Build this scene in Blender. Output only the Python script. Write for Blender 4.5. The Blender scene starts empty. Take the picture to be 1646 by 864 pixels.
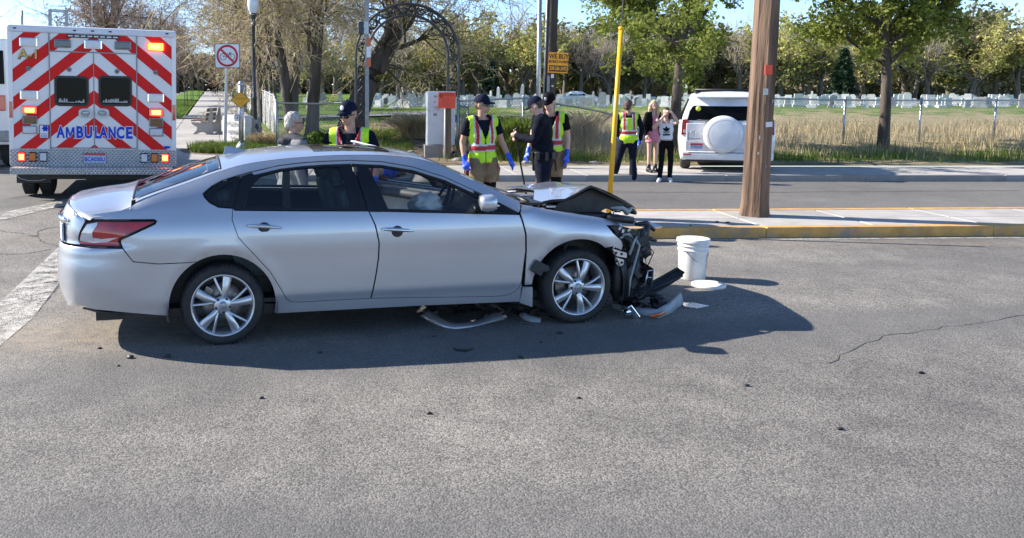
import bpy, bmesh, math, random
import numpy as np
from mathutils import Vector, Matrix, noise
from mathutils.geometry import delaunay_2d_cdt, tessellate_polygon
R = math.radians
S = bpy.context.scene
C = S.collection
random.seed(7)
rng = np.random.default_rng(7)

# ------------------------------------------------------------------ camera
CAM_H = 1.813
FPX = 1355.0
TH = math.atan((306 - 155) / FPX)
cam_d = bpy.data.cameras.new('camera')
cam_d.sensor_width = 36
cam_d.lens = 36 * FPX / 1646
cam_d.shift_x = (823 - 600) / 1646
cam_d.shift_y = -(432 - 306) / 1646
cam_d.clip_end = 2000
cam = bpy.data.objects.new('camera', cam_d)
cam.location = (0, 0, CAM_H)
cam.rotation_euler = (R(90) - TH, 0, 0)
C.objects.link(cam)
S.camera = cam

# ------------------------------------------------------------------ light
SUN = Vector((-1.5, 0.46, 1.0)).normalized()
SUN_EL = math.asin(SUN.z)
SUN_AZ = math.atan2(SUN.x, SUN.y)
wd = bpy.data.worlds.new('World')
S.world = wd
wd.use_nodes = True
nt = wd.node_tree
bg = nt.nodes['Background']
sky = nt.nodes.new('ShaderNodeTexSky')
sky.sky_type = 'NISHITA'
sky.sun_disc = False
sky.sun_elevation = SUN_EL
sky.sun_rotation = SUN_AZ
sky.air_density = 0.62
sky.dust_density = 0.0
sky.ozone_density = 3.0
nt.links.new(sky.outputs[0], bg.inputs[0])
bg.inputs[1].default_value = 0.13
sd = bpy.data.lights.new('sun', 'SUN')
sd.energy = 4.8
sd.angle = R(0.53)
sd.color = (1.0, 0.93, 0.84)
so = bpy.data.objects.new('sun', sd)
so.rotation_euler = (-SUN).to_track_quat('-Z', 'Y').to_euler()
so.location = SUN * 60
C.objects.link(so)
S.view_settings.view_transform = 'Standard'
S.view_settings.look = 'None'
S.view_settings.exposure = 1.2
S.view_settings.gamma = 1
S.cycles.max_bounces = 8
S.cycles.transparent_max_bounces = 24

# ------------------------------------------------------------------ helpers
def at(px, py, Y):
    u = (px - 600) / FPX
    v = (306 - py) / FPX
    d = Vector((u, math.cos(TH) + v * math.sin(TH), -math.sin(TH) + v * math.cos(TH)))
    return Vector((0, 0, CAM_H)) + d * (Y / d.y)

def gnd(px, py, z=0.0):
    u = (px - 600) / FPX
    v = (306 - py) / FPX
    d = Vector((u, math.cos(TH) + v * math.sin(TH), -math.sin(TH) + v * math.cos(TH)))
    return Vector((0, 0, CAM_H)) + d * ((z - CAM_H) / d.z)

def sstep(a, b, x):
    t = np.clip((np.asarray(x, float) - a) / (b - a), 0, 1)
    return t * t * (3 - 2 * t)

def spl(xs, ys):
    """smooth interpolant through points (Hermite, limited tangents)"""
    xs = np.array(xs, float); ys = np.array(ys, float)
    d = np.diff(ys) / np.diff(xs)
    m = np.zeros_like(ys)
    m[0], m[-1] = d[0], d[-1]
    for i in range(1, len(xs) - 1):
        h0, h1 = xs[i] - xs[i - 1], xs[i + 1] - xs[i]
        m[i] = (d[i - 1] * h1 + d[i] * h0) / (h0 + h1)
    def f(x):
        x = np.clip(np.asarray(x, float), xs[0], xs[-1])
        i = np.clip(np.searchsorted(xs, x) - 1, 0, len(xs) - 2)
        h = xs[i + 1] - xs[i]
        t = (x - xs[i]) / h
        return ((2 * t**3 - 3 * t**2 + 1) * ys[i] + (t**3 - 2 * t**2 + t) * h * m[i]
                + (-2 * t**3 + 3 * t**2) * ys[i + 1] + (t**3 - t**2) * h * m[i + 1])
    return f

def link(name, me, parent=None, mats=()):
    o = bpy.data.objects.new(name, me)
    C.objects.link(o)
    for m in (mats if isinstance(mats, (list, tuple)) else [mats]):
        me.materials.append(m)
    if parent: o.parent = parent
    return o

def tag(o, label=None, cat=None, group=None, kind=None):
    if label: o['label'] = label
    if cat: o['category'] = cat
    if group: o['group'] = group
    if kind: o['kind'] = kind
    return o

def thing(name, label, cat, loc=(0, 0, 0), rz=0.0, group=None):
    o = bpy.data.objects.new(name, None)
    o.empty_display_size = 0.2
    C.objects.link(o)
    o.location = loc
    o.rotation_euler = (0, 0, rz)
    return tag(o, label, cat, group)

def copy_tree(o, parent=None, keep=False):
    c = o.copy(); C.objects.link(c)
    if parent: c.parent = parent
    for ch in list(o.children): copy_tree(ch, c)
    return c

class MB:
    """collects shapes; build() links them as ONE mesh object"""
    def __init__(s):
        s.v = []; s.f = []; s.mi = []; s.M = Matrix(); s.m = 0; s.sm = []
        s.smooth = False
    def add(s, vs, fs, smooth=None):
        o = len(s.v)
        s.v += [tuple(s.M @ Vector(p)) for p in vs]
        s.f += [tuple(i + o for i in f) for f in fs]
        s.mi += [s.m] * len(fs)
        s.sm += [s.smooth if smooth is None else smooth] * len(fs)
        return s
    def box(s, c, d, rot=None, bev=0.0):
        x, y, z = d[0] / 2, d[1] / 2, d[2] / 2
        if bev <= 0:
            vs = [Vector((i * x, j * y, k * z)) for k in (-1, 1) for j in (-1, 1) for i in (-1, 1)]
            fs = [(0, 2, 3, 1), (4, 5, 7, 6), (0, 1, 5, 4), (2, 6, 7, 3), (0, 4, 6, 2), (1, 3, 7, 5)]
        else:
            bm = bmesh.new(); bmesh.ops.create_cube(bm, size=1)
            for v in bm.verts: v.co = Vector((v.co.x * d[0], v.co.y * d[1], v.co.z * d[2]))
            bmesh.ops.bevel(bm, geom=bm.edges[:], offset=min(bev, min(d) * .45), segments=2, profile=.6, affect='EDGES')
            bm.verts.index_update()
            vs = [v.co.copy() for v in bm.verts]; fs = [tuple(v.index for v in f.verts) for f in bm.faces]
            bm.free()
        if rot is not None:
            q = rot.to_matrix() if hasattr(rot, 'to_matrix') else rot
            vs = [q @ p for p in vs]
        c = Vector(c)
        return s.add([p + c for p in vs], fs)
    def tube(s, pts, r, n=8, caps=True, flat=1.0, smooth=True):
        pts = [Vector(p) for p in pts]
        if not isinstance(r, (list, tuple)): r = [r] * len(pts)
        vs = []; fs = []
        up = None
        for i, p in enumerate(pts):
            a = pts[max(i - 1, 0)]; b = pts[min(i + 1, len(pts) - 1)]
            t = (b - a)
            t = t.normalized() if t.length > 1e-9 else Vector((0, 0, 1))
            if up is None:
                up = Vector((0, 0, 1)) if abs(t.z) < .9 else Vector((1, 0, 0))
            e1 = (up - t * up.dot(t))
            if e1.length < 1e-6: e1 = t.orthogonal()
            e1.normalize(); up = e1
            e2 = t.cross(e1)
            for k in range(n):
                a_ = 2 * math.pi * k / n
                vs.append(p + e1 * (math.cos(a_) * r[i]) + e2 * (math.sin(a_) * r[i] * flat))
        for i in range(len(pts) - 1):
            for k in range(n):
                k2 = (k + 1) % n
                fs.append((i * n + k, i * n + k2, (i + 1) * n + k2, (i + 1) * n + k))
        s.add(vs, fs, smooth)
        if caps:
            o = len(s.v) - len(vs)
            s.f.append(tuple(o + k for k in reversed(range(n)))); s.mi.append(s.m); s.sm.append(False)
            s.f.append(tuple(o + (len(pts) - 1) * n + k for k in range(n))); s.mi.append(s.m); s.sm.append(False)
        return s
    def lathe(s, prof, n=24, c=(0, 0, 0), axis='Z', closed=False, smooth=True, a0=0.0, a1=2 * math.pi):
        """prof: (r, h) pairs"""
        full = abs(a1 - a0 - 2 * math.pi) < 1e-6
        cols = n if full else n + 1
        vs = []; fs = []
        for (r, h) in prof:
            for k in range(cols):
                a = a0 + (a1 - a0) * k / n
                p = (r * math.cos(a), r * math.sin(a), h)
                if axis == 'Y': p = (p[0], p[2], p[1])
                if axis == 'X': p = (p[2], p[0], p[1])
                vs.append(Vector(p) + Vector(c))
        m = len(prof)
        for i in range(m if closed else m - 1):
            j = (i + 1) % m
            for k in range(n):
                k2 = (k + 1) % cols
                q = (i * cols + k, i * cols + k2, j * cols + k2, j * cols + k)
                fs.append(q if axis != 'Y' else q[::-1])
        return s.add(vs, fs, smooth)
    def prism(s, poly, h0, h1, ax='Y', smooth=False):
        """poly in 2-D, extruded; ax='Y': poly is (x,z); 'Z': (x,y); 'X': (y,z)"""
        n = len(poly)
        def P(p, h):
            if ax == 'Y': return Vector((p[0], h, p[1]))
            if ax == 'Z': return Vector((p[0], p[1], h))
            return Vector((h, p[0], p[1]))
        vs = [P(p, h0) for p in poly] + [P(p, h1) for p in poly]
        tri = tessellate_polygon([[Vector((p[0], p[1], 0)) for p in poly]])
        fs = [tuple(t) for t in tri] + [tuple(i + n for i in reversed(t)) for t in tri]
        fs += [(i, (i + 1) % n, n + (i + 1) % n, n + i) for i in range(n)]
        return s.add(vs, fs, smooth)
    def ell(s, c, r, rot=None, nu=14, nv=9):
        vs = [Vector((0, 0, -1))]; fs = []
        for j in range(1, nv):
            t = math.pi * j / nv
            for i in range(nu):
                a = 2 * math.pi * i / nu
                vs.append(Vector((math.sin(t) * math.cos(a), math.sin(t) * math.sin(a), -math.cos(t))))
        vs.append(Vector((0, 0, 1)))
        for i in range(nu):
            i2 = (i + 1) % nu
            fs.append((0, 1 + i2, 1 + i))
            for j in range(nv - 2):
                a = 1 + j * nu
                fs.append((a + i, a + i2, a + nu + i2, a + nu + i))
            a = 1 + (nv - 2) * nu
            fs.append((a + i, a + i2, len(vs) - 1))
        q = rot.to_matrix() if rot is not None and hasattr(rot, 'to_matrix') else rot
        vs = [Vector((p.x * r[0], p.y * r[1], p.z * r[2])) for p in vs]
        if q is not None: vs = [q @ p for p in vs]
        c = Vector(c)
        return s.add([p + c for p in vs], fs, True)
    def mesh(s, name, fix=True):
        me = bpy.data.meshes.new(name)
        me.from_pydata(s.v, [], s.f)
        me.polygons.foreach_set('material_index', s.mi)
        me.polygons.foreach_set('use_smooth', s.sm)
        if fix:
            bm = bmesh.new(); bm.from_mesh(me)
            bmesh.ops.recalc_face_normals(bm, faces=bm.faces[:])
            bm.to_mesh(me); bm.free()
        me.update()
        return me
    def build(s, name, mats, parent=None, fix=True):
        return link(name, s.mesh(name, fix), parent, mats)

def np_mesh(name, V, F, mat_i=None, smooth=False):
    """V (n,3), F (m,k) numpy -> mesh, fast"""
    me = bpy.data.meshes.new(name)
    V = np.ascontiguousarray(V, np.float32); F = np.ascontiguousarray(F, np.int32)
    m, k = F.shape
    me.vertices.add(len(V)); me.vertices.foreach_set('co', V.ravel())
    me.loops.add(m * k); me.loops.foreach_set('vertex_index', F.ravel())
    me.polygons.add(m); me.polygons.foreach_set('loop_start', np.arange(0, m * k, k, dtype=np.int32))
    if mat_i is not None: me.polygons.foreach_set('material_index', np.ascontiguousarray(mat_i, np.int32))
    me.polygons.foreach_set('use_smooth', np.full(m, smooth))
    me.update(calc_edges=True)
    return me

def rotz(a): return Matrix.Rotation(a, 4, 'Z')
def rotx(a): return Matrix.Rotation(a, 4, 'X')
def roty(a): return Matrix.Rotation(a, 4, 'Y')
def tr(x, y, z): return Matrix.Translation((x, y, z))

def text_mesh(txt, size, mat, parent, name='lettering', loc=(0, 0, 0), rot=(R(90), 0, 0), ext=0.003, sx=1.0, bold=0.0, align='CENTER', space=1.0, width=None):
    cu = bpy.data.curves.new('lettering', 'FONT')
    cu.body = txt; cu.size = size; cu.align_x = align; cu.align_y = 'CENTER'
    cu.extrude = ext; cu.offset = bold; cu.space_character = space
    cu.resolution_u = 3
    ob = bpy.data.objects.new('lettering', cu)
    C.objects.link(ob)
    dg = bpy.context.evaluated_depsgraph_get()
    me = bpy.data.meshes.new_from_object(ob.evaluated_get(dg))
    bpy.data.objects.remove(ob)
    me.materials.clear()
    if width:
        xs = [v.co.x for v in me.vertices]; sx = width / (max(xs) - min(xs))
    o = link(name, me, parent, mat)
    o.location = loc; o.rotation_euler = rot; o.scale = (sx, 1, 1)
    return o

# ------------------------------------------------------------------ materials
def _n(t, kind, x=0, y=0, **k):
    n = t.nodes.new(kind)
    for a, b in k.items(): setattr(n, a, b)
    return n

def pm(name, col, rough=.6, metal=0., var=.12, scale=8., bump=0., bscale=60., coat=0., spec=.5, emit=None, estr=0., trans=None, dirt=None, dscale=2.5, damt=.5, sub=0, detail=5., obj=True):
    """principled material with a noise-varied base colour, optional dirt and fine bump"""
    m = bpy.data.materials.new(name); m.use_nodes = True
    t = m.node_tree; b = t.nodes['Principled BSDF']
    b.inputs['Roughness'].default_value = rough
    b.inputs['Metallic'].default_value = metal
    b.inputs['Specular IOR Level'].default_value = spec
    if coat: b.inputs['Coat Weight'].default_value = coat; b.inputs['Coat Roughness'].default_value = .05
    tc = _n(t, 'ShaderNodeTexCoord')
    n1 = _n(t, 'ShaderNodeTexNoise'); n1.inputs['Scale'].default_value = scale; n1.inputs['Detail'].default_value = detail
    t.links.new(tc.outputs['Object'], n1.inputs['Vector'])
    r = _n(t, 'ShaderNodeValToRGB')
    r.color_ramp.elements[0].position = .32; r.color_ramp.elements[1].position = .68
    c0 = [max(0, c * (1 - var)) for c in col]; c1 = [min(1, c * (1 + var)) for c in col]
    r.color_ramp.elements[0].color = (*c0, 1); r.color_ramp.elements[1].color = (*c1, 1)
    t.links.new(n1.outputs['Fac'], r.inputs['Fac'])
    out = r.outputs['Color']
    if dirt:
        n2 = _n(t, 'ShaderNodeTexNoise'); n2.inputs['Scale'].default_value = dscale; n2.inputs['Detail'].default_value = 8; n2.inputs['Roughness'].default_value = .65
        t.links.new(tc.outputs['Object'], n2.inputs['Vector'])
        r2 = _n(t, 'ShaderNodeValToRGB'); r2.color_ramp.elements[0].position = .48; r2.color_ramp.elements[1].position = .72
        r2.color_ramp.elements[0].color = (0, 0, 0, 1); r2.color_ramp.elements[1].color = (damt, damt, damt, 1)
        t.links.new(n2.outputs['Fac'], r2.inputs['Fac'])
        mx = _n(t, 'ShaderNodeMix', data_type='RGBA')
        t.links.new(r2.outputs['Color'], mx.inputs[0]); t.links.new(out, mx.inputs[6]); mx.inputs[7].default_value = (*dirt, 1)
        out = mx.outputs[2]
    t.links.new(out, b.inputs['Base Color'])
    if bump:
        n3 = _n(t, 'ShaderNodeTexNoise'); n3.inputs['Scale'].default_value = bscale; n3.inputs['Detail'].default_value = 4
        t.links.new(tc.outputs['Object'], n3.inputs['Vector'])
        bp = _n(t, 'ShaderNodeBump'); bp.inputs['Strength'].default_value = bump; bp.inputs['Distance'].default_value = .02
        t.links.new(n3.outputs['Fac'], bp.inputs['Height']); t.links.new(bp.outputs[0], b.inputs['Normal'])
    if emit:
        b.inputs['Emission Color'].default_value = (*emit, 1); b.inputs['Emission Strength'].default_value = estr
    return m

def glass(name, tint=(.75, .82, .82), rough=.0, refl=1.0):
    m = bpy.data.materials.new(name); m.use_nodes = True
    t = m.node_tree; t.nodes.remove(t.nodes['Principled BSDF'])
    o = t.nodes['Material Output']
    tp = _n(t, 'ShaderNodeBsdfTransparent'); tp.inputs[0].default_value = (*tint, 1)
    gl = _n(t, 'ShaderNodeBsdfGlossy'); gl.inputs['Roughness'].default_value = rough; gl.inputs[0].default_value = (refl, refl, refl, 1)
    fr = _n(t, 'ShaderNodeFresnel'); fr.inputs[0].default_value = 1.5
    mx = _n(t, 'ShaderNodeMixShader')
    t.links.new(fr.outputs[0], mx.inputs[0]); t.links.new(tp.outputs[0], mx.inputs[1]); t.links.new(gl.outputs[0], mx.inputs[2])
    t.links.new(mx.outputs[0], o.inputs[0])
    return m

def leafmat(name, col, var=.35, scale=1.3, trans=.3, rough=.6):
    m = bpy.data.materials.new(name); m.use_nodes = True
    t = m.node_tree; b = t.nodes['Principled BSDF']; o = t.nodes['Material Output']
    tc = _n(t, 'ShaderNodeTexCoord')
    n1 = _n(t, 'ShaderNodeTexNoise'); n1.inputs['Scale'].default_value = scale; n1.inputs['Detail'].default_value = 6
    t.links.new(tc.outputs['Object'], n1.inputs['Vector'])
    r = _n(t, 'ShaderNodeValToRGB'); r.color_ramp.elements[0].position = .3; r.color_ramp.elements[1].position = .7
    r.color_ramp.elements[0].color = (*[c * (1 - var) for c in col], 1); r.color_ramp.elements[1].color = (*[min(1, c * (1 + var)) for c in col], 1)
    t.links.new(n1.outputs['Fac'], r.inputs['Fac']); t.links.new(r.outputs[0], b.inputs['Base Color'])
    b.inputs['Roughness'].default_value = rough; b.inputs['Specular IOR Level'].default_value = .25
    tl = _n(t, 'ShaderNodeBsdfTranslucent'); t.links.new(r.outputs[0], tl.inputs[0])
    mx = _n(t, 'ShaderNodeMixShader'); mx.inputs[0].default_value = trans
    t.links.new(b.outputs[0], mx.inputs[1]); t.links.new(tl.outputs[0], mx.inputs[2]); t.links.new(mx.outputs[0], o.inputs[0])
    return m

M = {}
M['black'] = pm('black_plastic', (.014, .014, .015), .45, var=.3, scale=20)
M['blackgloss'] = pm('black_gloss_trim', (.008, .008, .009), .12, var=.2, scale=10)
M['rubber'] = pm('tyre_rubber', (.022, .022, .023), .75, var=.25, scale=30, bump=.3, bscale=90, dirt=(.07, .062, .05), dscale=6, damt=.5)
M['chrome'] = pm('chrome', (.78, .78, .8), .08, 1., var=.03)
M['steel'] = pm('galvanised_steel', (.42, .44, .46), .42, .85, var=.14, scale=14)
M['steeld'] = pm('dull_grey_metal', (.27, .28, .29), .5, .6, var=.15, scale=14)
M['white'] = pm('white_paint', (.74, .74, .75), .3, var=.04, scale=6, coat=.4)
M['whitep'] = pm('white_plastic', (.74, .74, .72), .42, var=.05, scale=7, dirt=(.45, .43, .4), dscale=9, damt=.35)
M['darkglass'] = pm('dark_glass', (.004, .0045, .005), .08, var=.1, spec=.08)
M['darkpaint'] = pm('dark_iron_paint', (.032, .034, .037), .42, var=.25, scale=25)
# ------------------------------------------------------------------ ground
def path_edge(y): return -2.86 - .187 * (np.asarray(y, float) - 25)
def base_z(x, y):
    return .17 * sstep(8.5, 13.5, y) * sstep(-1.4, -3.8, x)
def terr(x, y):
    x = np.asarray(x, float); y = np.asarray(y, float)
    off = x - path_edge(y)
    zl = .15 + .022 * np.minimum(y - 20, 170) + .13
    zr = .13 + .97 * sstep(20.3, 42, y) + .004 * np.maximum(y - 100, 0) + .30 * np.exp(-((y - 26.5) / 2.6) ** 2) * sstep(3.2, 6, x)
    w = sstep(-1.0, 4.5 + .35 * np.maximum(y - 26, 0), off) * sstep(20, 24, y)
    zl = np.where(y < 26, .13 + (zl - .13) * sstep(18, 26, y) + .17 * (1 - sstep(18, 26, y)) * sstep(-1.4, -3.8, x), zl)
    zr = np.where(y < 20.4, .13 + .17 * sstep(-1.4, -3.8, x) * 1.0, zr)
    return zl * (1 - w) + zr * w
def tz(x, y): return float(terr(x, y))

def asphalt_mat():
    m = bpy.data.materials.new('asphalt'); m.use_nodes = True
    t = m.node_tree; b = t.nodes['Principled BSDF']
    tc = _n(t, 'ShaderNodeTexCoord'); V = tc.outputs['Object']
    def noi(sc, det=5, ro=.55):
        n = _n(t, 'ShaderNodeTexNoise'); n.inputs['Scale'].default_value = sc; n.inputs['Detail'].default_value = det; n.inputs['Roughness'].default_value = ro
        t.links.new(V, n.inputs['Vector']); return n.outputs['Fac']
    def ramp(src, p0, p1, c0, c1):
        r = _n(t, 'ShaderNodeValToRGB'); r.color_ramp.elements[0].position = p0; r.color_ramp.elements[1].position = p1
        r.color_ramp.elements[0].color = (*c0, 1); r.color_ramp.elements[1].color = (*c1, 1)
        t.links.new(src, r.inputs['Fac']); return r.outputs['Color']
    def mix(f, a, bb, mode='MIX'):
        x = _n(t, 'ShaderNodeMix', data_type='RGBA', blend_type=mode)
        if isinstance(f, float): x.inputs[0].default_value = f
        else: t.links.new(f, x.inputs[0])
        for i, s in ((6, a), (7, bb)):
            if isinstance(s, tuple): x.inputs[i].default_value = (*s, 1)
            else: t.links.new(s, x.inputs[i])
        return x.outputs[2]
    vo = _n(t, 'ShaderNodeTexVoronoi'); vo.inputs['Scale'].default_value = 105; vo.inputs['Randomness'].default_value = 1
    t.links.new(V, vo.inputs['Vector'])
    sep = _n(t, 'ShaderNodeSeparateColor'); t.links.new(vo.outputs['Color'], sep.inputs[0])
    agg = ramp(sep.outputs[0], .1, .95, (.115, .109, .10), (.30, .28, .252))
    big = ramp(noi(.33, 6), .3, .7, (.66, .66, .67), (1.16, 1.15, 1.13))
    mid = ramp(noi(2.6, 7, .65), .3, .75, (.74, .74, .74), (1.18, 1.17, 1.15))
    c = mix(1.0, agg, big, 'MULTIPLY'); c = mix(1.0, c, mid, 'MULTIPLY')
    at_ = _n(t, 'ShaderNodeAttribute', attribute_name='mask')
    sp = _n(t, 'ShaderNodeSeparateColor'); t.links.new(at_.outputs['Color'], sp.inputs[0])
    # sand washed over the stones
    ms = _n(t, 'ShaderNodeMath', operation='MULTIPLY'); t.links.new(sp.outputs[0], ms.inputs[0])
    nn = ramp(noi(9, 8, .7), .35, .62, (0, 0, 0), (1, 1, 1)); t.links.new(nn, ms.inputs[1])
    c = mix(ms.outputs[0], c, (.27, .225, .172))
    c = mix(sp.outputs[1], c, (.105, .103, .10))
    # dark spots of oil
    oil = ramp(noi(1.7, 3), .72, .8, (0, 0, 0), (.55, .55, .55)); c = mix(oil, c, (.045, .043, .042))
    t.links.new(c, b.inputs['Base Color']); b.inputs['Roughness'].default_value = .85; b.inputs['Specular IOR Level'].default_value = .3
    bp = _n(t, 'ShaderNodeBump'); bp.inputs['Strength'].default_value = .42; bp.inputs['Distance'].default_value = .008
    t.links.new(vo.outputs['Distance'], bp.inputs['Height']); bp.invert = True
    t.links.new(bp.outputs[0], b.inputs['Normal'])
    return m
M['asphalt'] = asphalt_mat()

def grid_sheet(name, xs, ys, zf, mat, attr=None, kind='structure'):
    X, Y = np.meshgrid(xs, ys); Z = zf(X, Y)
    V = np.stack([X, Y, Z], -1).reshape(-1, 3)
    nx, ny = len(xs), len(ys)
    i = (np.arange(ny - 1)[:, None] * nx + np.arange(nx - 1)[None, :]).ravel()
    F = np.stack([i, i + 1, i + nx + 1, i + nx], 1)
    me = np_mesh(name, V, F, smooth=True)
    if attr:
        col = attr(X.ravel(), Y.ravel())
        a = me.color_attributes.new('mask', 'FLOAT_COLOR', 'POINT')
        a.data.foreach_set('color', np.ascontiguousarray(np.concatenate([col, np.ones((len(col), 1))], 1), np.float32).ravel())
    o = link(name, me, None, mat)
    if kind: o['kind'] = kind
    return o

def road_mask(x, y):
    g = lambda cx, cy, sx, sy: np.exp(-((x - cx) / sx) ** 2 - ((y - cy) / sy) ** 2)
    sand = .8 * g(-1.75, 6.35, 1.25, .38) + .6 * g(-3.0, 6.2, 1.5, .5) + .6 * g(-1.2, 6.9, .9, .5) + .5 * g(2.4, 6.9, .8, .3) + .45 * np.exp(-((y - 10.3) / .25) ** 2)
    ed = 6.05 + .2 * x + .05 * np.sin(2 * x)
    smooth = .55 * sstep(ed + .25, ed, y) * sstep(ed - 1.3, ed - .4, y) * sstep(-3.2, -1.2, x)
    far = .5 * sstep(12.2, 12.6, y) + .55 * np.exp(-((y - 3.3 - .03 * x + .05 * np.sin(1.3 * x)) / .42) ** 2) + .45 * np.exp(-((y - 1.7 - .03 * x) / .4) ** 2) + .3 * np.exp(-((y - 8.6 - .04 * x) / .5) ** 2) * (x > 3)
    return np.clip(np.stack([sand, smooth + far, 0 * x], 1), 0, 1)
xs = np.concatenate([np.linspace(-260, -12, 24), np.arange(-11.5, 12, .14), np.linspace(12.5, 160, 24)])
ys = np.concatenate([np.linspace(-60, 1, 14), np.arange(1.2, 18.2, .14), [18.3]])
grid_sheet('road', xs, ys, base_z, M['asphalt'], road_mask)
# the street that runs away to the left of the path
def street_xy():
    ys = np.array([18.3, 22, 26, 30, 36, 44, 54, 66, 80, 100, 130, 170])
    V = []; F = []
    for y in ys:
        e = float(path_edge(y)) - 5.9
        for k in range(5):
            x = e - 13 * k / 4 if y > 19 else -7.5 - 15 * k / 4
            V.append((x, y, (float(terr(x, y)) - .14) if y > 18.5 else base_z(x, y)))
    n = len(ys)
    for j in range(n - 1):
        for k in range(4):
            a = j * 5 + k
            F.append((a, a + 5, a + 6, a + 1))
    return np.array(V), np.array(F)
V, F = street_xy()
o = link('street', np_mesh('street', V, F, smooth=True), None, M['asphalt']); o['kind'] = 'structure'

def verge_mat():
    m = bpy.data.materials.new('verge_ground'); m.use_nodes = True
    t = m.node_tree; b = t.nodes['Principled BSDF']
    tc = _n(t, 'ShaderNodeTexCoord'); V = tc.outputs['Object']
    def noi(sc, det=6, ro=.6):
        n = _n(t, 'ShaderNodeTexNoise'); n.inputs['Scale'].default_value = sc; n.inputs['Detail'].default_value = det; n.inputs['Roughness'].default_value = ro
        t.links.new(V, n.inputs['Vector']); return n.outputs['Fac']
    def ramp(src, p0, p1, c0, c1):
        r = _n(t, 'ShaderNodeValToRGB'); r.color_ramp.elements[0].position = p0; r.color_ramp.elements[1].position = p1
        r.color_ramp.elements[0].color = (*c0, 1); r.color_ramp.elements[1].color = (*c1, 1)
        t.links.new(src, r.inputs['Fac']); return r.outputs['Color']
    def mix(f, a, bb):
        x = _n(t, 'ShaderNodeMix', data_type='RGBA'); t.links.new(f, x.inputs[0]); t.links.new(a, x.inputs[6]); t.links.new(bb, x.inputs[7]); return x.outputs[2]
    grass = ramp(noi(3.1), .3, .7, (.055, .11, .016), (.17, .24, .045))
    straw = ramp(noi(4.7), .3, .7, (.23, .185, .10), (.42, .35, .21))
    dirt = ramp(noi(6, 8), .3, .7, (.12, .09, .06), (.27, .215, .15))
    at_ = _n(t, 'ShaderNodeAttribute', attribute_name='mask'); sp = _n(t, 'ShaderNodeSeparateColor'); t.links.new(at_.outputs['Color'], sp.inputs[0])
    def soft(ch, sc):
        ad = _n(t, 'ShaderNodeMath', operation='ADD'); t.links.new(sp.outputs[ch], ad.inputs[0])
        mm = _n(t, 'ShaderNodeMath', operation='MULTIPLY_ADD'); t.links.new(noi(sc, 7), mm.inputs[0]); mm.inputs[1].default_value = 1.3; mm.inputs[2].default_value = -.65
        t.links.new(mm.outputs[0], ad.inputs[1])
        return ramp(ad.outputs[0], .4, .6, (0, 0, 0), (1, 1, 1))
    c = mix(soft(0, 1.1), straw, grass)
    c = mix(soft(1, 1.7), c, dirt)
    t.links.new(c, b.inputs['Base Color']); b.inputs['Roughness'].default_value = .95; b.inputs['Specular IOR Level'].default_value = .1
    bp = _n(t, 'ShaderNodeBump'); bp.inputs['Strength'].default_value = .8; bp.inputs['Distance'].default_value = .06
    t.links.new(noi(22), bp.inputs['Height']); t.links.new(bp.outputs[0], b.inputs['Normal'])
    return m
M['verge'] = verge_mat()
M['lawn'] = pm('lawn', (.10, .19, .03), .95, var=.4, scale=2.2, bump=.6, bscale=40, spec=.1, dirt=(.22, .19, .09), dscale=.7, damt=.55)
def verge_mask(x, y):
    off = x - path_edge(y)
    green = .35 + .75 * sstep(36, 40, y) * (1 - .75 * sstep(3.5, 7, x) * sstep(58, 50, y)) + .25 * np.exp(-((y - 22.6) / .9) ** 2) - .35 * np.exp(-((y - 29) / 3.5) ** 2) * sstep(2, 4, x)
    green += .7 * sstep(3, 0, off) * sstep(28, 24, y) + .25 * sstep(2, -1, x)
    dirt = .9 * np.exp(-((y - 20.4) / .75) ** 2) * sstep(-1, 2, x)
    tr_ = x - (.95 + .03 * (y - 23))
    dirt += 1.05 * np.exp(-(tr_ / 1.25) ** 2) * sstep(20, 21.5, y) * sstep(40, 34, y)
    dirt += .5 * np.exp(-(off / .5) ** 2) * (y < 40)
    return np.clip(np.stack([green, dirt, 0 * x], 1), 0, 1)
def verge_sheet():
    ys = np.concatenate([np.arange(20.35, 44, .35), np.arange(44.5, 110, 2.5), np.linspace(115, 1500, 12)])
    us = np.concatenate([np.arange(0, 26, .35), np.linspace(26.5, 70, 14), np.linspace(80, 900, 10)])
    U, Y = np.meshgrid(us, ys)
    X = path_edge(Y) + U
    Z = terr(X, Y) - .012 + .035 * np.sin(3.1 * X + 1.7 * Y) * np.sin(2.3 * Y - X) * sstep(21, 23, Y)
    V = np.stack([X, Y, Z], -1).reshape(-1, 3); nx, ny = len(us), len(ys)
    i = (np.arange(ny - 1)[:, None] * nx + np.arange(nx - 1)[None, :]).ravel()
    me = np_mesh('verge', V, np.stack([i, i + 1, i + nx + 1, i + nx], 1), smooth=True)
    col = verge_mask(X.ravel(), Y.ravel())
    a = me.color_attributes.new('mask', 'FLOAT_COLOR', 'POINT')
    a.data.foreach_set('color', np.ascontiguousarray(np.concatenate([col, np.ones((len(col), 1))], 1), np.float32).ravel())
    o = link('ground', me, None, M['verge']); o['kind'] = 'structure'
verge_sheet()
# land left of the street, out to the horizon
grid_sheet('terrain', np.concatenate([np.linspace(-900, -70, 8), np.linspace(-60, 0, 14)]), np.concatenate([np.linspace(18.6, 60, 10), np.linspace(70, 1500, 12)]),
           lambda x, y: .022 * np.clip(y - 20, 0, 200) + .004 * np.maximum(y - 220, 0) - .14, M['lawn'])

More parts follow.
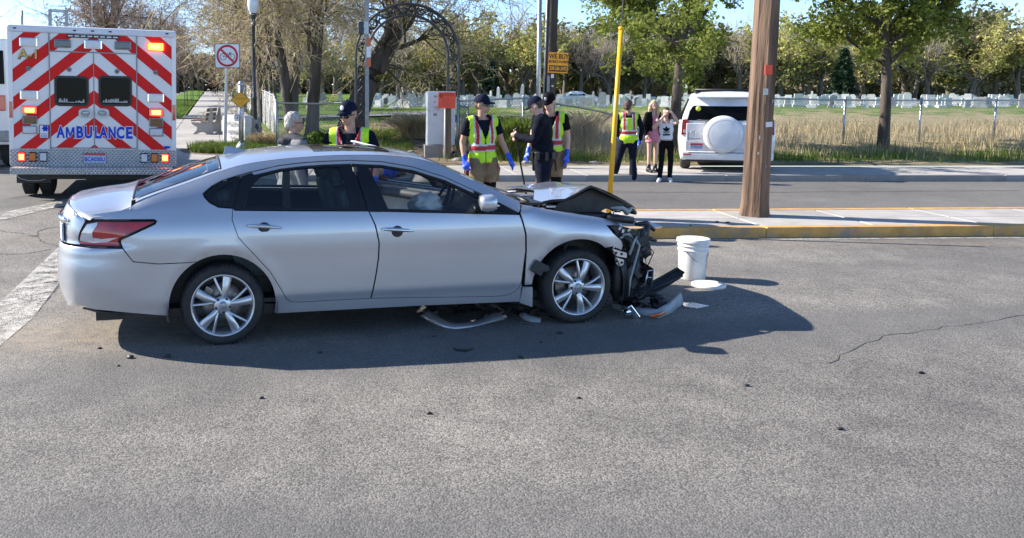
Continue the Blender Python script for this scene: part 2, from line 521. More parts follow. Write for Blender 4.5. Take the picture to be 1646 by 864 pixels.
# ---- concrete
def concrete(name, col, rnd=.1):
    m = pm(name, col, .88, var=.1, scale=3.5, bump=.25, bscale=55, spec=.25, dirt=tuple(c * .62 for c in col), dscale=1.6, damt=.55)
    t = m.node_tree; b = t.nodes['Principled BSDF']
    src = b.inputs['Base Color'].links[0].from_socket
    oi = _n(t, 'ShaderNodeObjectInfo'); mr = _n(t, 'ShaderNodeMapRange'); mr.inputs[3].default_value = 1 - rnd; mr.inputs[4].default_value = 1 + rnd
    t.links.new(oi.outputs['Random'], mr.inputs[0])
    mx = _n(t, 'ShaderNodeMix', data_type='RGBA', blend_type='MULTIPLY'); mx.inputs[0].default_value = 1
    t.links.new(src, mx.inputs[6]); t.links.new(mr.outputs[0], mx.inputs[7]); t.links.new(mx.outputs[2], b.inputs['Base Color'])
    return m
M['conc'] = concrete('concrete', (.38, .36, .335))
M['concd'] = concrete('old_concrete', (.29, .28, .265))
M['yellowkerb'] = pm('worn_yellow_paint', (.56, .31, .085), .7, var=.2, scale=6, bump=.2, bscale=50, dirt=(.27, .24, .20), dscale=4, damt=1.0)

def slab(name, pts, zf, mat, parent, gap=.006, th=.14, lift=0.0):
    """paving piece: quad pts (x,y) shrunk by gap; bevelled top edge"""
    c = (sum(p[0] for p in pts) / 4, sum(p[1] for p in pts) / 4)
    mb = MB()
    def ring(g, dz):
        out = []
        for p in pts:
            d = math.hypot(p[0] - c[0], p[1] - c[1]); k = 1 - g * 1.41 / d
            x, y = c[0] + (p[0] - c[0]) * k, c[1] + (p[1] - c[1]) * k
            out.append((x, y, float(zf(x, y)) + dz + lift))
        return out
    a, b_, d_ = ring(gap, -th), ring(gap, -.012), ring(gap + .012, 0)
    vs = a + b_ + d_
    fs = []
    for l in (0, 4):
        fs += [(l + i, l + (i + 1) % 4, l + 4 + (i + 1) % 4, l + 4 + i) for i in range(4)]
    fs.append((8, 9, 10, 11))
    mb.add(vs, fs)
    return mb.build(name, mat, parent)

# traffic island with the yellow kerb
IS = .045
def isl(x, y): return (x, y + IS * x)
island = link('traffic_island', grid_mesh_tmp := np_mesh('island_bed', np.array([(-1.2, 10.55, .06), (60, 10.55 + 60 * IS, .06), (60, 12.4 + 60 * IS, .06), (-1.2, 12.4 - .05, .06)]), np.array([[0, 1, 2, 3]])), None, M['concd'])
island['kind'] = 'structure'
flat13 = lambda x, y: .13
x = -1.0
while x < 30:
    w = 1.52
    slab('paving_slab', [isl(x, 10.72), isl(x + w, 10.72), isl(x + w, 11.42), isl(x, 11.42)], flat13, M['conc'], island)
    slab('paving_slab', [isl(x, 11.42), isl(x + w, 11.42), isl(x + w, 12.2), isl(x, 12.2)], flat13, M['conc'], island)
    x += w
x = -1.0
while x < 30:
    for (y0, y1) in ((10.54, 10.715), (12.205, 12.36)):
        slab('kerb_stone', [isl(x, y0), isl(x + 3.04, y0), isl(x + 3.04, y1), isl(x, y1)], lambda a, b: .134, M['yellowkerb'], island, gap=.003, th=.2)
    x += 3.04
# rounded nose of the island
nose = MB()
nose.prism([(-1.0 + .91 * math.cos(a), 11.45 - .045 + .91 * math.sin(a)) for a in np.linspace(R(90), R(270), 14)], -.05, .131, 'Z')
nose.build('island_nose', M['yellowkerb'], island)

# far pavement
pave = link('pavement', np_mesh('pavement_bed', np.array([(-7.5, 18.15, .02), (60, 18.15, .06), (60, 20.4, .06), (-7.5, 20.4, .02)]), np.array([[0, 1, 2, 3]])), None, M['concd'])
pave['kind'] = 'structure'
zpave = lambda x, y: .13 + .17 * float(sstep(-1.4, -3.8, x))
x = -7.4
while x < 34:
    slab('paving_slab', [(x, 18.24), (x + 1.5, 18.24), (x + 1.5, 20.4), (x, 20.4)], zpave, M['conc'], pave)
    x += 1.5
x = -7.4
while x < 34:
    slab('kerb_stone', [(x, 18.06), (x + 3, 18.06), (x + 3, 18.235), (x, 18.235)], lambda a, b: zpave(a, b) + .003, M['concd'], pave, gap=.003, th=.22)
    x += 3
# plaza and the path that leads off to the left
path = link('path', np_mesh('path_bed', *(lambda ys: (np.array([(float(path_edge(y)) - q, y, tz(float(path_edge(y)) - q, y) - .05) for y in ys for q in (0, 3.3)]), np.array([[2 * i, 2 * i + 2, 2 * i + 3, 2 * i + 1] for i in range(len(ys) - 1)])))(np.concatenate([np.arange(20.4, 66, 3), np.linspace(66, 190, 14)]))), None, M['conc'])
path['kind'] = 'structure'
ys_ = list(np.arange(20.41, 46, 1.6))
for j in range(len(ys_) - 1):
    y0, y1 = ys_[j], ys_[j + 1]
    e0, e1 = float(path_edge(y0)), float(path_edge(y1))
    for k in range(6 if y0 < 40 else 2):
        slab('paving_slab', [(e0 - 1.66 * (k + 1), y0), (e0 - 1.66 * k, y0), (e1 - 1.66 * k, y1), (e1 - 1.66 * (k + 1), y1)], terr, M['conc'], path)
for y0 in np.arange(ys_[-1], 100, 3.0):
    y1 = y0 + 3.0
    e0, e1 = float(path_edge(y0)), float(path_edge(y1))
    slab('paving_slab', [(e0 - 3.3, y0), (e0, y0), (e1, y1), (e1 - 3.3, y1)], terr, M['conc'], path, gap=.02)
# lawn strip between path and street
def strip():
    ys = np.concatenate([[40.6, 41.2, 42.5], np.arange(44, 70, 2), np.linspace(72, 180, 16)])
    V = []; F = []
    for i, y in enumerate(ys):
        e = float(path_edge(y)); w = 2.5 * min(1, math.sqrt(max(0, y - 40.5) / 3.5))
        for k in range(5):
            x = e - 3.32 - 2.55 + (2.55 * (1 - w / 2.5) * .5) + w * k / 4
            V.append((x, y, tz(x, y) + .05 + .03 * math.sin(k)))
    for j in range(len(ys) - 1):
        for k in range(4):
            a = j * 5 + k; F.append((a, a + 1, a + 6, a + 5))
    o = link('lawn_strip', np_mesh('lawn_strip', np.array(V), np.array(F), smooth=True), None, M['lawn']); o['kind'] = 'structure'
strip()

def paint_mat(name, col, wear):
    m = bpy.data.materials.new(name); m.use_nodes = True
    t = m.node_tree; b = t.nodes['Principled BSDF']; o = t.nodes['Material Output']
    tc = _n(t, 'ShaderNodeTexCoord')
    n = _n(t, 'ShaderNodeTexNoise'); n.inputs['Scale'].default_value = 7; n.inputs['Detail'].default_value = 10; n.inputs['Roughness'].default_value = .75
    v = _n(t, 'ShaderNodeTexVoronoi'); v.inputs['Scale'].default_value = 105
    t.links.new(tc.outputs['Object'], n.inputs['Vector']); t.links.new(tc.outputs['Object'], v.inputs['Vector'])
    ad = _n(t, 'ShaderNodeMath', operation='MULTIPLY_ADD'); t.links.new(v.outputs['Distance'], ad.inputs[0]); ad.inputs[1].default_value = -.5; t.links.new(n.outputs['Fac'], ad.inputs[2])
    r = _n(t, 'ShaderNodeValToRGB'); r.color_ramp.elements[0].position = wear; r.color_ramp.elements[1].position = wear + .12
    t.links.new(ad.outputs[0], r.inputs['Fac'])
    b.inputs['Base Color'].default_value = (*col, 1); b.inputs['Roughness'].default_value = .8
    tp = _n(t, 'ShaderNodeBsdfTransparent'); mx = _n(t, 'ShaderNodeMixShader')
    t.links.new(r.outputs[0], mx.inputs[0]); t.links.new(tp.outputs[0], mx.inputs[1]); t.links.new(b.outputs[0], mx.inputs[2]); t.links.new(mx.outputs[0], o.inputs[0])
    return m
M['paint'] = paint_mat('worn_white_paint', (.45, .43, .39), .165)
M['tar'] = pm('crack_filler', (.085, .082, .078), .7, var=.3, scale=12)
markings = thing('road_marking', 'worn white painted bars of the crossing on the asphalt behind the silver car', 'road marking')
markings['kind'] = 'structure'
del markings['label'], markings['category']
def sheet(name, pts, mat, parent, dz=.004, sub=1):
    vs = []
    for p in pts: vs.append((p[0], p[1], float(base_z(p[0], p[1])) + dz))
    mb = MB(); mb.add(vs, [tuple(range(len(vs)))]); return mb.build(name, mat, parent)
def px_poly(l): return [gnd(px, py) for px, py in l]
sheet('painted_bar', px_poly([(97, 399), (140, 400), (92, 464), (52, 512), (0, 556), (-160, 660), (-160, 580), (0, 486)]), M['paint'], markings)
def gz(px, py):
    z = 0.
    for _ in range(6): p = gnd(px, py, z); z = float(base_z(p.x, p.y))
    return p
mb = MB(); q = [(gz(-40 + 150 * t, 351 - 31 * t), gz(-40 + 150 * t, 364 - 35 * t)) for t in np.linspace(0, 1, 26)]
mb.add([(p.x, p.y, float(base_z(p.x, p.y)) + .008) for pr in q for p in pr], [(2 * i, 2 * i + 1, 2 * i + 3, 2 * i + 2) for i in range(25)]); mb.build('painted_bar', M['paint'], markings)
sheet('edge_line', [(x_, 10.36 + IS * x_ + d) for x_, d in ((1.5, 0), (30, 0), (30, .07), (1.5, .07))], M['paint'], markings)
sheet('edge_line', [(x_, 14.9 + d) for x_, d in ((-1, 0), (30, .25), (30, .33), (-1, .07))], paint_mat('faint_paint', (.5, .49, .46), .36), markings)
def crack(pts, w=.012, seed=0):
    r_ = random.Random(seed); L = []; Rr = []
    P = []
    for a, b in zip(pts[:-1], pts[1:]):
        for k in range(7):
            q = a.lerp(b, k / 7); P.append(q + Vector((r_.uniform(-.03, .03), r_.uniform(-.03, .03), 0)))
    P.append(pts[-1]); vs = []; fs = []
    for i, p in enumerate(P):
        d = (P[min(i + 1, len(P) - 1)] - P[max(i - 1, 0)]); d.z = 0; d.normalize(); n_ = Vector((-d.y, d.x, 0)) * w * r_.uniform(.4, 1.2)
        for q in (p + n_, p - n_): vs.append((q.x, q.y, float(base_z(q.x, q.y)) + .003))
    for i in range(len(P) - 1): fs.append((2 * i, 2 * i + 1, 2 * i + 3, 2 * i + 2))
    mb = MB(); mb.add(vs, fs); o = mb.build('crack', M['tar']); o['kind'] = 'structure'
crack(px_poly([(-60, 418), (0, 411), (45, 410), (80, 404)]), .012, 1)
crack(px_poly([(58, 388), (62, 380), (82, 376), (112, 375)]), .014, 2)
crack(px_poly([(0, 380), (40, 384), (58, 388), (70, 395), (96, 402)]), .008, 3)
crack(px_poly([(1330, 585), (1420, 540), (1560, 520), (1700, 500)]), .005, 6)
crack(px_poly([(20, 335), (40, 332), (80, 330)]), .03, 7)
crack(px_poly([(960, 308), (1200, 309), (1640, 306)]), .03, 8)
# ------------------------------------------------------------------ the damaged sedan
M['silver'] = pm('silver_metallic_paint', (.51, .53, .57), .34, .68, var=.02, scale=3, coat=1.0)
t_ = M['silver'].node_tree; b_ = t_.nodes['Principled BSDF']
_v = _n(t_, 'ShaderNodeTexNoise'); _v.inputs['Scale'].default_value = 900; _v.inputs['Detail'].default_value = 1
_mr = _n(t_, 'ShaderNodeMapRange'); _mr.inputs[3].default_value = .28; _mr.inputs[4].default_value = .42
_tc = _n(t_, 'ShaderNodeTexCoord'); t_.links.new(_tc.outputs['Object'], _v.inputs['Vector']); t_.links.new(_v.outputs[0], _mr.inputs[0]); t_.links.new(_mr.outputs[0], b_.inputs['Roughness'])
_b0 = b_.inputs['Base Color'].links[0].from_socket
_sx = _n(t_, 'ShaderNodeSeparateXYZ'); t_.links.new(_tc.outputs['Object'], _sx.inputs[0])
_dz = _n(t_, 'ShaderNodeMapRange'); _dz.inputs[1].default_value = .62; _dz.inputs[2].default_value = .2; _dz.inputs[3].default_value = .04; _dz.inputs[4].default_value = .55; t_.links.new(_sx.outputs['Z'], _dz.inputs[0])
_dn = _n(t_, 'ShaderNodeTexNoise'); _dn.inputs['Scale'].default_value = 5; _dn.inputs['Detail'].default_value = 9; _dn.inputs['Roughness'].default_value = .7; t_.links.new(_tc.outputs['Object'], _dn.inputs['Vector'])
_dm = _n(t_, 'ShaderNodeMath', operation='MULTIPLY'); t_.links.new(_dz.outputs[0], _dm.inputs[0]); t_.links.new(_dn.outputs['Fac'], _dm.inputs[1])
_mx = _n(t_, 'ShaderNodeMix', data_type='RGBA'); t_.links.new(_dm.outputs[0], _mx.inputs[0]); t_.links.new(_b0, _mx.inputs[6]); _mx.inputs[7].default_value = (.34, .31, .27, 1); t_.links.new(_mx.outputs[2], b_.inputs['Base Color'])
_mm = _n(t_, 'ShaderNodeMath', operation='MULTIPLY_ADD'); t_.links.new(_dm.outputs[0], _mm.inputs[0]); _mm.inputs[1].default_value = -.9; _mm.inputs[2].default_value = .68; t_.links.new(_mm.outputs[0], b_.inputs['Metallic'])
M['cglass'] = glass('car_glass', (.86, .90, .90))
M['wglass'] = glass('clear_glass', (.90, .93, .93))
M['redlens'] = pm('red_lens', (.42, .012, .02), .06, var=.25, scale=14, coat=1)
M['clearlens'] = pm('clear_lens', (.62, .6, .62), .08, .3, var=.15, scale=30, coat=1)
M['wheelalloy'] = pm('wheel_alloy', (.62, .63, .65), .3, .75, var=.04, coat=.3)
M['brake'] = pm('brake_disc', (.30, .27, .24), .4, .8, var=.2, scale=20)
M['cloth'] = pm('seat_cloth', (.10, .13, .13), .85, var=.2, scale=30)
M['trimgrey'] = pm('interior_grey_trim', (.30, .33, .34), .55, var=.1, scale=10)
M['trimdark'] = pm('interior_dark_trim', (.03, .032, .034), .6, var=.2, scale=12)
M['airbag'] = pm('airbag_fabric', (.88, .88, .84), .8, var=.06, scale=12, bump=.4, bscale=25)
M['engine'] = pm('dirty_engine_parts', (.02, .02, .021), .5, var=.6, scale=15)
M['alu'] = pm('bare_aluminium', (.55, .56, .58), .35, .9, var=.15, scale=12)

CAR_ANG = math.atan2(.21367, .97690)
T_ = Vector((math.cos(CAR_ANG), math.sin(CAR_ANG), 0)); N_ = Vector((-T_.y, T_.x, 0))
O_ = Vector((-1.0918, 6.0003, 0))
HW = .915
sedan = thing('sedan', 'silver four-door sedan with its front end smashed and bonnet buckled, standing on the road', 'car', O_ + N_ * HW, CAR_ANG)

def cp(px, py, w):
    """photo pixel -> car-local point on the plane at inset w from the near flank"""
    u = (px - 600) / FPX; v = (306 - py) / FPX
    d = Vector((u, math.cos(TH) + v * math.sin(TH), -math.sin(TH) + v * math.cos(TH)))
    Cc = Vector((0, 0, CAM_H)); A = O_ + N_ * w
    P = Cc + d * ((A - Cc).dot(N_) / d.dot(N_))
    q = P - O_
    return Vector((q.dot(T_), q.dot(N_) - HW, P.z))

# plan outline: arc length u -> (s, inset)
_pl = np.array([(-1.215, .915), (-1.213, .75), (-1.205, .58), (-1.19, .43), (-1.16, .30), (-1.115, .20), (-1.05, .12), (-.96, .068), (-.82, .03), (-.62, .010), (-.4, .002), (-.2, 0), (0, 0), (.5, 0), (1, 0), (1.6, 0), (2.2, 0), (2.6, .002), (2.85, .010), (3.05, .028), (3.2, .06), (3.32, .11), (3.42, .19), (3.48, .30)])
_al = np.concatenate([[0], np.cumsum(np.linalg.norm(np.diff(_pl, axis=0), axis=1))])
_al -= _al[12]
PS, PW = spl(_al, _pl[:, 0]), spl(_al, _pl[:, 1])
U_END = float(_al[0])
def U_of_s(s):
    us = np.linspace(_al[0], _al[-1], 1500); return float(np.interp(s, PS(us), us))
_L = spl([.1, .19, .24, .30, .345, .37, .40, .5, .62, .75, .85, .92, .97, 1.0, 1.05], [.12, .075, .060, .046, .031, .028, .0265, .021, .013, .003, .010, .028, .048, .060, .085])
_RR = spl([.15, .23, .30, .38, .46, .52, .6, .68, .745, .76, .85, .93, .97, 1.0, 1.03, 1.07], [.09, .062, .045, .020, .003, 0, .0, .010, .020, .030, .036, .046, .056, .068, .086, .11])
_ZB = spl([-1.1, -.6, -.2, .5, 1.1, 1.7, 2.25, 2.6], [.985, 1.0, .99, .985, .965, .935, .900, .90])
_ZR = spl([-1.1, -.886, -.70, -.573, -.236, .0, .121, .4, .62, 1.016, 1.341, 1.656, 1.894, 2.189, 2.348, 2.5], [.965, .992, 1.02, 1.075, 1.185, 1.262, 1.296, 1.338, 1.354, 1.366, 1.353, 1.300, 1.195, 1.060, .98, .93])
_WR = spl([-1.1, -.886, -.573, -.236, .121, .4, .8, 1.4, 1.7, 1.9, 2.19, 2.35, 2.5], [.12, .12, .13, .195, .25, .28, .30, .30, .275, .24, .17, .12, .11])
_ZC = spl([-1.25, -1.1, -.95, -.7, -.45, -.015, .19, .444, .7, 1.044, 1.34, 1.62, 2.0, 2.45, 2.65], [1.02, 1.045, 1.073, 1.108, 1.185, 1.318, 1.36, 1.392, 1.406, 1.405, 1.39, 1.345, 1.195, .985, .95])
_ZT = spl([2.2, 2.33, 2.45, 2.65, 2.85, 3.03, 3.17, 3.31, 3.5], [1.02, .978, .95, .912, .876, .846, .812, .768, .70])
def inset(u, z):
    u = np.asarray(u, float); z = np.asarray(z, float)
    kr = sstep(-.5, -.95, u)
    d = _L(z) * (1 - kr) + _RR(z) * kr
    for cx, cz, rr in ((0., .29, .385), (2.80, .294, .39)):
        r = np.hypot(u - cx, z - cz)
        d = d - .005 * np.exp(-((r - rr - .05) / .05) ** 2) * sstep(.2, .3, z) + .004 * np.exp(-((r - rr) / .02) ** 2)
    kf = sstep(2.25, 2.5, u)
    q = np.maximum(_ZT(u) - z, 0)
    d = d * (1 - kf) + kf * (np.minimum(d, .03) * sstep(0, .25, q) + .105 * np.exp(-q / .05))
    zb, zr, wr = _ZB(u), _ZR(u), _WR(u)
    db = _L(zb) * (1 - kr) + _RR(zb) * kr
    tt = np.clip((z - zb) / np.maximum(zr - zb, .05), 0, 1.05)
    up = (.62 * tt + .38 * tt ** 2.4)
    g = db + (wr - db) * up
    k = sstep(0, .06, z - zb) * (u > -.95) * sstep(2.45, 2.33, u)
    k = np.where(u < -.55, k * sstep(-.95, -.55, u), k)
    return d * (1 - k) + g * k
def CP_(u, z, side=-1):
    u = np.asarray(u, float); z = np.asarray(z, float)
    e = .004
    ts = (PS(u + e) - PS(u - e)); tw = (PW(u + e) - PW(u - e)); l = np.hypot(ts, tw) + 1e-9
    ns, nw = -tw / l, ts / l          # inward normal in (s, inset)
    d = inset(u, z)
    s = PS(u) + ns * d; w = PW(u) + nw * d
    return np.stack([s, side * (HW - w), z], -1)

def resample(pts, step, closed=True):
    out = []
    n = len(pts)
    for i in range(n if closed else n - 1):
        a = np.array(pts[i], float); b = np.array(pts[(i + 1) % n], float)
        k = max(1, int(math.ceil(np.linalg.norm(b - a) / step)))
        for j in range(k): out.append(a + (b - a) * j / k)
    if not closed: out.append(np.array(pts[-1], float))
    return out
def inpoly(P, poly):
    x, y = P[:, 0], P[:, 1]; ins = np.zeros(len(P), bool); n = len(poly)
    for i in range(n):
        x0, y0 = poly[i]; x1, y1 = poly[(i + 1) % n]
        c = ((y0 > y) != (y1 > y))
        with np.errstate(divide='ignore', invalid='ignore'):
            xi = (x1 - x0) * (y - y0) / (y1 - y0 if y1 != y0 else 1e-12) + x0
        ins ^= c & (x < xi)
    return ins
def pdist(P, poly):
    D = np.full(len(P), 9.); n = len(poly)
    for i in range(n):
        a = np.array(poly[i]); b = np.array(poly[(i + 1) % n]); ab = b - a; L2 = max(ab @ ab, 1e-12)
        t = np.clip(((P - a) @ ab) / L2, 0, 1); D = np.minimum(D, np.linalg.norm(P - a - t[:, None] * ab, axis=1))
    return D
def shrink(pts, g):
    n = len(pts); A = sum(pts[i][0] * pts[(i + 1) % n][1] - pts[(i + 1) % n][0] * pts[i][1] for i in range(n))
    sg = 1 if A > 0 else -1; out = []
    for i in range(n):
        p0, p1, p2 = (np.array(pts[(i + k) % n], float) for k in (-1, 0, 1))
        e0 = p1 - p0; e1 = p2 - p1; e0 /= np.linalg.norm(e0) + 1e-12; e1 /= np.linalg.norm(e1) + 1e-12
        n0 = np.array([-e0[1], e0[0]]) * sg; n1 = np.array([-e1[1], e1[0]]) * sg
        m = n0 + n1; l = np.linalg.norm(m)
        m = m / l if l > 1e-6 else n0
        out.append(tuple(p1 + m * g / max(.5, m @ n0)))
    return out
def panel(name, poly, mat, parent, holes=(), side=-1, lift=0.0, flange=.014, step=.035, gap=.0025, bstep=.02):
    """a skin panel: polygon in flank coordinates (u, z), meshed, bent onto the flank, with a folded edge"""
    poly = shrink(poly, gap) if gap else poly
    B = [resample(poly, bstep)] + [resample(h, bstep) for h in holes]
    pts = []; edges = []; loops = []
    for b in B:
        o = len(pts); pts += [tuple(p) for p in b]; edges += [(o + i, o + (i + 1) % len(b)) for i in range(len(b))]; loops.append(range(o, o + len(b)))
    a = np.array(B[0]); x0, z0 = a.min(0); x1, z1 = a.max(0)
    gx, gz = np.meshgrid(np.arange(x0, x1, step), np.arange(z0, z1, step)); G = np.stack([gx.ravel(), gz.ravel()], 1)
    ok = inpoly(G, poly)
    for h in holes: ok &= ~inpoly(G, h)
    G = G[ok]
    if len(G):
        D = pdist(G, poly)
        for h in holes: D = np.minimum(D, pdist(G, h))
        G = G[D > step * .45]
    allp = [Vector(p) for p in pts] + [Vector(p) for p in G]
    vo, eo, fo, ov, oe, of = delaunay_2d_cdt(allp, edges, [], 0, 1e-6)
    V2 = np.array([(p.x, p.y) for p in vo]); F = np.array([f for f in fo if len(f) == 3])
    cen = V2[F].mean(1); k = inpoly(cen, poly)
    for h in holes: k &= ~inpoly(cen, h)
    F = F[k]
    def nrm(U, Z):
        e = .004
        pu = CP_(U + e, Z, side) - CP_(U - e, Z, side); pz = CP_(U, Z + e, side) - CP_(U, Z - e, side)
        N = np.cross(pu, pz); N /= np.linalg.norm(N, axis=1)[:, None] + 1e-12
        return N if side < 0 else -N
    N = nrm(V2[:, 0], V2[:, 1]); P = CP_(V2[:, 0], V2[:, 1], side) + N * lift
    # triangles face outwards
    a_, b_, c_ = P[F[:, 0]], P[F[:, 1]], P[F[:, 2]]
    flip = (np.cross(b_ - a_, c_ - a_) * N[F[:, 0]]).sum(1) < 0
    F[flip] = F[flip][:, ::-1]
    verts = [tuple(p) for p in P]; faces = [tuple(f) for f in F]; norms = [tuple(n) for n in N]
    if flange:
        # edge loops: map boundary points back
        key = {(round(p[0], 5), round(p[1], 5)): i for i, p in enumerate(V2)}
        for L in loops:
            ids = [key.get((round(pts[i][0], 5), round(pts[i][1], 5))) for i in L]
            ids = [i for i in ids if i is not None]
            o = len(verts)
            for i in ids: verts.append(tuple(P[i])); norms.append(None)
            for i in ids: verts.append(tuple(P[i] - N[i] * flange)); norms.append(None)
            n = len(ids)
            for j in range(n):
                j2 = (j + 1) % n; faces.append((o + j, o + j2, o + n + j2, o + n + j))
    me = bpy.data.meshes.new(name); me.from_pydata(verts, [], faces)
    me.polygons.foreach_set('use_smooth', [True] * len(faces))
    me.update()
    fl = [tuple(n) if n is not None else tuple(me.vertices[i].normal) for i, n in enumerate(norms)]
    me.normals_split_custom_set_from_vertices(fl)
    return link(name, me, parent, mat)

def arc(cx, cz, r, a0, a1, n=14): return [(cx + r * math.cos(R(a)), cz + r * math.sin(R(a))) for a in np.linspace(a0, a1, n)]
us = U_of_s
RA = lambda a0, a1, n=14: arc(0.0, .29, .385, a0, a1, n)
FA = lambda a0, a1, n=14: arc(2.80, .294, .392, a0, a1, n)

DLO_TOP = [(-.124, 1.115), (-.061, 1.164), (.014, 1.201), (.12, 1.232), (.224, 1.256), (.452, 1.300), (.62, 1.316), (.792, 1.324), (.997, 1.327), (1.236, 1.314), (1.48, 1.272), (1.728, 1.192), (1.947, 1.090), (2.067, 1.030), (2.20, .960), (2.285, .912)]
DLO_BOT = [(-.124, 1.115), (-.118, 1.09), (-.082, 1.05), (-.018, 1.015), (.085, 1.004)]
RD_REAR = [(.085, 1.004), (.077, .927), (.118, .80), (.239, .66), (.344, .537), (.432, .386), (.462, .325), (.50, .295), (.545, .288)]
BGAP = [(1.106, .288), (1.141, .475), (1.158, .60), (1.161, .721), (1.133, .854), (1.083, .977), (1.03, 1.20), (.992, 1.327)]
FD_FRONT = [(2.10, .250), (2.20, .252), (2.26, .270), (2.30, .31), (2.318, .36), (2.342, .609), (2.333, .746), (2.305, .85), (2.285, .912)]
rail = [(s_, float(_ZR(s_))) for s_ in np.linspace(-.573, 2.33, 40)]

def flank(side):
    near = side < 0
    body_poly = RA(118, -12, 22) + [(.392, .204), (1.5, .203), (2.325, .191), (2.325, .330), (2.318, .36)]
    body_poly += [(2.30, .31), (2.26, .270), (2.20, .252), (2.10, .250), (1.106, .288), (.545, .288)] + RD_REAR[::-1][1:]
    body_poly += [(-.018, 1.015), (-.082, 1.05), (-.118, 1.09), (-.124, 1.115)] + DLO_TOP[1:]
    body_poly += [(2.31, .94)] + rail[::-1] + [(-.633, 1.038), (-.702, 1.012), (-.886, .99), (us(-.955), .972), (us(-.985), .950), (-.93, .949), (-.87, .951), (-.47, .945), (-.452, .932), (-.464, .912), (-.702, .806), (-.704, .79), (-.69, .748), (-.622, .651), (-.45, .628)]
    body = panel('body_side', body_poly, M['silver'], sedan, side=side)
    bump_poly = RA(178, 118.5, 12) + [(-.45, .625), (-.622, .648), (-.692, .745), (-.888, .750), (us(-1.0), .757), (us(-1.12), .757), (U_END + .002, .76), (U_END + .002, .27), (us(-1.16), .285), (us(-1.09), .318), (us(-1.0), .325), (us(-.95), .305), (-.782, .285), (-.616, .262), (-.40, .232)]
    panel('rear_bumper', bump_poly, M['silver'], sedan, side=side)
    tail = [(us(-1.0), .764), (us(-1.02), .79), (us(-1.0), .85), (us(-.955), .925), (-.871, .944), (-.47, .938), (-.46, .925), (-.471, .913), (-.707, .812), (-.711, .791), (-.697, .752), (-.888, .756)]
    tl = panel('tail_light', tail, M['blackgloss'], sedan, side=side, lift=.001)
    panel('lens', shrink(tail, .009), M['redlens'], tl, side=side, lift=.006)
    clear = [(us(-1.005), .797), (us(-.985), .86), (us(-.945), .918), (-.865, .932), (-.872, .905), (-.905, .86), (-.905, .825), (-.84, .817), (-.715, .826), (-.80, .789), (-.9, .782)]
    panel('clear_lens', clear, M['clearlens'], tl, side=side, lift=.009)
    if not near: return body
    panel('trunk_face', [(us(-.99), .770), (us(-1.02), .80), (us(-1.005), .86), (us(-.965), .935), (us(-.975), .955), (us(-1.01), .975), (us(-1.07), .998), (us(-1.12), 1.018), (us(-1.17), 1.032), (U_END + .002, 1.042), (U_END + .002, .767), (us(-1.12), .767)], M['silver'], sedan, side=side)
    panel('mudguard', [(2.330, .325), (2.415, .322), (2.424, .151), (2.318, .190)], M['silver'], sedan, side=side, lift=.012)
    panel('mudguard', [(-.392, .43), (-.392, .235), (-.46, .243), (-.435, .36)], M['silver'], sedan, side=side, lift=.004)
    fend = [(2.345, .333), (2.352, .609), (2.343, .746), (2.315, .85), (2.298, .912), (2.322, .955), (2.345, .970), (2.407, .958)] + [(s_, float(_ZT(s_)) - .003) for s_ in np.linspace(2.47, 3.29, 16)]
    fend += [(3.300, .742), (3.171, .778), (3.06, .783), (3.119, .713), (3.205, .649), (3.223, .613), (3.213, .571), (3.11, .612)] + FA(52, 174, 18)
    panel('front_fender', fend, M['silver'], sedan, side=side)
    return body
flank(-1); flank(1)

def door(poly_low, poly_frame, hole, side, front):
    d = panel('front_door' if front else 'rear_door', poly_low, M['silver'], sedan, side=side)
    fr = panel('window_frame', poly_frame, M['blackgloss'], d, holes=[hole], side=side, lift=-.008, step=.05)
    panel('window_glass', hole, M['cglass'], d, side=side, lift=-.016, flange=0, gap=0, step=.08)
    return d
# rear door
low_r = RD_REAR + [p for p in BGAP if p[1] < .96] + [(1.090, .958), (.6, .972), (.1, .990)]
frame_r = [(.092, .993), (.6, .975), (1.083, .961), (1.03, 1.20), (.995, 1.324), (.792, 1.321), (.62, 1.313), (.452, 1.297), (.224, 1.252), (.165, 1.235)]
hole_r = [(.16, 1.013), (.6, .998), (.965, .985), (.928, 1.18), (.90, 1.285), (.792, 1.285), (.62, 1.278), (.452, 1.262), (.30, 1.228), (.235, 1.17)]
low_f = [(1.112, .288)] + [(p[0] + .006, p[1]) for p in BGAP if .3 < p[1] < .96] + [(1.096, .956), (1.7, .928), (2.288, .898)] + FD_FRONT[::-1][1:] + []
frame_f = [(1.09, .959), (1.7, .930), (2.283, .905), (2.20, .957), (2.067, 1.027), (1.947, 1.086), (1.728, 1.188), (1.48, 1.268), (1.236, 1.310), (1.003, 1.322), (1.035, 1.20)]
hole_f = [(1.245, .974), (1.7, .95), (2.06, .936), (2.04, 1.0), (1.90, 1.072), (1.70, 1.162), (1.47, 1.236), (1.236, 1.276), (1.13, 1.28), (1.16, 1.2)]
quarter = [(-.118, 1.112), (-.112, 1.09), (-.078, 1.056), (-.016, 1.020), (.082, 1.009), (.155, 1.232), (.12, 1.226), (.014, 1.196), (-.058, 1.159)]
qhole = [(-.055, 1.105), (-.03, 1.065), (.045, 1.04), (.10, 1.195), (.03, 1.165)]
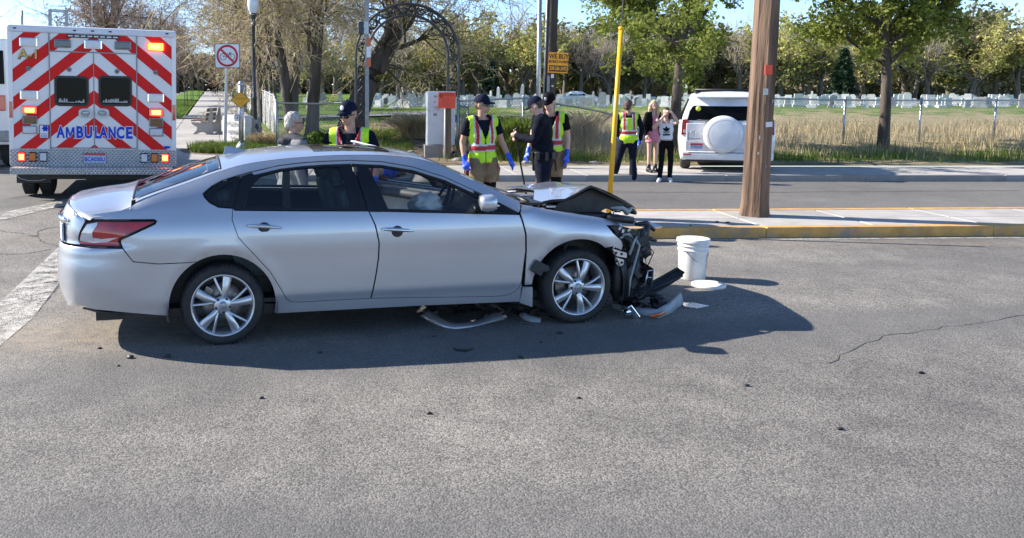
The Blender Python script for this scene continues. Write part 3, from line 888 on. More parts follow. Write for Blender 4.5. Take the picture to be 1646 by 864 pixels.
for side in (-1, 1):
    rd = door(low_r, frame_r, hole_r, side, False)
    q = panel('quarter_window', quarter, M['blackgloss'], sedan, holes=[qhole], side=side, lift=-.006, step=.05)
    panel('pane', qhole, M['cglass'], q, side=side, lift=-.012, flange=0, gap=0, step=.08)
    if side < 0:
        fd = door(low_f, frame_f, hole_f, side, True)
        band = [(p[0], p[1] - .006) for p in DLO_TOP[4:14]]
        panel('window_top_strip', [(.24, 1.252)] + band[1:9] + [(p[0], p[1] - .018) for p in band[1:9]][::-1] + [(.25, 1.236)], M['silver'], sedan, side=side, lift=.001, gap=0, flange=.006)
        for (d_, h0, h1, zz) in ((rd, .181, .433, .872), (fd, 1.179, 1.429, .815)):
            cx = (h0 + h1) / 2
            mb = MB()
            P = [CP_(u_, zz - .012 * (u_ - cx) / .125 - .008 * ((u_ - cx) / .125) ** 2 + .006, -1) for u_ in np.linspace(h0, h1, 9)]
            off = [.003, .02, .03, .034, .035, .034, .03, .02, .003]
            mb.tube([Vector(p) - Vector((0, o_, 0)) for p, o_ in zip(P, off)], [.007, .012, .014, .0145, .0145, .0135, .012, .010, .005], 10, flat=1.25)
            mb.build('handle', M['chrome'] if d_ is fd else M['wheelalloy'], d_)
            mb = MB(); pc = CP_(cx, zz - .012, -1)
            mb.lathe([(0, -.004), (.034, -.004), (.045, -.001)], 18, (pc[0], pc[1], pc[2]), axis='Y')
            mb.build('handle_recess', M['trimdark'], d_)
        # mirror
        mb = MB()
        c = CP_(2.03, .985, -1)
        mb.smooth = True; mb.box((2.00, c[1] - .125, 1.012), (.135, .185, .118), rot=Matrix.Rotation(R(-4), 3, 'Y') @ Matrix.Rotation(R(-14), 3, 'Z'), bev=.042)
        mb.box((2.02, c[1] - .02, .965), (.07, .10, .028), bev=.01)
        mr_ = mb.build('mirror', M['silver'], fd)
        mb = MB(); mb.tube([(1.955 + .13 * i / 8, c[1] - .200 + .05 * ((i - 4) / 4) ** 2, 1.000 - .012 * i / 8) for i in range(9)], [.006] * 9, 6)
        mb.build('mirror_trim', M['chrome'], mr_)
        mb = MB(); mb.box((1.955, c[1] - .12, 1.01), (.012, .15, .085), bev=.005); mb.build('mirror_glass', M['chrome'], mr_)
        mb = MB(); mb.prism([(2.07, .935), (2.285, .905), (2.2, .958), (2.07, 1.02)], 0, .01)
        sail = [(2.085, .938), (2.276, .908), (2.2, .95), (2.09, 1.012)]
        panel('mirror_base', sail, M['blackgloss'], fd, side=-1, lift=.001)
    else:
        # the far front door stands open
        fd = door(low_f, frame_f, hole_f, side, True)
        inner = panel('door_trim', low_f, M['trimgrey'], fd, side=side, lift=-.07, flange=.0)
        hinge = Vector((2.29, .86, 0)); A_ = R(-52)
        Mh = Matrix.Translation(hinge) @ Matrix.Rotation(A_, 4, 'Z') @ Matrix.Translation(-hinge)
        fd.matrix_local = Mh
        mb = MB(); mb.tube([(1.25, .80, .84), (1.6, .80, .84), (2.0, .80, .82), (2.2, .80, .8)], [.03, .05, .05, .03], 8); mb.build('armrest', M['trimdark'], fd)
        for dz in (0.035, .003, -.03):
            mb = MB(); L_ = [CP_(a, b_ + dz, 1) + np.array([0, .014, 0]) for a, b_ in DLO_TOP[8:14]]
            mb.tube([Vector(p) for p in L_], .0115, 6); mb.build('bright_trim', M['white'], fd)

for sd_ in (-1, 1):
    panel('centre_pillar', [(1.0, .955), (1.20, .955), (1.10, 1.31), (.93, 1.31)], M['black'], sedan, side=sd_, lift=-.024, step=.06)
    panel('rear_pillar_trim', [(.03, .995), (.17, .995), (.25, 1.245), (.11, 1.222)], M['black'], sedan, side=sd_, lift=-.024, step=.06)
# roof, glass and boot lid: surfaces over (s, w)
def top(s, w):
    wr = _WR(s); k = np.clip(np.abs(HW - w) / (HW - wr), 0, 1)
    return _ZR(s) + (_ZC(s) - _ZR(s)) * (1 - k ** 2.2)
def top_sheet(name, s0, s1, f0, f1, mat, parent, ns=24, nw=22, lift=0.0, edge_s=None):
    """f0,f1: callables giving w limits at s"""
    V = []; F = []
    for i in range(ns + 1):
        for j in range(nw + 1):
            s_ = s0 + (s1 - s0) * i / ns
            w = f0(s_) + (f1(s_) - f0(s_)) * j / nw
            ss = s_
            if edge_s: ss = edge_s(i / ns, w)
            V.append((ss, w - HW, float(top(ss, w)) + lift))
    for i in range(ns):
        for j in range(nw):
            a = i * (nw + 1) + j; F.append((a, a + nw + 1, a + nw + 2, a + 1))
    me = bpy.data.meshes.new(name); me.from_pydata(V, [], F); me.polygons.foreach_set('use_smooth', [True] * len(F))
    bm = bmesh.new(); bm.from_mesh(me); bmesh.ops.recalc_face_normals(bm, faces=bm.faces[:])
    if sum(f.normal.z for f in bm.faces) < 0: bmesh.ops.reverse_faces(bm, faces=bm.faces[:])
    bm.to_mesh(me); bm.free(); me.update()
    return link(name, me, parent, mat)
wr_ = lambda s_: float(_WR(s_))
roof = top_sheet('roof', .02, 1.62, wr_, lambda s_: 2 * HW - wr_(s_), M['silver'], sedan, 30, 30)
g0 = lambda s_: wr_(s_) + .055
g1 = lambda s_: 2 * HW - wr_(s_) - .055
for a, b in ((-.60, .02), (1.62, 2.36)):
    top_sheet('pillar_skin', a, b, wr_, g0, M['silver'], sedan, 16, 4)
    top_sheet('pillar_skin', a, b, g1, lambda s_: 2 * HW - wr_(s_), M['silver'], sedan, 16, 4)
rg = top_sheet('rear_window', -.625, .015, lambda s_: g0(s_) + .006, lambda s_: g1(s_) - .006, M['cglass'], sedan, 14, 20, -.004)
rb = MB()
for f_ in (g0, g1):
    q_ = .012 if f_ is g0 else -.012
    rb.tube([(s_, f_(s_) + q_ - HW, float(top(s_, f_(s_) + q_)) - .006) for s_ in np.linspace(-.62, .01, 12)], .011, 6)
for s_ in (-.622, .012):
    rb.tube([(s_, w - HW, float(top(s_, w)) - .006) for w in np.linspace(g0(s_), g1(s_), 14)], .011, 6)
rb.build('window_seal', M['black'], rg)
ws = top_sheet('windscreen', 1.63, 2.42, lambda s_: g0(s_) + .006, lambda s_: g1(s_) - .006, M['wglass'], sedan, 14, 20, -.004)
top_sheet('sunroof', .74, 1.36, lambda s_: .47, lambda s_: 2 * HW - .47, glass('sunroof_glass', (.42, .45, .45)), sedan, 10, 10, .003)
for o_ in sedan.children:
    if o_.name in ('roof',):
        bm = bmesh.new(); bm.from_mesh(o_.data); bmesh.ops.delete(bm, geom=[f for f in bm.faces if .76 < f.calc_center_median().x < 1.34 and abs(f.calc_center_median().y) < .42], context='FACES'); bm.to_mesh(o_.data); bm.free()
# boot lid
rear_s = lambda w: float(np.interp(w, PW(np.linspace(U_END, 0, 200))[::-1], PS(np.linspace(U_END, 0, 200))[::-1])) + .086
top_sheet('boot_lid', 0, 1, lambda q: .086, lambda q: 2 * HW - .086, M['silver'], sedan, 14, 30, .002,
          edge_s=lambda t, w: (rear_s(min(w, 2 * HW - w)) + .0) * (1 - t) + (-.63 + .05 * (1 - ((w - HW) / .78) ** 2) * 0) * t)
bl = [o for o in sedan.children if o.name == 'boot_lid'][0].data
for i in range(15):
    for j in (0, 30): bl.vertices[i * 31 + j].co.z -= .03; bl.vertices[i * 31 + j].co.y += -.004 if j == 0 else .004
for j in range(31): bl.vertices[j].co.z -= .014
mb = MB()
mb.tube([Vector(CP_(u_, .935 - .012 * k / 10, -1)) + Vector((-.018, -.0, 0)) for k, u_ in enumerate(np.linspace(us(-1.10), U_END, 11))], [.012] + [.022] * 10, 8, flat=.7)
mb.build('boot_handle_bar', M['chrome'], sedan)
mb = MB(); mb.box(Vector(CP_(us(-1.165), .84, -1)) + Vector((-.004, 0, 0)), (.012, .16, .13), rot=Matrix.Rotation(R(12), 3, 'Z')); mb.build('number_plate', pm('plate', (.5, .53, .62), .4, var=.3, scale=30), sedan)
text_mesh('2.5', .045, M['steeld'], sedan, 'badge', tuple(Vector(CP_(us(-1.04), .985, -1)) + Vector((-.010, -.010, 0))), (R(80), 0, R(-50)))
# antenna fin on the roof
mb = MB(); zz = float(top(.16, HW))
mb.add([(.06, -.035, zz - .01), (.06, .035, zz - .01), (.26, .012, zz + .012), (.26, -.012, zz + .012), (.075, -.006, zz + .055), (.075, .006, zz + .055), (.12, 0, zz + .055)],
       [(0, 1, 5, 4), (1, 2, 6, 5), (2, 3, 6), (3, 0, 4, 6), (4, 5, 6), (0, 3, 2, 1)])
mb.build('antenna_fin', M['silver'], sedan)

# wheels
def make_wheel(rot):
    w = MB()
    # tyre, axis Y, outer face at y = 0 (towards -Y)
    prof = [(.226, .012), (.236, .002), (.262, -.004), (.283, .006), (.297, .028), (.303, .055), (.304, .10), (.303, .15), (.297, .178), (.283, .2), (.25, .205), (.226, .195)]
    w.lathe(prof, 56, axis='Y', closed=True)
    for k in range(56):
        a = 2 * math.pi * k / 56
        for yy in (.03, .17):
            w.box((.3015 * math.cos(a), yy, .3015 * math.sin(a)), (.004, .030, .012), rot=Matrix.Rotation(-a, 3, 'Y'))
    tyre = w.build('wheel', M['rubber'], sedan)
    r_ = MB()
    r_.lathe([(.219, .10), (.214, .05), (.217, .02), (.231, .010), (.2325, .005), (.229, .002), (.221, .005), (.213, .022), (.206, .06), (.20, .15)], 56, axis='Y', smooth=True)
    r_.lathe([(.0, .012), (.045, .014), (.066, .024), (.07, .05)], 28, axis='Y')
    r_.build('rim', M['wheelalloy'], tyre)
    def spoke(a, w0, w1, off):
        m_ = MB(); vs = []
        n = 7
        for i in range(n):
            t = i / (n - 1); rr = .045 + (.213 - .045) * t
            ww = w0 + (w1 - w0) * t
            yy = .026 - .014 * math.sin(math.pi * min(1, t * 1.1)) - .004 * t
            sh = off * (1 - t)
            for (dx, dy) in ((-ww, .012), (-ww * .8, 0), (0, -.004 if w1 > .02 else -.001), (ww * .8, 0), (ww, .012), (ww * .8, .035), (-ww * .8, .035)):
                x_, z_ = rr, sh + dx
                vs.append((x_ * math.cos(a) - z_ * math.sin(a), yy + dy, x_ * math.sin(a) + z_ * math.cos(a)))
        fs = []
        for i in range(n - 1):
            for k in range(7): fs.append((i * 7 + k, i * 7 + (k + 1) % 7, (i + 1) * 7 + (k + 1) % 7, (i + 1) * 7 + k))
        m_.add(vs, fs, True); m_.build('spoke', M['wheelalloy'], tyre)
    for k in range(5):
        spoke(R(rot + 72 * k), .020, .036, 0)
        spoke(R(rot + 26 + 72 * k), .009, .010, -.02)
    for k in range(5):
        a = R(rot + 36 + 13 + 72 * k)
        m_ = MB(); m_.lathe([(.0, .012), (.009, .013), (.010, .03), (.012, .034)], 8, (.053 * math.cos(a), 0, .053 * math.sin(a)), axis='Y'); m_.build('wheel_nut', M['black'], tyre)
    m_ = MB(); m_.lathe([(0, .006), (.028, .007), (.031, .012), (.031, .02)], 24, axis='Y'); m_.lathe([(.020, .0045), (.024, .0045), (.024, .0075), (.020, .0075)], 24, axis='Y', closed=True); m_.box((0, .005, 0), (.046, .004, .008)); m_.build('hub_cap', M['steel'], tyre)
    m_ = MB(); m_.lathe([(.06, .11), (.15, .11), (.152, .13), (.06, .13)], 32, axis='Y'); m_.build('brake_disc', M['brake'], tyre)
    m_ = MB(); m_.box((.13 * math.cos(R(150)), .115, .13 * math.sin(R(150))), (.07, .05, .12), rot=Matrix.Rotation(R(-150), 3, 'Y'), bev=.01); m_.build('brake_caliper', M['brake'], tyre)
    m_ = MB(); m_.lathe([(0, .17), (.2, .165)], 24, axis='Y'); m_.build('wheel_back', M['black'], tyre)
    return tyre
wr1 = make_wheel(80); wr1.location = (0.0, -HW + .020, .296)
wr2 = make_wheel(66); wr2.location = (2.805, -HW + .018, .298); wr2.rotation_euler = (0, 0, R(2))
for w_, s_ in ((wr1, 0), (wr2, 2.805)):
    c_ = copy_tree(w_, sedan); c_.parent = sedan; c_.location = (s_, HW - .02, .297); c_.rotation_euler = (0, 0, R(180))
# wheel housings (dark liners), floor and underbody
def liner(cx, cz, r):
    for sd_ in (-1, 1):
        m_ = MB(); pts = []
        m_.lathe([(r + .012, 0), (r + .03, .06), (r + .03, .32)], 24, (cx, -HW + .034 if sd_ < 0 else HW - .354, cz), axis='Y', a0=R(-15), a1=R(195))
        m_.box((cx, sd_ * (HW - .33), cz + .1), (2 * r, .02, r * 1.3))
        m_.build('wheel_liner', M['black'], sedan)
liner(0, .29, .385); liner(2.80, .294, .392)
mb = MB(); mb.box((.95, 0, .235), (3.7, 1.55, .06)); mb.box((-.62, 0, .42), (.5, 1.3, .12)); mb.box((.55, .25, .19), (2.6, .12, .08)); mb.tube([(-.95, .4, .34), (-.6, .4, .34)], .07, 12)
mb.build('underbody', M['black'], sedan)
mb = MB(); mb.tube([(us(-1.0) + .02, -.72, .29), (-.85, -.8, .27), (-.7, -.83, .262)], [.008, .012, .010], 6); mb.build('bumper_lower_edge', M['black'], sedan)

# interior
mb = MB(); mb.box((1.1, 0, .30), (2.6, 1.6, .03)); mb.box((-.42, 0, .85), (.45, 1.45, .40)); mb.box((-.55, 0, 1.0), (.35, 1.4, .03)); mb.build('cabin_floor', M['trimdark'], sedan)
for s_ in (-1,):
    panel('door_trim', low_r, M['trimdark'], sedan, side=s_, lift=-.075, flange=0); panel('door_trim', low_f, M['trimdark'], sedan, side=s_, lift=-.075, flange=0)
panel('door_trim', low_r, M['trimdark'], sedan, side=1, lift=-.075, flange=0)
def seat(x, y, w, rear=False):
    m_ = MB()
    m_.box((x, y, .53), (.52, w, .16), bev=.05)
    m_.box((x - .28, y, .83), (.15, w, .58), rot=Matrix.Rotation(R(-14), 3, 'Y'), bev=.06)
    o_ = m_.build('rear_seat' if rear else 'front_seat', M['cloth'], sedan)
    ys_ = (y,) if not rear else (y - .4, y + .4)
    for yy in ys_:
        m_ = MB()
        m_.box((x - .40, yy, 1.19), (.10, .26, .17), rot=Matrix.Rotation(R(-10), 3, 'Y'), bev=.045)
        m_.tube([(x - .37, yy - .05, 1.04), (x - .385, yy - .05, 1.14)], .008, 6); m_.tube([(x - .37, yy + .05, 1.04), (x - .385, yy + .05, 1.14)], .008, 6)
        m_.build('headrest', M['cloth'], o_)
seat(1.32, -.38, .52); seat(1.32, .38, .52); seat(.38, 0, 1.35, True)
top_sheet('headliner', .04, 1.60, lambda s_: wr_(s_) + .05, lambda s_: 2 * HW - wr_(s_) - .05, M['trimgrey'], sedan, 24, 24, -.03)
hl_ = [o_ for o_ in sedan.children if o_.name == 'headliner'][0]; bm = bmesh.new(); bm.from_mesh(hl_.data); bmesh.ops.delete(bm, geom=[f for f in bm.faces if .74 < f.calc_center_median().x < 1.36 and abs(f.calc_center_median().y) < .43], context='FACES'); bm.to_mesh(hl_.data); bm.free()
m_ = MB()
m_.box((2.16, 0, .80), (.34, 1.5, .20), bev=.07); m_.box((2.0, 0, .62), (.2, 1.5, .2), bev=.04); m_.box((2.36, 0, .90), (.24, 1.5, .03), bev=.01)
m_.build('dashboard', M['trimdark'], sedan)
m_ = MB()
sw = Matrix.Translation((1.82, -.38, .93)) @ Matrix.Rotation(R(-66), 4, 'Y')
m_.M = sw
m_.lathe([(.185 + .014 * math.cos(a), .014 * math.sin(a)) for a in np.linspace(0, 2 * math.pi, 9)[:-1]], 32, closed=True)
for a in (0, R(120), R(240)): m_.tube([(0, 0, -.02), (.18 * math.cos(a), .18 * math.sin(a), 0)], .016, 6)
m_.M = Matrix(); m_.tube([(1.83, -.38, .92), (2.05, -.38, .83)], .03, 8)
m_.build('steering_wheel', M['black'], sedan)
bm = bmesh.new(); bmesh.ops.create_icosphere(bm, subdivisions=4, radius=1)
for v in bm.verts:
    n_ = noise.noise(v.co * 2.3 + Vector((3, 1, 7))) * .26 + noise.noise(v.co * 4.5) * .06
    v.co = Vector((v.co.x * .13, v.co.y * .16, v.co.z * .105)) * (1 + n_)
me_ = bpy.data.meshes.new('airbag'); bm.to_mesh(me_); bm.free(); me_.polygons.foreach_set('use_smooth', [True] * len(me_.polygons))
ab = link('airbag', me_, sedan, M['airbag']); ab.location = (1.665, -.42, .93)
m_ = MB(); m_.box((1.95, .1, 1.06), (.03, .2, .07), bev=.02); m_.build('rear_view_mirror', M['black'], sedan)
m_ = MB(); m_.box((.66, .80, 1.0), (.07, .06, .60)); m_.box((1.02, .66, 1.10), (.10, .05, .40), rot=Matrix.Rotation(R(18), 3, 'X')); m_.build('far_pillar_trim', M['trimgrey'], sedan)
m_ = MB(); m_.tube([(1.02, -.70, 1.28), (1.06, -.74, .9), (1.15, -.72, .6)], [.02, .02, .02], 6, flat=.2); m_.build('seat_belt', M['trimdark'], sedan)

# ------------------------------------------------------------------ wrecked front
Hc = lambda X, Y, w: cp(800 + X / 5.76, 280 + Y / 5.76, w)
Dc = lambda X, Y, w: cp(780 + X / 3.324, 280 + Y / 3.324, w)
# bonnet: buckled into a tent, near gable open
near = [Hc(330, 280, .30), Hc(420, 250, .29), Hc(500, 233, .28), Hc(620, 226, .27), Hc(740, 168, .26), Hc(820, 118, .26), Hc(868, 99, .27), Hc(960, 138, .30), Hc(1060, 186, .34), Hc(1180, 246, .42), Hc(1245, 282, .50)]
far_ = [Hc(338, 152, .78), Hc(400, 146, .78), Hc(480, 138, .78), Hc(600, 122, .78), Hc(720, 107, .78), Hc(800, 97, .78), Hc(868, 97, .78), Hc(960, 200, 1.32), Hc(1060, 270, 1.28), Hc(1170, 310, 1.2), Hc(1235, 318, 1.1)]
far2 = [Vector((p.x + .02, .66, min(p.z - .05, .98) if i < 7 else p.z - .03)) for i, p in enumerate(far_)]
V = []; F = []; nr = 10
for i, (a, b, c_) in enumerate(zip(near, far_, far2)):
    for k in range(nr + 1):
        t = k / nr
        p = a.lerp(b, t * 2) if t < .5 else b.lerp(c_, t * 2 - 1)
        p.z += (.006 if i < 6 else -.01) * math.sin(math.pi * t) + .006 * math.sin(9 * t + i) * (1 if i in (5, 6, 7, 8, 9) else .3)
        if i >= 7: p.x += .05 * math.sin(math.pi * t)
        V.append(p)
for i in range(len(near) - 1):
    for k in range(nr):
        a = i * (nr + 1) + k; F.append((a, a + nr + 1, a + nr + 2, a + 1))
me_ = bpy.data.meshes.new('bonnet'); me_.from_pydata(V, [], F)
bm = bmesh.new(); bm.from_mesh(me_); bmesh.ops.recalc_face_normals(bm, faces=bm.faces[:])
if sum(f.normal.z for f in bm.faces) < 0: bmesh.ops.reverse_faces(bm, faces=bm.faces[:])
bmesh.ops.subdivide_edges(bm, edges=bm.edges[:], cuts=1, smooth=.0); bm.to_mesh(me_); bm.free()
me_.polygons.foreach_set('use_smooth', [True] * len(me_.polygons))
bon = link('bonnet', me_, sedan, M['silver'])
me2 = me_.copy();
for v in me2.vertices: v.co.z -= .022; v.co.y += .012 if v.co.y < 0 else -.012
ib = link('bonnet_inner', me2, bon); me2.materials.clear(); me2.materials.append(M['engine'])
m_ = MB()
m_.tube([p + Vector((0, .012, -.014)) for p in near], .012, 6)
for k in (2, 5, 8):
    m_.tube([Vector(V[i * (nr + 1) + k]) + Vector((0, 0, -.035)) for i in range(1, len(near))], .016, 6)
m_.build('bonnet_rib', M['engine'], bon)
m_ = MB(); m_.tube([near[-1] + Vector((0, .02, -.02)), near[-1] + Vector((-.05, .0, -.06)), near[-2] + Vector((-.02, 0, -.06)), near[-2] + Vector((-.2, .02, -.05))], [.02, .03, .02, .01], 8); m_.build('torn_bonnet_edge', M['trimgrey'], bon)
m_ = MB(); m_.prism([(Hc(x_, y_, .42).x, Hc(x_, y_, .42).z) for x_, y_ in ((560, 268), (700, 222), (865, 135), (1020, 200), (1170, 268), (1150, 325), (1000, 315), (900, 372), (640, 372), (520, 320))], -HW + .42, -HW + .66); m_.build('bonnet_insulation', M['engine'], bon)
# engine bay
m_ = MB(); m_.box((2.84, .02, .60), (.82, 1.3, .28), bev=.03); m_.box((2.76, 0, .74), (.5, 1.15, .08), bev=.02); m_.box((3.1, .05, .62), (.24, 1.3, .45), bev=.03); m_.box((2.5, 0, .84), (.1, 1.4, .08))
r0 = random.Random(4)
for k in range(46):
    m_.box((r0.uniform(2.52, 3.16), r0.uniform(-.66, .62), r0.uniform(.68, .79)), (r0.uniform(.03, .16), r0.uniform(.03, .16), r0.uniform(.03, .12)), rot=Matrix.Rotation(r0.uniform(0, 3), 3, 'Z'), bev=.006)
for k in range(12):
    x_, y_ = r0.uniform(2.55, 3.1), r0.uniform(-.6, .5)
    m_.tube([(x_, y_, .76), (x_ + r0.uniform(-.1, .1), y_ + .1, .82), (x_ + r0.uniform(-.2, .2), y_ + .2, .76)], .010, 5)
m_.build('engine', M['engine'], sedan)
m_ = MB()
for (X, Y, w, sx, sz) in ((845, 325, .7, .05, .02), (480, 295, .45, .09, .02), (350, 282, .5, .05, .02), (265, 262, .6, .03, .05), (900, 300, .8, .03, .02), (1050, 300, .75, .12, .015), (1130, 320, .7, .10, .012)):
    m_.box(Hc(X, Y, w), (sx, .06, sz), rot=Matrix.Rotation(r0.uniform(-.3, .3), 3, 'Y'), bev=.004)
m_.build('engine_fittings', M['alu'], sedan)['kind'] = 'stuff'
m_ = MB(); m_.tube([(2.42, y_, .965 + .02 * (1 - (y_ / .8) ** 2)) for y_ in np.linspace(-.74, .74, 9)], .03, 6, flat=.5); m_.box((2.50, 0, .955), (.14, 1.42, .02)); m_.build('cowl', M['black'], sedan)
m_ = MB()
for k in range(2): m_.tube([(2.38 - .05 * k, -.6 + .5 * k, 1.0), (2.30, -.1 + .5 * k, 1.035)], .007, 5)
m_.build('wiper', M['black'], sedan)
m_ = MB(); m_.tube([Hc(60, 168, 1.25), Hc(200, 158, 1.25), Hc(335, 152, 1.25)], .010, 6); m_.tube([Hc(130, 205, .9), Hc(200, 235, .8), Hc(260, 262, .7)], .014, 6); m_.tube([Hc(150, 200, 1.0), Hc(220, 230, .9), Hc(300, 250, .8)], .01, 6); m_.build('bonnet_hinge', M['white'], sedan)
m_ = MB(); m_.box((3.08, .74, .63), (.5, .1, .45), bev=.03); m_.build('far_fender', M['silver'], sedan)
m_ = MB()
m_.tube([Hc(1000, 395, .16), Hc(1110, 408, .15), Hc(1250, 425, .15)], [.03, .035, .03], 7)
m_.tube([Hc(640, 372, .2), Hc(900, 385, .2), Hc(1150, 415, .2)], .018, 6)
m_.tube([Hc(1030, 360, .4), Hc(1045, 395, .4)], .022, 7); m_.tube([Hc(1075, 350, .4), Hc(1060, 385, .4)], .006, 5)
m_.build('upper_carrier', M['black'], sedan)
m_ = MB(); m_.prism([(Hc(x_, y_, .1).x, Hc(x_, y_, .1).z) for x_, y_ in ((1035, 482), (1150, 482), (1290, 518), (1320, 600), (1250, 560), (1120, 562))], -HW + .09, -HW + .26); m_.build('headlamp_opening', M['engine'], sedan)
m_ = MB()
for (X, Y, a) in ((1160, 525, .3), (1215, 515, 1.0), (1130, 500, .6)): m_.box(Hc(X, Y, .085), (.018, .012, .03), rot=Matrix.Rotation(a, 3, 'Y'), bev=.003)
m_.build('headlamp_clip', M['clearlens'], sedan)
m_ = MB()
def strut(pts, w, r, flat=.5): m_.tube([Dc(a, b, w) for a, b in pts], r, 7, flat=flat)
strut([(815, 300), (800, 380), (770, 440), (760, 500)], .10, [.02, .03, .03, .02]); strut([(740, 330), (775, 350), (790, 400), (765, 450)], .07, [.015, .025, .025, .01])
strut([(730, 440), (715, 520), (705, 600), (712, 670)], .12, [.05, .07, .07, .05], .7); strut([(760, 420), (750, 540), (745, 650)], .16, [.06, .08, .07], .7)
strut([(800, 440), (790, 540), (770, 640)], .22, [.04, .06, .05], .7)
strut([(830, 290), (840, 340), (825, 400)], .16, [.03, .05, .03]); strut([(870, 270), (850, 330), (845, 400), (820, 450)], .25, [.02, .05, .04, .02])
strut([(800, 265), (860, 262), (905, 300)], .30, [.015, .025, .015]); strut([(860, 340), (885, 345), (915, 355)], .25, [.02, .02, .01]); strut([(875, 370), (865, 420), (850, 440)], .3, [.012, .03, .02]); strut([(840, 415), (860, 440), (878, 430), (880, 380)], .3, [.01, .03, .025, .006])
strut([(690, 480), (700, 560), (690, 640)], .2, [.05, .06, .05])
m_.build('crushed_plastic_carrier', M['black'], sedan)
m_ = MB()
def jbox(m_, c, d, rot, r_):
    o = len(m_.v); m_.box(c, d, rot=rot); c = Vector(c)
    for i in range(o, len(m_.v)):
        v = Vector(m_.v[i]); m_.v[i] = tuple(c + (v - c) * r_.uniform(.35, 1.25))
r1 = random.Random(11)
for k in range(64):
    X = r1.uniform(700, 860); Y = r1.uniform(330, 660)
    if X > 830 and Y > 470: continue
    q = Dc(X, Y, r1.uniform(.10, .5)); jbox(m_, q, (r1.uniform(.02, .10), r1.uniform(.01, .05), r1.uniform(.02, .13)), Matrix.Rotation(r1.uniform(-1, 1), 3, 'Y') @ Matrix.Rotation(r1.uniform(-1, 1), 3, 'X'), r1)
    if k % 4 == 0: m_.tube([q, q + Vector((r1.uniform(-.02, .1), -.04, -.08)), q + Vector((r1.uniform(-.05, .14), -.02, -.2))], .0045, 4)
m_.build('broken_plastic', M['engine'], sedan)['kind'] = 'stuff'
m_ = MB()
for pts, w in (([(735, 325), (770, 318), (790, 340)], .075), ([(770, 430), (800, 350), (812, 330)], .06), ([(805, 350), (825, 380), (800, 470), (775, 560), (768, 650)], .065), ([(720, 340), (750, 330)], .07)):
    m_.tube([Dc(a, b, w) for a, b in pts], [.012] + [.010] * (len(pts) - 2) + [.004], 6)
m_.build('torn_edge', M['trimgrey'], sedan)
for pl, w in (([(675, 395), (752, 418), (752, 445), (700, 435), (690, 418)], .055), ([(690, 440), (738, 455), (735, 480), (712, 492), (695, 472)], .06)):
    m_ = MB(); m_.prism([(Dc(a, b, w).x, Dc(a, b, w).z) for a, b in pl], -HW + w - .012, -HW + w + .002); br = m_.build('bracket', M['alu'], sedan)
    cx = sum(p[0] for p in pl) / len(pl); cy = sum(p[1] for p in pl) / len(pl)
    for dx in (-14, 16):
        q = Dc(cx + dx, cy + dx * .2, w - .016); m_ = MB(); m_.lathe([(0, 0), (.011, 0), (.011, .004)], 10, tuple(q), axis='Y'); m_.build('bracket_hole', M['black'], br)
m_ = MB()
b0 = [Dc(825, 455, .30), Dc(900, 505, .18), Dc(885, 600, .18), Dc(815, 570, .30)]
b1 = [p + Vector((.12, 1.15, -.0)) for p in b0]
m_.add(b0 + b1, [(0, 1, 5, 4), (1, 2, 6, 5), (2, 3, 7, 6), (3, 0, 4, 7)])
m_.build('bumper_beam', M['alu'], sedan)
m_ = MB()
e0 = Dc(868, 515, .17); e1 = Dc(900, 512, .17); e2 = Dc(885, 600, .17); e3 = Dc(852, 590, .17)
m_.tube([e0, e1, e2, e3, e0], .009, 6); mid_a = e0.lerp(e3, .45); mid_b = e1.lerp(e2, .45); m_.tube([mid_a, mid_b], .007, 6)
m_.build('beam_end', M['alu'], sedan)
m_ = MB()
q = [Dc(810, 258, .30), Dc(870, 248, .35), Dc(948, 278, .35), Dc(905, 282, .30), Dc(870, 287, .28)]
m_.add(q + [p + Vector((0, .02, -.012)) for p in q], [(0, 1, 2, 3, 4), (9, 8, 7, 6, 5)] + [(i, (i + 1) % 5, 5 + (i + 1) % 5, 5 + i) for i in range(5)])
m_.build('torn_fender_tip', M['silver'], sedan)
m_ = MB()
for pts, w in (([(330, 520), (400, 450), (430, 400)], .10), ([(345, 500), (395, 440), (440, 370)], .14)):
    m_.tube([Dc(a, b, w) for a, b in pts], [.012, .02, .01], 6, flat=.4)
m_.box(Dc(285, 500, -.01), (.10, .02, .10), rot=Matrix.Rotation(.5, 3, 'Y'), bev=.02); m_.box(Dc(325, 503, -.01), (.05, .02, .05), rot=Matrix.Rotation(-.3, 3, 'Y'), bev=.01)
m_.build('torn_liner', M['trimdark'], sedan)['kind'] = 'stuff'

def loft_strip(rows, mat, name, th=.004):
    """rows: list of point lists of equal length -> thin shell"""
    V = [Vector(p) for r in rows for p in r]; n = len(rows[0]); F = []
    for i in range(len(rows) - 1):
        for k in range(n - 1): F.append((i * n + k, i * n + k + 1, (i + 1) * n + k + 1, (i + 1) * n + k))
    me = bpy.data.meshes.new(name); me.from_pydata(V, [], F); me.polygons.foreach_set('use_smooth', [True] * len(F))
    o = link(name, me, None, mat)
    md = o.modifiers.new('thick', 'SOLIDIFY'); md.thickness = th
    return o
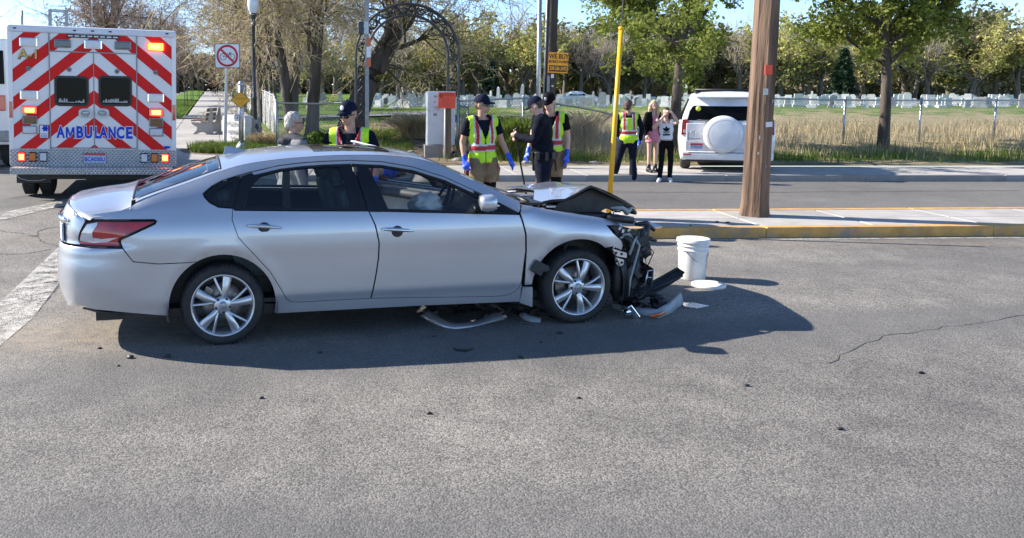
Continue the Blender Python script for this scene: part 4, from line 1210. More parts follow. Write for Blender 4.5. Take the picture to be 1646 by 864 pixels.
# curved bumper shell under the sill
Zc = lambda X, Y: gnd(660 + X / 6.858, 470 + Y / 6.858)
lo = [Zc(60, 215), Zc(150, 290), Zc(260, 350), Zc(400, 395), Zc(510, 400), Zc(640, 385), Zc(780, 355), Zc(900, 325), Zc(1020, 300), Zc(1060, 270)]
hi_px = [(135, 130, .16), (190, 200, .13), (280, 265, .10), (360, 320, .085), (440, 355, .075), (560, 348, .07), (700, 330, .075), (830, 285, .085), (930, 225, .11), (1030, 235, .10)]
rows = []
for p, (X, Y, h) in zip(lo, hi_px):
    q = at(660 + X / 6.858, 470 + Y / 6.858, p.y + .05)
    rows.append([p, p.lerp(q, .35) + Vector((0, -.03, 0)), p.lerp(q, .7) + Vector((0, -.025, 0)), q, q + Vector((0, .05, .004))])
tag(loft_strip(rows, M['silver'], 'bumper_fragment'), 'curved grey bumper shell lying on the road under the silver sill', 'car part')
rows = [[Zc(1190, 245) + Vector((0, 0, .05)), Zc(1180, 262) + Vector((0, 0, .02))], [Zc(1260, 280) + Vector((0, -.0, .045)), Zc(1250, 300)], [Zc(1340, 312) + Vector((0, 0, .04)), Zc(1335, 325)], [Zc(1440, 318) + Vector((0, 0, .03)), Zc(1430, 330)]]
tag(loft_strip(rows, M['trimgrey'], 'trim_fragment'), 'thin bent grey strip lying on the road just left of the front tyre', 'car part')
def lumps(name, label, px, n, spread, mat, seed, h=.05):
    r_ = random.Random(seed); m_ = MB(); base = gnd(*px)
    for k in range(n):
        p = base + Vector((r_.uniform(-1, 1) * spread[0], r_.uniform(-1, 1) * spread[1], r_.uniform(.01, h)))
        jbox(m_, p, (r_.uniform(.03, .15), r_.uniform(.02, .09), r_.uniform(.008, .04)), Matrix.Rotation(r_.uniform(0, 3), 3, 'Z') @ Matrix.Rotation(r_.uniform(-.7, .7), 3, 'X'), r_)
        if k % 5 == 0: m_.tube([p, p + Vector((r_.uniform(-.1, .1), r_.uniform(-.05, .05), .05)), p + Vector((r_.uniform(-.2, .2), r_.uniform(-.1, .1), .0))], .004, 4)
    return tag(m_.build(name, mat), label, 'car part')
lumps('plastic_wreckage', 'heap of black broken plastic on the road inside the curved bumper shell', (745, 503), 34, (.36, .14), M['engine'], 2, .10)
lumps('plastic_wreckage', 'black plastic scraps lying behind the thin bent strip near the front tyre', (862, 508), 14, (.2, .08), M['engine'], 3, .06)
lumps('plastic_wreckage', 'heap of dark broken plastic on the road ahead of the front tyre', (1030, 492), 40, (.20, .16), M['engine'], 5, .12)
# black splash guard leaning out ahead of the wreck
m_ = MB()
a0, a1 = at(1012, 470, 7.2), at(1018, 497, 7.2); b0_, b1_ = at(1087, 430, 7.45), at(1100, 437, 7.40)
c0_, c1_ = at(1097, 446, 7.40), at(1022, 487, 7.15)
P = [at(1000, 478, 7.25), at(1088, 429, 7.5), at(1101, 437, 7.42), at(1094, 447, 7.40), at(1060, 468, 7.3), at(1005, 492, 7.18)]
m_.add(P + [p + Vector((.01, .03, -.008)) for p in P], [(0, 1, 2, 3, 4, 5), (11, 10, 9, 8, 7, 6)] + [(i, (i + 1) % 6, 6 + (i + 1) % 6, 6 + i) for i in range(6)])
m_.tube([P[0] + Vector((0, -.006, 0)), P[1].lerp(P[2], .2) + Vector((0, -.006, 0))], .008, 5); m_.tube([P[0].lerp(P[5], .5) + Vector((0, -.01, 0)), P[2].lerp(P[3], .6) + Vector((0, -.01, 0))], .008, 5)
sg = tag(m_.build('splash_guard', M['black']), 'long black plastic splash guard sticking out ahead of the wreck towards the bucket', 'car part')
# torn grille strip with the orange reflector
m_ = MB()
g_ = [gnd(985, 497), gnd(1030, 507), gnd(1060, 512), gnd(1080, 503), gnd(1098, 488)]
rows = [[p + Vector((0, 0, .004)), p + Vector((-.005, .03, .03 + .012 * i)), p + Vector((0, .07, .034 + .013 * i))] for i, p in enumerate(g_)]
gf = loft_strip(rows, M['trimgrey'], 'bumper_corner'); tag(gf, 'torn bumper corner with an orange reflector lying ahead of the front tyre', 'car part')
m_ = MB(); a_ = gnd(1046, 512); m_.tube([a_ + Vector((0, -.004, .022)), a_ + Vector((.07, .0, .034)), a_ + Vector((.13, .03, .05))], [.014, .018, .008], 7, flat=.5); m_.build('reflector', pm('orange_reflector', (.55, .12, .03), .2, var=.2, scale=30, coat=.6), gf)
m_ = MB(); p_ = gnd(1018, 512); m_.box(p_ + Vector((0, 0, .055)), (.045, .02, .13), rot=Matrix.Rotation(R(-38), 3, 'Y'), bev=.006); m_.box(p_ + Vector((-.03, .02, .05)), (.10, .06, .05), rot=Matrix.Rotation(R(30), 3, 'Z'), bev=.015)
tag(m_.build('chrome_fragment', M['chrome']), 'small chrome bracket piece catching the light ahead of the front tyre', 'car part')
m_ = MB(); p_ = gnd(1045, 494); m_.tube([p_ + Vector((.12 * math.cos(a) - .02, .05 * math.sin(a), .07 + .06 * math.sin(a))) for a in np.linspace(-1.2, 3.0, 12)], .005, 5)
tag(m_.build('wire_loop', M['black']), 'loop of black cable springing from the broken plastic near the reflector', 'cable')
m_ = MB()
for pl, dz in (([(1095, 487), (1115, 487), (1140, 492), (1120, 496), (1100, 493)], .006),):
    q = [gnd(*p) for p in pl]; m_.add([p + Vector((0, 0, .006)) for p in q] + [p + Vector((0, 0, .002)) for p in q], [tuple(range(5)), tuple(range(9, 4, -1))] + [(i, (i + 1) % 5, 5 + (i + 1) % 5, 5 + i) for i in range(5)])
tag(m_.build('clear_shard', M['clearlens']), 'flat piece of clear plastic on the road right of the torn bumper corner', 'car part')
# twig and bits on the tarmac in the shade
m_ = MB(); q = [gnd(x_, y_) for x_, y_ in ((728, 561), (735, 564), (748, 565), (760, 561))]; m_.tube([p + Vector((0, 0, .010)) for p in q], [.004, .008, .009, .006], 6); tag(m_.build('rubber_strip', M['black']), 'short dark curved strip lying alone on the asphalt in the car shadow', 'debris')
rb_ = random.Random(9)
labels_done = 0
for (px_, py_, s_) in ((515, 567, .02), (870, 550, .016), (900, 536, .025), (697, 541, .014), (837, 574, .02), (190, 588, .014), (210, 575, .03), (268, 573, .03), (160, 560, .018), (1170, 358, .03), (1152, 357, .03), (1110, 363, .02), (690, 665, .02), (930, 640, .016), (1200, 620, .02), (420, 640, .018), (1350, 690, .02), (1480, 600, .022)):
    m_ = MB(); z_ = .13 if 340 < py_ < 370 else 0
    q = gnd(px_, py_, z_); m_.ell(q + Vector((0, 0, s_ * .3)), (s_, s_ * .7, s_ * .4), nu=7, nv=5)
    for i in range(len(m_.v)):
        v_ = Vector(m_.v[i]); v_ += Vector((rb_.uniform(-1, 1), rb_.uniform(-1, 1), 0)) * s_ * .25; m_.v[i] = tuple(v_)
    o = m_.build('debris_chip', M['engine'] if rb_.random() < .7 else M['trimdark']); zn = 'on the traffic island ahead of the bucket' if z_ else 'in the shadow beside the silver car' if 530 < py_ < 576 and px_ > 300 else 'on the sandy asphalt behind the rear wheel' if px_ < 300 else 'on the open asphalt in front of the car'; tag(o, 'small dark chip lying ' + zn, 'debris', 'small chips ' + zn)
# ------------------------------------------------------------------ ambulance
M['chev_red'] = pm('red_reflective_film', (.66, .013, .012), .45, var=.06, scale=5, spec=.2)
M['chev_white'] = pm('white_reflective_film', (.70, .70, .71), .35, var=.03, scale=5, coat=.2)
M['blueletter'] = pm('blue_letter_film', (.01, .055, .50), .5, var=.08, spec=.2)
M['gold'] = pm('gold_letter_film', (.58, .36, .08), .35, .2, var=.1)
M['lampclear'] = pm('clear_lamp_lens', (.60, .62, .66), .10, .25, var=.12, scale=60, coat=1, bump=.5, bscale=160)
M['lampdark'] = pm('smoked_lamp_lens', (.10, .11, .12), .15, .2, var=.3, scale=60, coat=1, bump=.6, bscale=120)
M['ambergrey'] = pm('unlit_amber_lens', (.16, .075, .012), .12, .2, var=.35, scale=60, coat=1, bump=.5, bscale=160)
M['amberlit'] = pm('lit_amber_lamp', (.9, .5, .05), .2, var=.05, emit=(1, .42, .01), estr=3.2)
M['redlit'] = pm('lit_red_lamp', (.8, .05, .03), .2, var=.05, emit=(1, .03, .015), estr=2.6)
M['redhot'] = pm('lit_lamp_core', (.9, .5, .1), .2, var=.05, emit=(1, .30, .04), estr=4.5)
M['amberlens'] = pm('amber_lens', (.60, .16, .01), .15, var=.1, scale=40, coat=1)
def diamond_mat():
    m = pm('diamond_plate', (.50, .50, .49), .42, .7, var=.14, scale=3)
    t = m.node_tree; b = t.nodes['Principled BSDF']; tc = _n(t, 'ShaderNodeTexCoord')
    hs = []
    for sg in (1, -1):
        mp = _n(t, 'ShaderNodeMapping'); mp.inputs['Rotation'].default_value = (0, sg * R(45), 0); t.links.new(tc.outputs['Object'], mp.inputs['Vector'])
        w = _n(t, 'ShaderNodeTexWave'); w.inputs['Scale'].default_value = 7.5; w.bands_direction = 'X'; t.links.new(mp.outputs[0], w.inputs['Vector']); hs.append(w.outputs['Fac'])
    mx = _n(t, 'ShaderNodeMath', operation='MULTIPLY'); t.links.new(hs[0], mx.inputs[0]); t.links.new(hs[1], mx.inputs[1])
    bp = _n(t, 'ShaderNodeBump'); bp.inputs['Strength'].default_value = .9; bp.inputs['Distance'].default_value = .02
    t.links.new(mx.outputs[0], bp.inputs['Height']); t.links.new(bp.outputs[0], b.inputs['Normal'])
    return m
M['diamond'] = diamond_mat()
AY = 13.4
a_c = at(150, 300, AY)
amb = thing('ambulance', 'boxy ambulance seen from behind with red and white chevrons and lit warning lamps', 'ambulance', (a_c.x, AY, float(base_z(a_c.x, AY))), R(13.5))
amb.rotation_euler = (0, R(1.35), R(13.5))
bpy.context.view_layer.update()
AM = amb.matrix_basis.copy(); AMi = AM.inverted()
A_o = AM @ Vector((0, 0, 0)); A_n = (AM.to_3x3() @ Vector((0, -1, 0)))
def ap(px, py):
    u = (px - 600) / FPX; v = (306 - py) / FPX
    d = Vector((u, math.cos(TH) + v * math.sin(TH), -math.sin(TH) + v * math.cos(TH))); c = Vector((0, 0, CAM_H))
    p = AMi @ (c + d * ((A_o - c).dot(A_n) / d.dot(A_n)))
    return (p.x, p.z)
za = lambda X, Y: ap(X / 5.4, 20 + Y / 5.4)
zb = lambda X, Y: ap(X / 5.4, 160 + Y / 5.4)
xl, zt = za(58, 100); xr, ztr = za(1527, 155); zt = (zt + ztr) / 2
xc = (za(812, 430)[0] + zb(822, 300)[0]) / 2
hw = (xr - xl) / 2; x0, x1 = xc - hw, xc + hw
zbot = zb(800, 580)[1]; zpan = zb(800, 428)[1]; zhead = za(810, 345)[1]; zcap = za(800, 185)[1]
mb = MB(); mb.box((xc, 2.2, (zt + zbot) / 2), (2 * hw, 4.4, zt - zbot), bev=.04); body = mb.build('body', M['white'], amb)
mb = MB(); mb.box((xc, -.008, (zt + zcap) / 2 - .01), (2 * hw - .03, .05, zt - zcap + .0), bev=.02); mb.build('roof_rail', pm('grey_white_paint', (.60, .62, .68), .3, var=.03, coat=.3), amb)
for X, Y in ((130, 134), (650, 156), (804, 161), (958, 167), (1450, 184)):
    x_, z_ = za(X, Y); mb = MB(); mb.ell((x_, -.036, z_), (.028, .01, .012), nu=10, nv=6); mb.build('marker_lamp', M['black'], amb)
for sx in (x0, x1):
    mb = MB(); mb.box((sx + (.035 if sx < xc else -.035), -.004, (zt + zbot) / 2), (.07, .024, zt - zbot - .06), bev=.008); mb.build('corner_trim', M['white'], amb)
    za0 = za(80, 770)[1]; zb0 = zb(80, 155)[1]
    mb = MB(); mb.box((sx + (.035 if sx < xc else -.035), -.018, (za0 + zb0) / 2), (.05, .008, za0 - zb0)); mb.build('side_reflector', M['redlens'], amb)
# door geometry
dx0 = za(432, 600)[0]; dx1 = za(1188, 600)[0]; dz0 = zb(810, 415)[1]
PP = abs(za(100, 0)[1] - za(100, 245)[1]); RW = abs(za(100, 0)[1] - za(100, 118)[1]); ZC0 = za(812, 435)[1]
def clip(poly, a, b, c):      # keep a*x+b*z+c >= 0
    out = []
    for i in range(len(poly)):
        p, q = poly[i], poly[(i + 1) % len(poly)]
        dp, dq = a * p[0] + b * p[1] + c, a * q[0] + b * q[1] + c
        if dp >= 0: out.append(p)
        if (dp >= 0) != (dq >= 0):
            t = dp / (dp - dq); out.append((p[0] + (q[0] - p[0]) * t, p[1] + (q[1] - p[1]) * t))
    return out
def chevrons(rect, side, y, parent):
    """sloping red bars on a white panel; side -1: left half"""
    X0, X1, Z0, Z1 = rect
    for k in range(-9, 12):
        top = ZC0 + k * PP
        sl = .83
        base = [(X0, Z0), (X1, Z0), (X1, Z1), (X0, Z1)]
        # left: z + sl*(xc-x) <= top ; >= top-RW
        sx = -1 if side < 0 else 1
        f = clip(base, sl * -sx * 1.0 * 1, -1, top + sl * sx * xc)      # top - z - sl*sx*(x-xc) >= 0
        f = clip(f, sl * sx, 1, -sl * sx * xc - top + RW)
        if len(f) >= 3:
            a = sum(f[i][0] * f[(i + 1) % len(f)][1] - f[(i + 1) % len(f)][0] * f[i][1] for i in range(len(f)))
            if abs(a) < 2e-3: continue
            mb = MB(); mb.prism(f, y - .0025, y); mb.build('chevron_stripe', M['chev_red'], parent)
yp = -.012
def panel_box(name, r, y, mat):
    mb = MB(); mb.box(((r[0] + r[1]) / 2, y + .006, (r[2] + r[3]) / 2), (r[1] - r[0], .012, r[3] - r[2]), bev=.003); return mb.build(name, mat, amb)
g = .008
panels = [('rear_panel', (x0 + .07, dx0 - g, zpan, zcap - .012), -1), ('rear_panel', (dx1 + g, x1 - .07, zpan, zcap - .012), 1),
          ('rear_door', (dx0 + g, xc - .006, dz0, zhead - .012), -1), ('rear_door', (xc + .006, dx1 - g, dz0, zhead - .012), 1),
          ('header_panel', (dx0 + g, xc, zhead + .006, zcap - .012), -1), ('header_panel', (xc, dx1 - g, zhead + .006, zcap - .012), 1)]
doors = []
for nme, r, sd_ in panels:
    yy = yp - (.014 if nme == 'rear_door' else 0)
    o = panel_box(nme, r, yy, M['chev_white']); chevrons(r, sd_, yy - .001, o)
    if nme == 'rear_door': doors.append((o, yy))
mb = MB()
for (a, b, c, d_) in ((dx0 - .004, dx0 + .008, zpan - .004, zcap - .01), (dx1 - .008, dx1 + .004, zpan - .004, zcap - .01), (xc - .005, xc + .005, dz0, zhead)):
    mb.box(((a + b) / 2, yp - .012, (c + d_) / 2), (b - a, .018, d_ - c))
mb.box((xc, yp - .014, zhead - .004), (dx1 - dx0, .02, .014)); mb.box((xc, yp - .010, dz0 - .008), (dx1 - dx0, .02, .012))
mb.build('door_frame', M['steeld'], amb)
# windows in the doors
for (o, yy), (X0, X1) in zip(doors, ((472, 775), (855, 1147))):
    p0 = za(X0, 545); p1 = za(X1, 815); cx, cz = (p0[0] + p1[0]) / 2, (p0[1] + p1[1]) / 2; w_, h_ = p1[0] - p0[0], p0[1] - p1[1]
    def rr(w, h, r, n=5):
        return [(cx + sx * (w / 2 - r) + r * math.cos(a), cz + sz * (h / 2 - r) + r * math.sin(a)) for sx, sz, a0 in ((1, 1, 0), (-1, 1, 90), (-1, -1, 180), (1, -1, 270)) for a in np.linspace(R(a0), R(a0 + 90), n)]
    mb = MB(); mb.prism(rr(w_, h_, .07), yy - .014, yy); fr = mb.build('window_frame', M['black'], o)
    mb = MB(); mb.prism(rr(w_ - .07, h_ - .07, .045), yy - .017, yy - .010); mb.build('pane', M['darkglass'], fr)
    rs = random.Random(int(X0)); mb = MB()
    for k in range(11):
        x_ = cx + (k / 10 - .5) * (w_ - .16); hh = rs.uniform(.02, .075) if not (X0 < 800 and 3 < k < 7) else .015
        z0_ = cz - h_ / 2 + .055
        mb.prism([(x_ - .018, z0_), (x_ + .016, z0_ + rs.uniform(0, .01)), (x_ + rs.uniform(0, .02), z0_ + hh), (x_ - .012, z0_ + hh * .8)], yy - .0185, yy - .0172)
    mb.build('frosted_motif', pm('frosted_film', (.36, .37, .38), .5, var=.3, scale=60), fr)
# letters, one by one
lz0, lz1 = zb(650, 333)[1], zb(650, 238)[1]; lh = lz1 - lz0
for ch, X0, X1 in (('A', 492, 566), ('M', 573, 650), ('B', 662, 724), ('U', 735, 802), ('L', 824, 862), ('A', 862, 936), ('N', 942, 1006), ('C', 1012, 1080), ('E', 1092, 1150)):
    o, yy = doors[0] if X1 < 815 else doors[1]; a_, b_ = zb(X0, 285)[0], zb(X1, 285)[0]; w_ = b_ - a_
    for ex, mt, dy, nm in ((.010, 'chev_white', .0045, 'letter_outline'), (0, 'blueletter', .0062, 'letter')):
        if ch == 'M':
            t = .2 * w_; q = [(0, 0), (t, 0), (t, lh * .62), (w_ / 2, lh * .08), (w_ - t, lh * .62), (w_ - t, 0), (w_, 0), (w_, lh), (w_ - t * 1.25, lh), (w_ / 2, lh * .36), (t * 1.25, lh), (0, lh)]
            mb = MB(); mb.prism([(a_ + x_ + ex * (-1 if x_ < w_ / 2 else 1) * (x_ != w_ / 2), lz0 + z_ + ex * (-1 if z_ < lh / 2 else 1)) for x_, z_ in q], yy - dy - .001, yy - dy + .001); mb.build(nm, M[mt], o)
        else: text_mesh(ch, lh / .69, M[mt], o, nm, ((a_ + b_) / 2, yy - dy, (lz0 + lz1) / 2), ext=.0008, width=w_ + 2 * ex, bold=.010 + ex)
pA = za(250, 362)
text_mesh('A-1', .21, M['black'], amb, 'lettering', (pA[0] + .008, yp - .006, pA[1] - .008), ext=.001, bold=.008)
text_mesh('A-1', .21, M['gold'], amb, 'lettering', (pA[0], yp - .010, pA[1]), ext=.001, bold=.004)
# lamps
def lamp(nm, p0, p1, lens, frame=M['chrome'], y=yp, dep=.03, r=.03, core=None):
    cx, cz = (p0[0] + p1[0]) / 2, (p0[1] + p1[1]) / 2; w_, h_ = abs(p1[0] - p0[0]), abs(p0[1] - p1[1])
    mb = MB(); mb.box((cx, y - dep / 2, cz), (w_, dep, h_), bev=r); f = mb.build(nm, frame, amb)
    mb = MB(); mb.box((cx, y - dep, cz), (w_ * .86, dep * .9, h_ * .80), bev=r * .8); l = mb.build('lens', lens, f)
    if core:
        mb = MB(); mb.box((cx, y - dep * 1.35, cz), (w_ * .62, dep * .4, h_ * .52), bev=r * .7); mb.build('lamp_core', core, f)
lamp('flood_lamp', za(168, 213), za(328, 300), M['lampclear']); lamp('flood_lamp', za(730, 235), za(888, 320), M['lampclear'])
lamp('flood_lamp', za(1275, 258), za(1425, 335), M['amberlit'], frame=M['redlit'], core=M['redhot'])
lamp('flood_lamp', za(175, 672), za(335, 757), M['lampclear']); lamp('flood_lamp', za(1280, 700), za(1425, 780), M['lampclear'])
lamp('load_lamp', za(470, 230), za(618, 308), M['lampdark'], frame=M['steeld']); lamp('load_lamp', za(995, 248), za(1140, 325), M['lampdark'], frame=M['steeld'])
mb = MB(); p0, p1 = za(580, 193), za(1035, 225); mb.box(((p0[0] + p1[0]) / 2, yp - .015, (p0[1] + p1[1]) / 2), (p1[0] - p0[0], .03, .05), bev=.006); bar = mb.build('brake_light_bar', M['black'], amb)
for k in range(8):
    x_ = p0[0] + (p1[0] - p0[0]) * (.07 + .86 * k / 7); mb = MB(); mb.box((x_, yp - .032, (p0[1] + p1[1]) / 2), (.07, .008, .022), bev=.003); mb.build('lens', M['lampclear'], bar)
for X0, X1, dY in ((195, 327, 0), (1295, 1418, 22)):
    lamp('warning_lamp', zb(X0, 52 + dY), zb(X1, 126 + dY), M['redlit'], frame=M['redlens'], core=M['redhot'], r=.015)
    lamp('warning_lamp', zb(X0, 136 + dY), zb(X1, 212 + dY), M['ambergrey'], frame=M['steeld'], r=.015)
    lamp('warning_lamp', zb(X0, 222 + dY), zb(X1, 296 + dY), M['lampclear'], frame=M['steeld'], r=.015)
for k, (X0, X1) in enumerate(((158, 226), (253, 321), (346, 414), (1222, 1286), (1310, 1374), (1400, 1466))):
    dY = 0 if k < 3 else 10
    lens = (M['redlit'], M['amberlens'], M['lampclear'], M['lampclear'], M['amberlens'], M['redlit'])[k]
    lamp('tail_lamp', zb(X0, 450 + dY), zb(X1, 536 + dY), lens, frame=M['black'], y=-.03, r=.022, core=M['redhot'] if k in (0, 5) else None)
for X, Y in ((248, 484), (602, 494), (1017, 510), (1352, 518)):
    p = za(X, Y); mb = MB(); mb.lathe([(0, -.014), (.03, -.013), (.038, -.004), (.038, .01)], 16, (p[0], yp - .016, p[1]), axis='Y'); o = mb.build('door_catch', M['steeld'], amb)
    mb = MB(); mb.box((p[0], yp - .032, p[1]), (.05, .006, .012)); mb.build('catch_slot', M['black'], o)
# door handles: two chrome ovals with a paddle
for X, k in ((745, 0), (890, 1)):
    p = zb(X, 118); mb = MB(); n = 28
    mb.prism([(p[0] + .105 * math.copysign(abs(math.cos(a)) ** .7, math.cos(a)), p[1] + .078 * math.copysign(abs(math.sin(a)) ** .7, math.sin(a))) for a in np.linspace(0, 2 * math.pi, n, endpoint=False)], yp - .034, yp - .014)
    o = mb.build('door_handle', M['steel'], doors[k][0])
    mb = MB(); mb.prism([(p[0] + .07 * math.cos(a), p[1] + .05 * math.sin(a)) for a in np.linspace(0, 2 * math.pi, 24, endpoint=False)], yp - .036, yp - .033); mb.build('handle_recess', M['steeld'], o)
    mb = MB(); mb.box((p[0], yp - .043, p[1] + .012), (.085, .016, .034), bev=.008); mb.box((p[0], yp - .04, p[1] - .028), (.05, .01, .016), bev=.004); mb.build('paddle', M['steel'], o)
# sticker with blue star shape and red edge, small badge
p0, p1 = zb(340, 216), zb(427, 335); cx, cz = (p0[0] + p1[0]) / 2, (p0[1] + p1[1]) / 2
mb = MB(); mb.box((cx, yp - .004, cz), (p1[0] - p0[0], .004, p0[1] - p1[1])); stk = mb.build('sticker', pm('sticker_edge', (.25, .02, .05), .4), amb)
mb = MB(); mb.box((cx, yp - .007, cz), (p1[0] - p0[0] - .025, .003, p0[1] - p1[1] - .025)); mb.build('sticker_face', M['white'], stk)
mb = MB()
for a in (0, 60, 120): mb.box((cx + .02, yp - .0095, cz + .05), (.10, .002, .03), rot=Matrix.Rotation(R(a), 3, 'Y'))
for k in range(3): mb.box((cx, yp - .0095 - .0003 * k, cz - .035 - .022 * k), (.10, .001, .008))
mb.build('sticker_print', M['blueletter'], stk)
p = zb(1448, 412); mb = MB(); mb.prism([(p[0] + .055 * math.cos(a), p[1] + .022 * math.sin(a)) for a in np.linspace(0, 2 * math.pi, 24, endpoint=False)], yp - .01, yp); mb.build('badge', M['blueletter'], amb)
# tread-plate skirt, step and plate
mb = MB(); mb.box((xc, -.012, (zpan + zbot) / 2 - .004), (2 * hw - .02, .034, zpan - zbot - .012), bev=.006); mb.build('tread_plate', M['diamond'], amb)
s0 = zb(125, 600); s1 = zb(1500, 600); zs = (zb(700, 575)[1] + zb(700, 632)[1]) / 2
mb = MB(); mb.box(((s0[0] + s1[0]) / 2, -.18, zs), (s1[0] - s0[0], .40, .10), bev=.012); mb.build('step_bumper', M['diamond'], amb)
p0, p1 = zb(720, 462), zb(928, 545); cx, cz = (p0[0] + p1[0]) / 2, (p0[1] + p1[1]) / 2
mb = MB(); mb.box((cx, -.036, cz), (p1[0] - p0[0], .012, p0[1] - p1[1]), bev=.004); pl = mb.build('plate_holder', M['steeld'], amb)
mb = MB(); mb.box((cx, -.044, cz), (.33, .006, .16), bev=.003); mb.build('number_plate', pm('plate_blue_white', (.45, .5, .62), .4, var=.15, scale=20), pl)
mb = MB(); mb.box((cx, -.048, cz + .06), (.32, .004, .038)); mb.build('plate_band', pm('plate_red', (.45, .06, .07), .4), pl)
text_mesh('BCA030U', .088, M['blueletter'], pl, 'lettering', (cx, -.0475, cz - .022), ext=.001, sx=.85, bold=.002)
# underside, mud flap and twin rear tyres
mb = MB(); mb.box((xc, 2.0, zbot - .12), (2 * hw - .3, 3.6, .2)); mb.tube([(xc - .8, .9, .5), (xc + .8, .9, .5)], .12, 12); mb.box((xc - .35, 1.5, .62), (.10, 3, .2)); mb.box((xc + .35, 1.5, .62), (.10, 3, .2)); mb.box((xc - .45, .5, .66), (.2, .3, .2)); mb.build('chassis', M['engine'], amb)
f0, f1 = zb(112, 640), zb(420, 735); fx = (f0[0] + f1[0]) / 2
for sx in (fx, 2 * xc - fx):
    mb = MB(); mb.box((sx, .32, (zbot - .02 + f1[1]) / 2 - .0), (f1[0] - f0[0], .014, zbot - f1[1]), bev=.004); fl = mb.build('mud_flap', M['black'], amb)
    zc_ = zb(260, 672)[1]; yy = .312
    mb = MB(); n = 40; rx, rz_ = .245, .085
    mb.tube([(sx + rx * math.cos(a), yy, zc_ + rz_ * math.sin(a)) for a in np.linspace(0, 2 * math.pi, n)], .006, 5); mb.build('oval_border', M['lampclear'], fl)
    text_mesh('NORTH', .075, M['lampclear'], fl, 'lettering', (sx, yy, zc_ + .030), ext=.001, sx=1.35); text_mesh('STAR', .075, M['lampclear'], fl, 'lettering', (sx - .03, yy, zc_ - .038), ext=.001, sx=1.35)
    for dx in (-.135, .135):
        mb = MB(); mb.lathe([(.2, -.11), (.33, -.11), (.375, -.085), (.385, 0), (.375, .085), (.33, .11), (.2, .11)], 36, axis='X', closed=True)
        for k in range(36):
            a = 2 * math.pi * k / 36; mb.box((0, .384 * math.cos(a), .384 * math.sin(a)), (.17, .014, .03), rot=Matrix.Rotation(a, 3, 'X'))
        wh = mb.build('wheel', M['rubber'], amb); wh.location = (sx + dx * 1.0, .95, .385)
        mb = MB(); mb.lathe([(0, -.03), (.2, -.05), (.21, .08)], 24, axis='X'); mb.build('rim', M['steeld'], wh)
# front wheels and cab of the vehicle (beyond the box)
mb = MB(); mb.box((xc, 5.3, 1.25), (2.0, 1.9, 1.5), bev=.2); mb.box((xc, 6.6, .95), (1.9, 1.3, .8), bev=.15); mb.build('cab', M['white'], amb)
for sx in (-.85, .85):
    mb = MB(); mb.lathe([(0, -.13), (.36, -.12), (.385, -.05), (.385, .05), (.36, .12), (0, .13)], 28, axis='X'); w_ = mb.build('wheel', M['rubber'], amb); w_.location = (xc + sx, 6.3, .385)
# things on the roof
mb = MB(); q = ap(27, 50)[0]; mb.tube([(q, .5, zt - .03), (q, .5, zt + .26)], .02, 8); mb.build('antenna', M['steeld'], amb)
mb = MB(); q = ap(143, 50)[0]; mb.tube([(q, .6, zt - .03), (q, .6, zt + .15), (q, .6, zt + .9)], [.012, .006, .003], 6); mb.build('antenna', M['steeld'], amb)
qa, qb = ap(69.5, 40)[0], ap(97.5, 40)[0]; zl = ap(83, 15)[1] + .07
mb = MB()
for q in (qa, qb): mb.box((q, .8, (zt + zl) / 2 - .02), (.05, .04, zl - zt + .06))
for z_ in (zl, zt + .29): mb.box((.5 * (qa + qb), .8, z_), (qb - qa, .03, .022))
for z_ in (zt + .12, zt + .19, zt + .38): mb.box((.5 * (qa + qb), .8, z_), (qb - qa, .012, .010))
mb.build('roof_frame', M['steeld'], amb)

# ------------------------------------------------------------------ white vehicle cut by the left edge
bx = at(13, 200, 19.0); bz = float(base_z(bx.x, 18))
van = thing('box_truck', 'white box truck at the left edge beyond the ambulance, a dark window showing', 'truck', (bx.x - 1.25, 19.0, bz), R(10))
mb = MB(); mb.box((0, 3, 1.75), (2.5, 6.0, 2.4), bev=.06); mb.build('body', M['white'], van)
mb = MB(); mb.box((0, -.01, .75), (2.4, .06, .25), bev=.02); mb.build('bumper', M['steeld'], van)
mb = MB(); mb.box((.85, -.012, 2.3), (.6, .03, .75), bev=.02); mb.build('window', M['darkglass'], van)
mb = MB(); mb.box((-.5, -.012, 2.3), (1.2, .03, .75), bev=.02); mb.build('window', M['darkglass'], van)
mb = MB(); mb.box((1.05, -.02, 1.5), (.2, .04, .35), bev=.02); mb.build('tail_lamp', M['redlens'], van)
for sx in (-1.0, 1.0):
    for yy in (.9, 4.6):
        mb = MB(); mb.lathe([(0, -.15), (.42, -.14), (.47, -.06), (.47, .06), (.42, .14), (0, .15)], 28, axis='X'); w_ = mb.build('wheel', M['rubber'], van); w_.location = (sx, yy, .47)
mb = MB(); mb.box((0, 3, .5), (1.6, 5, .2)); mb.build('chassis', M['black'], van)

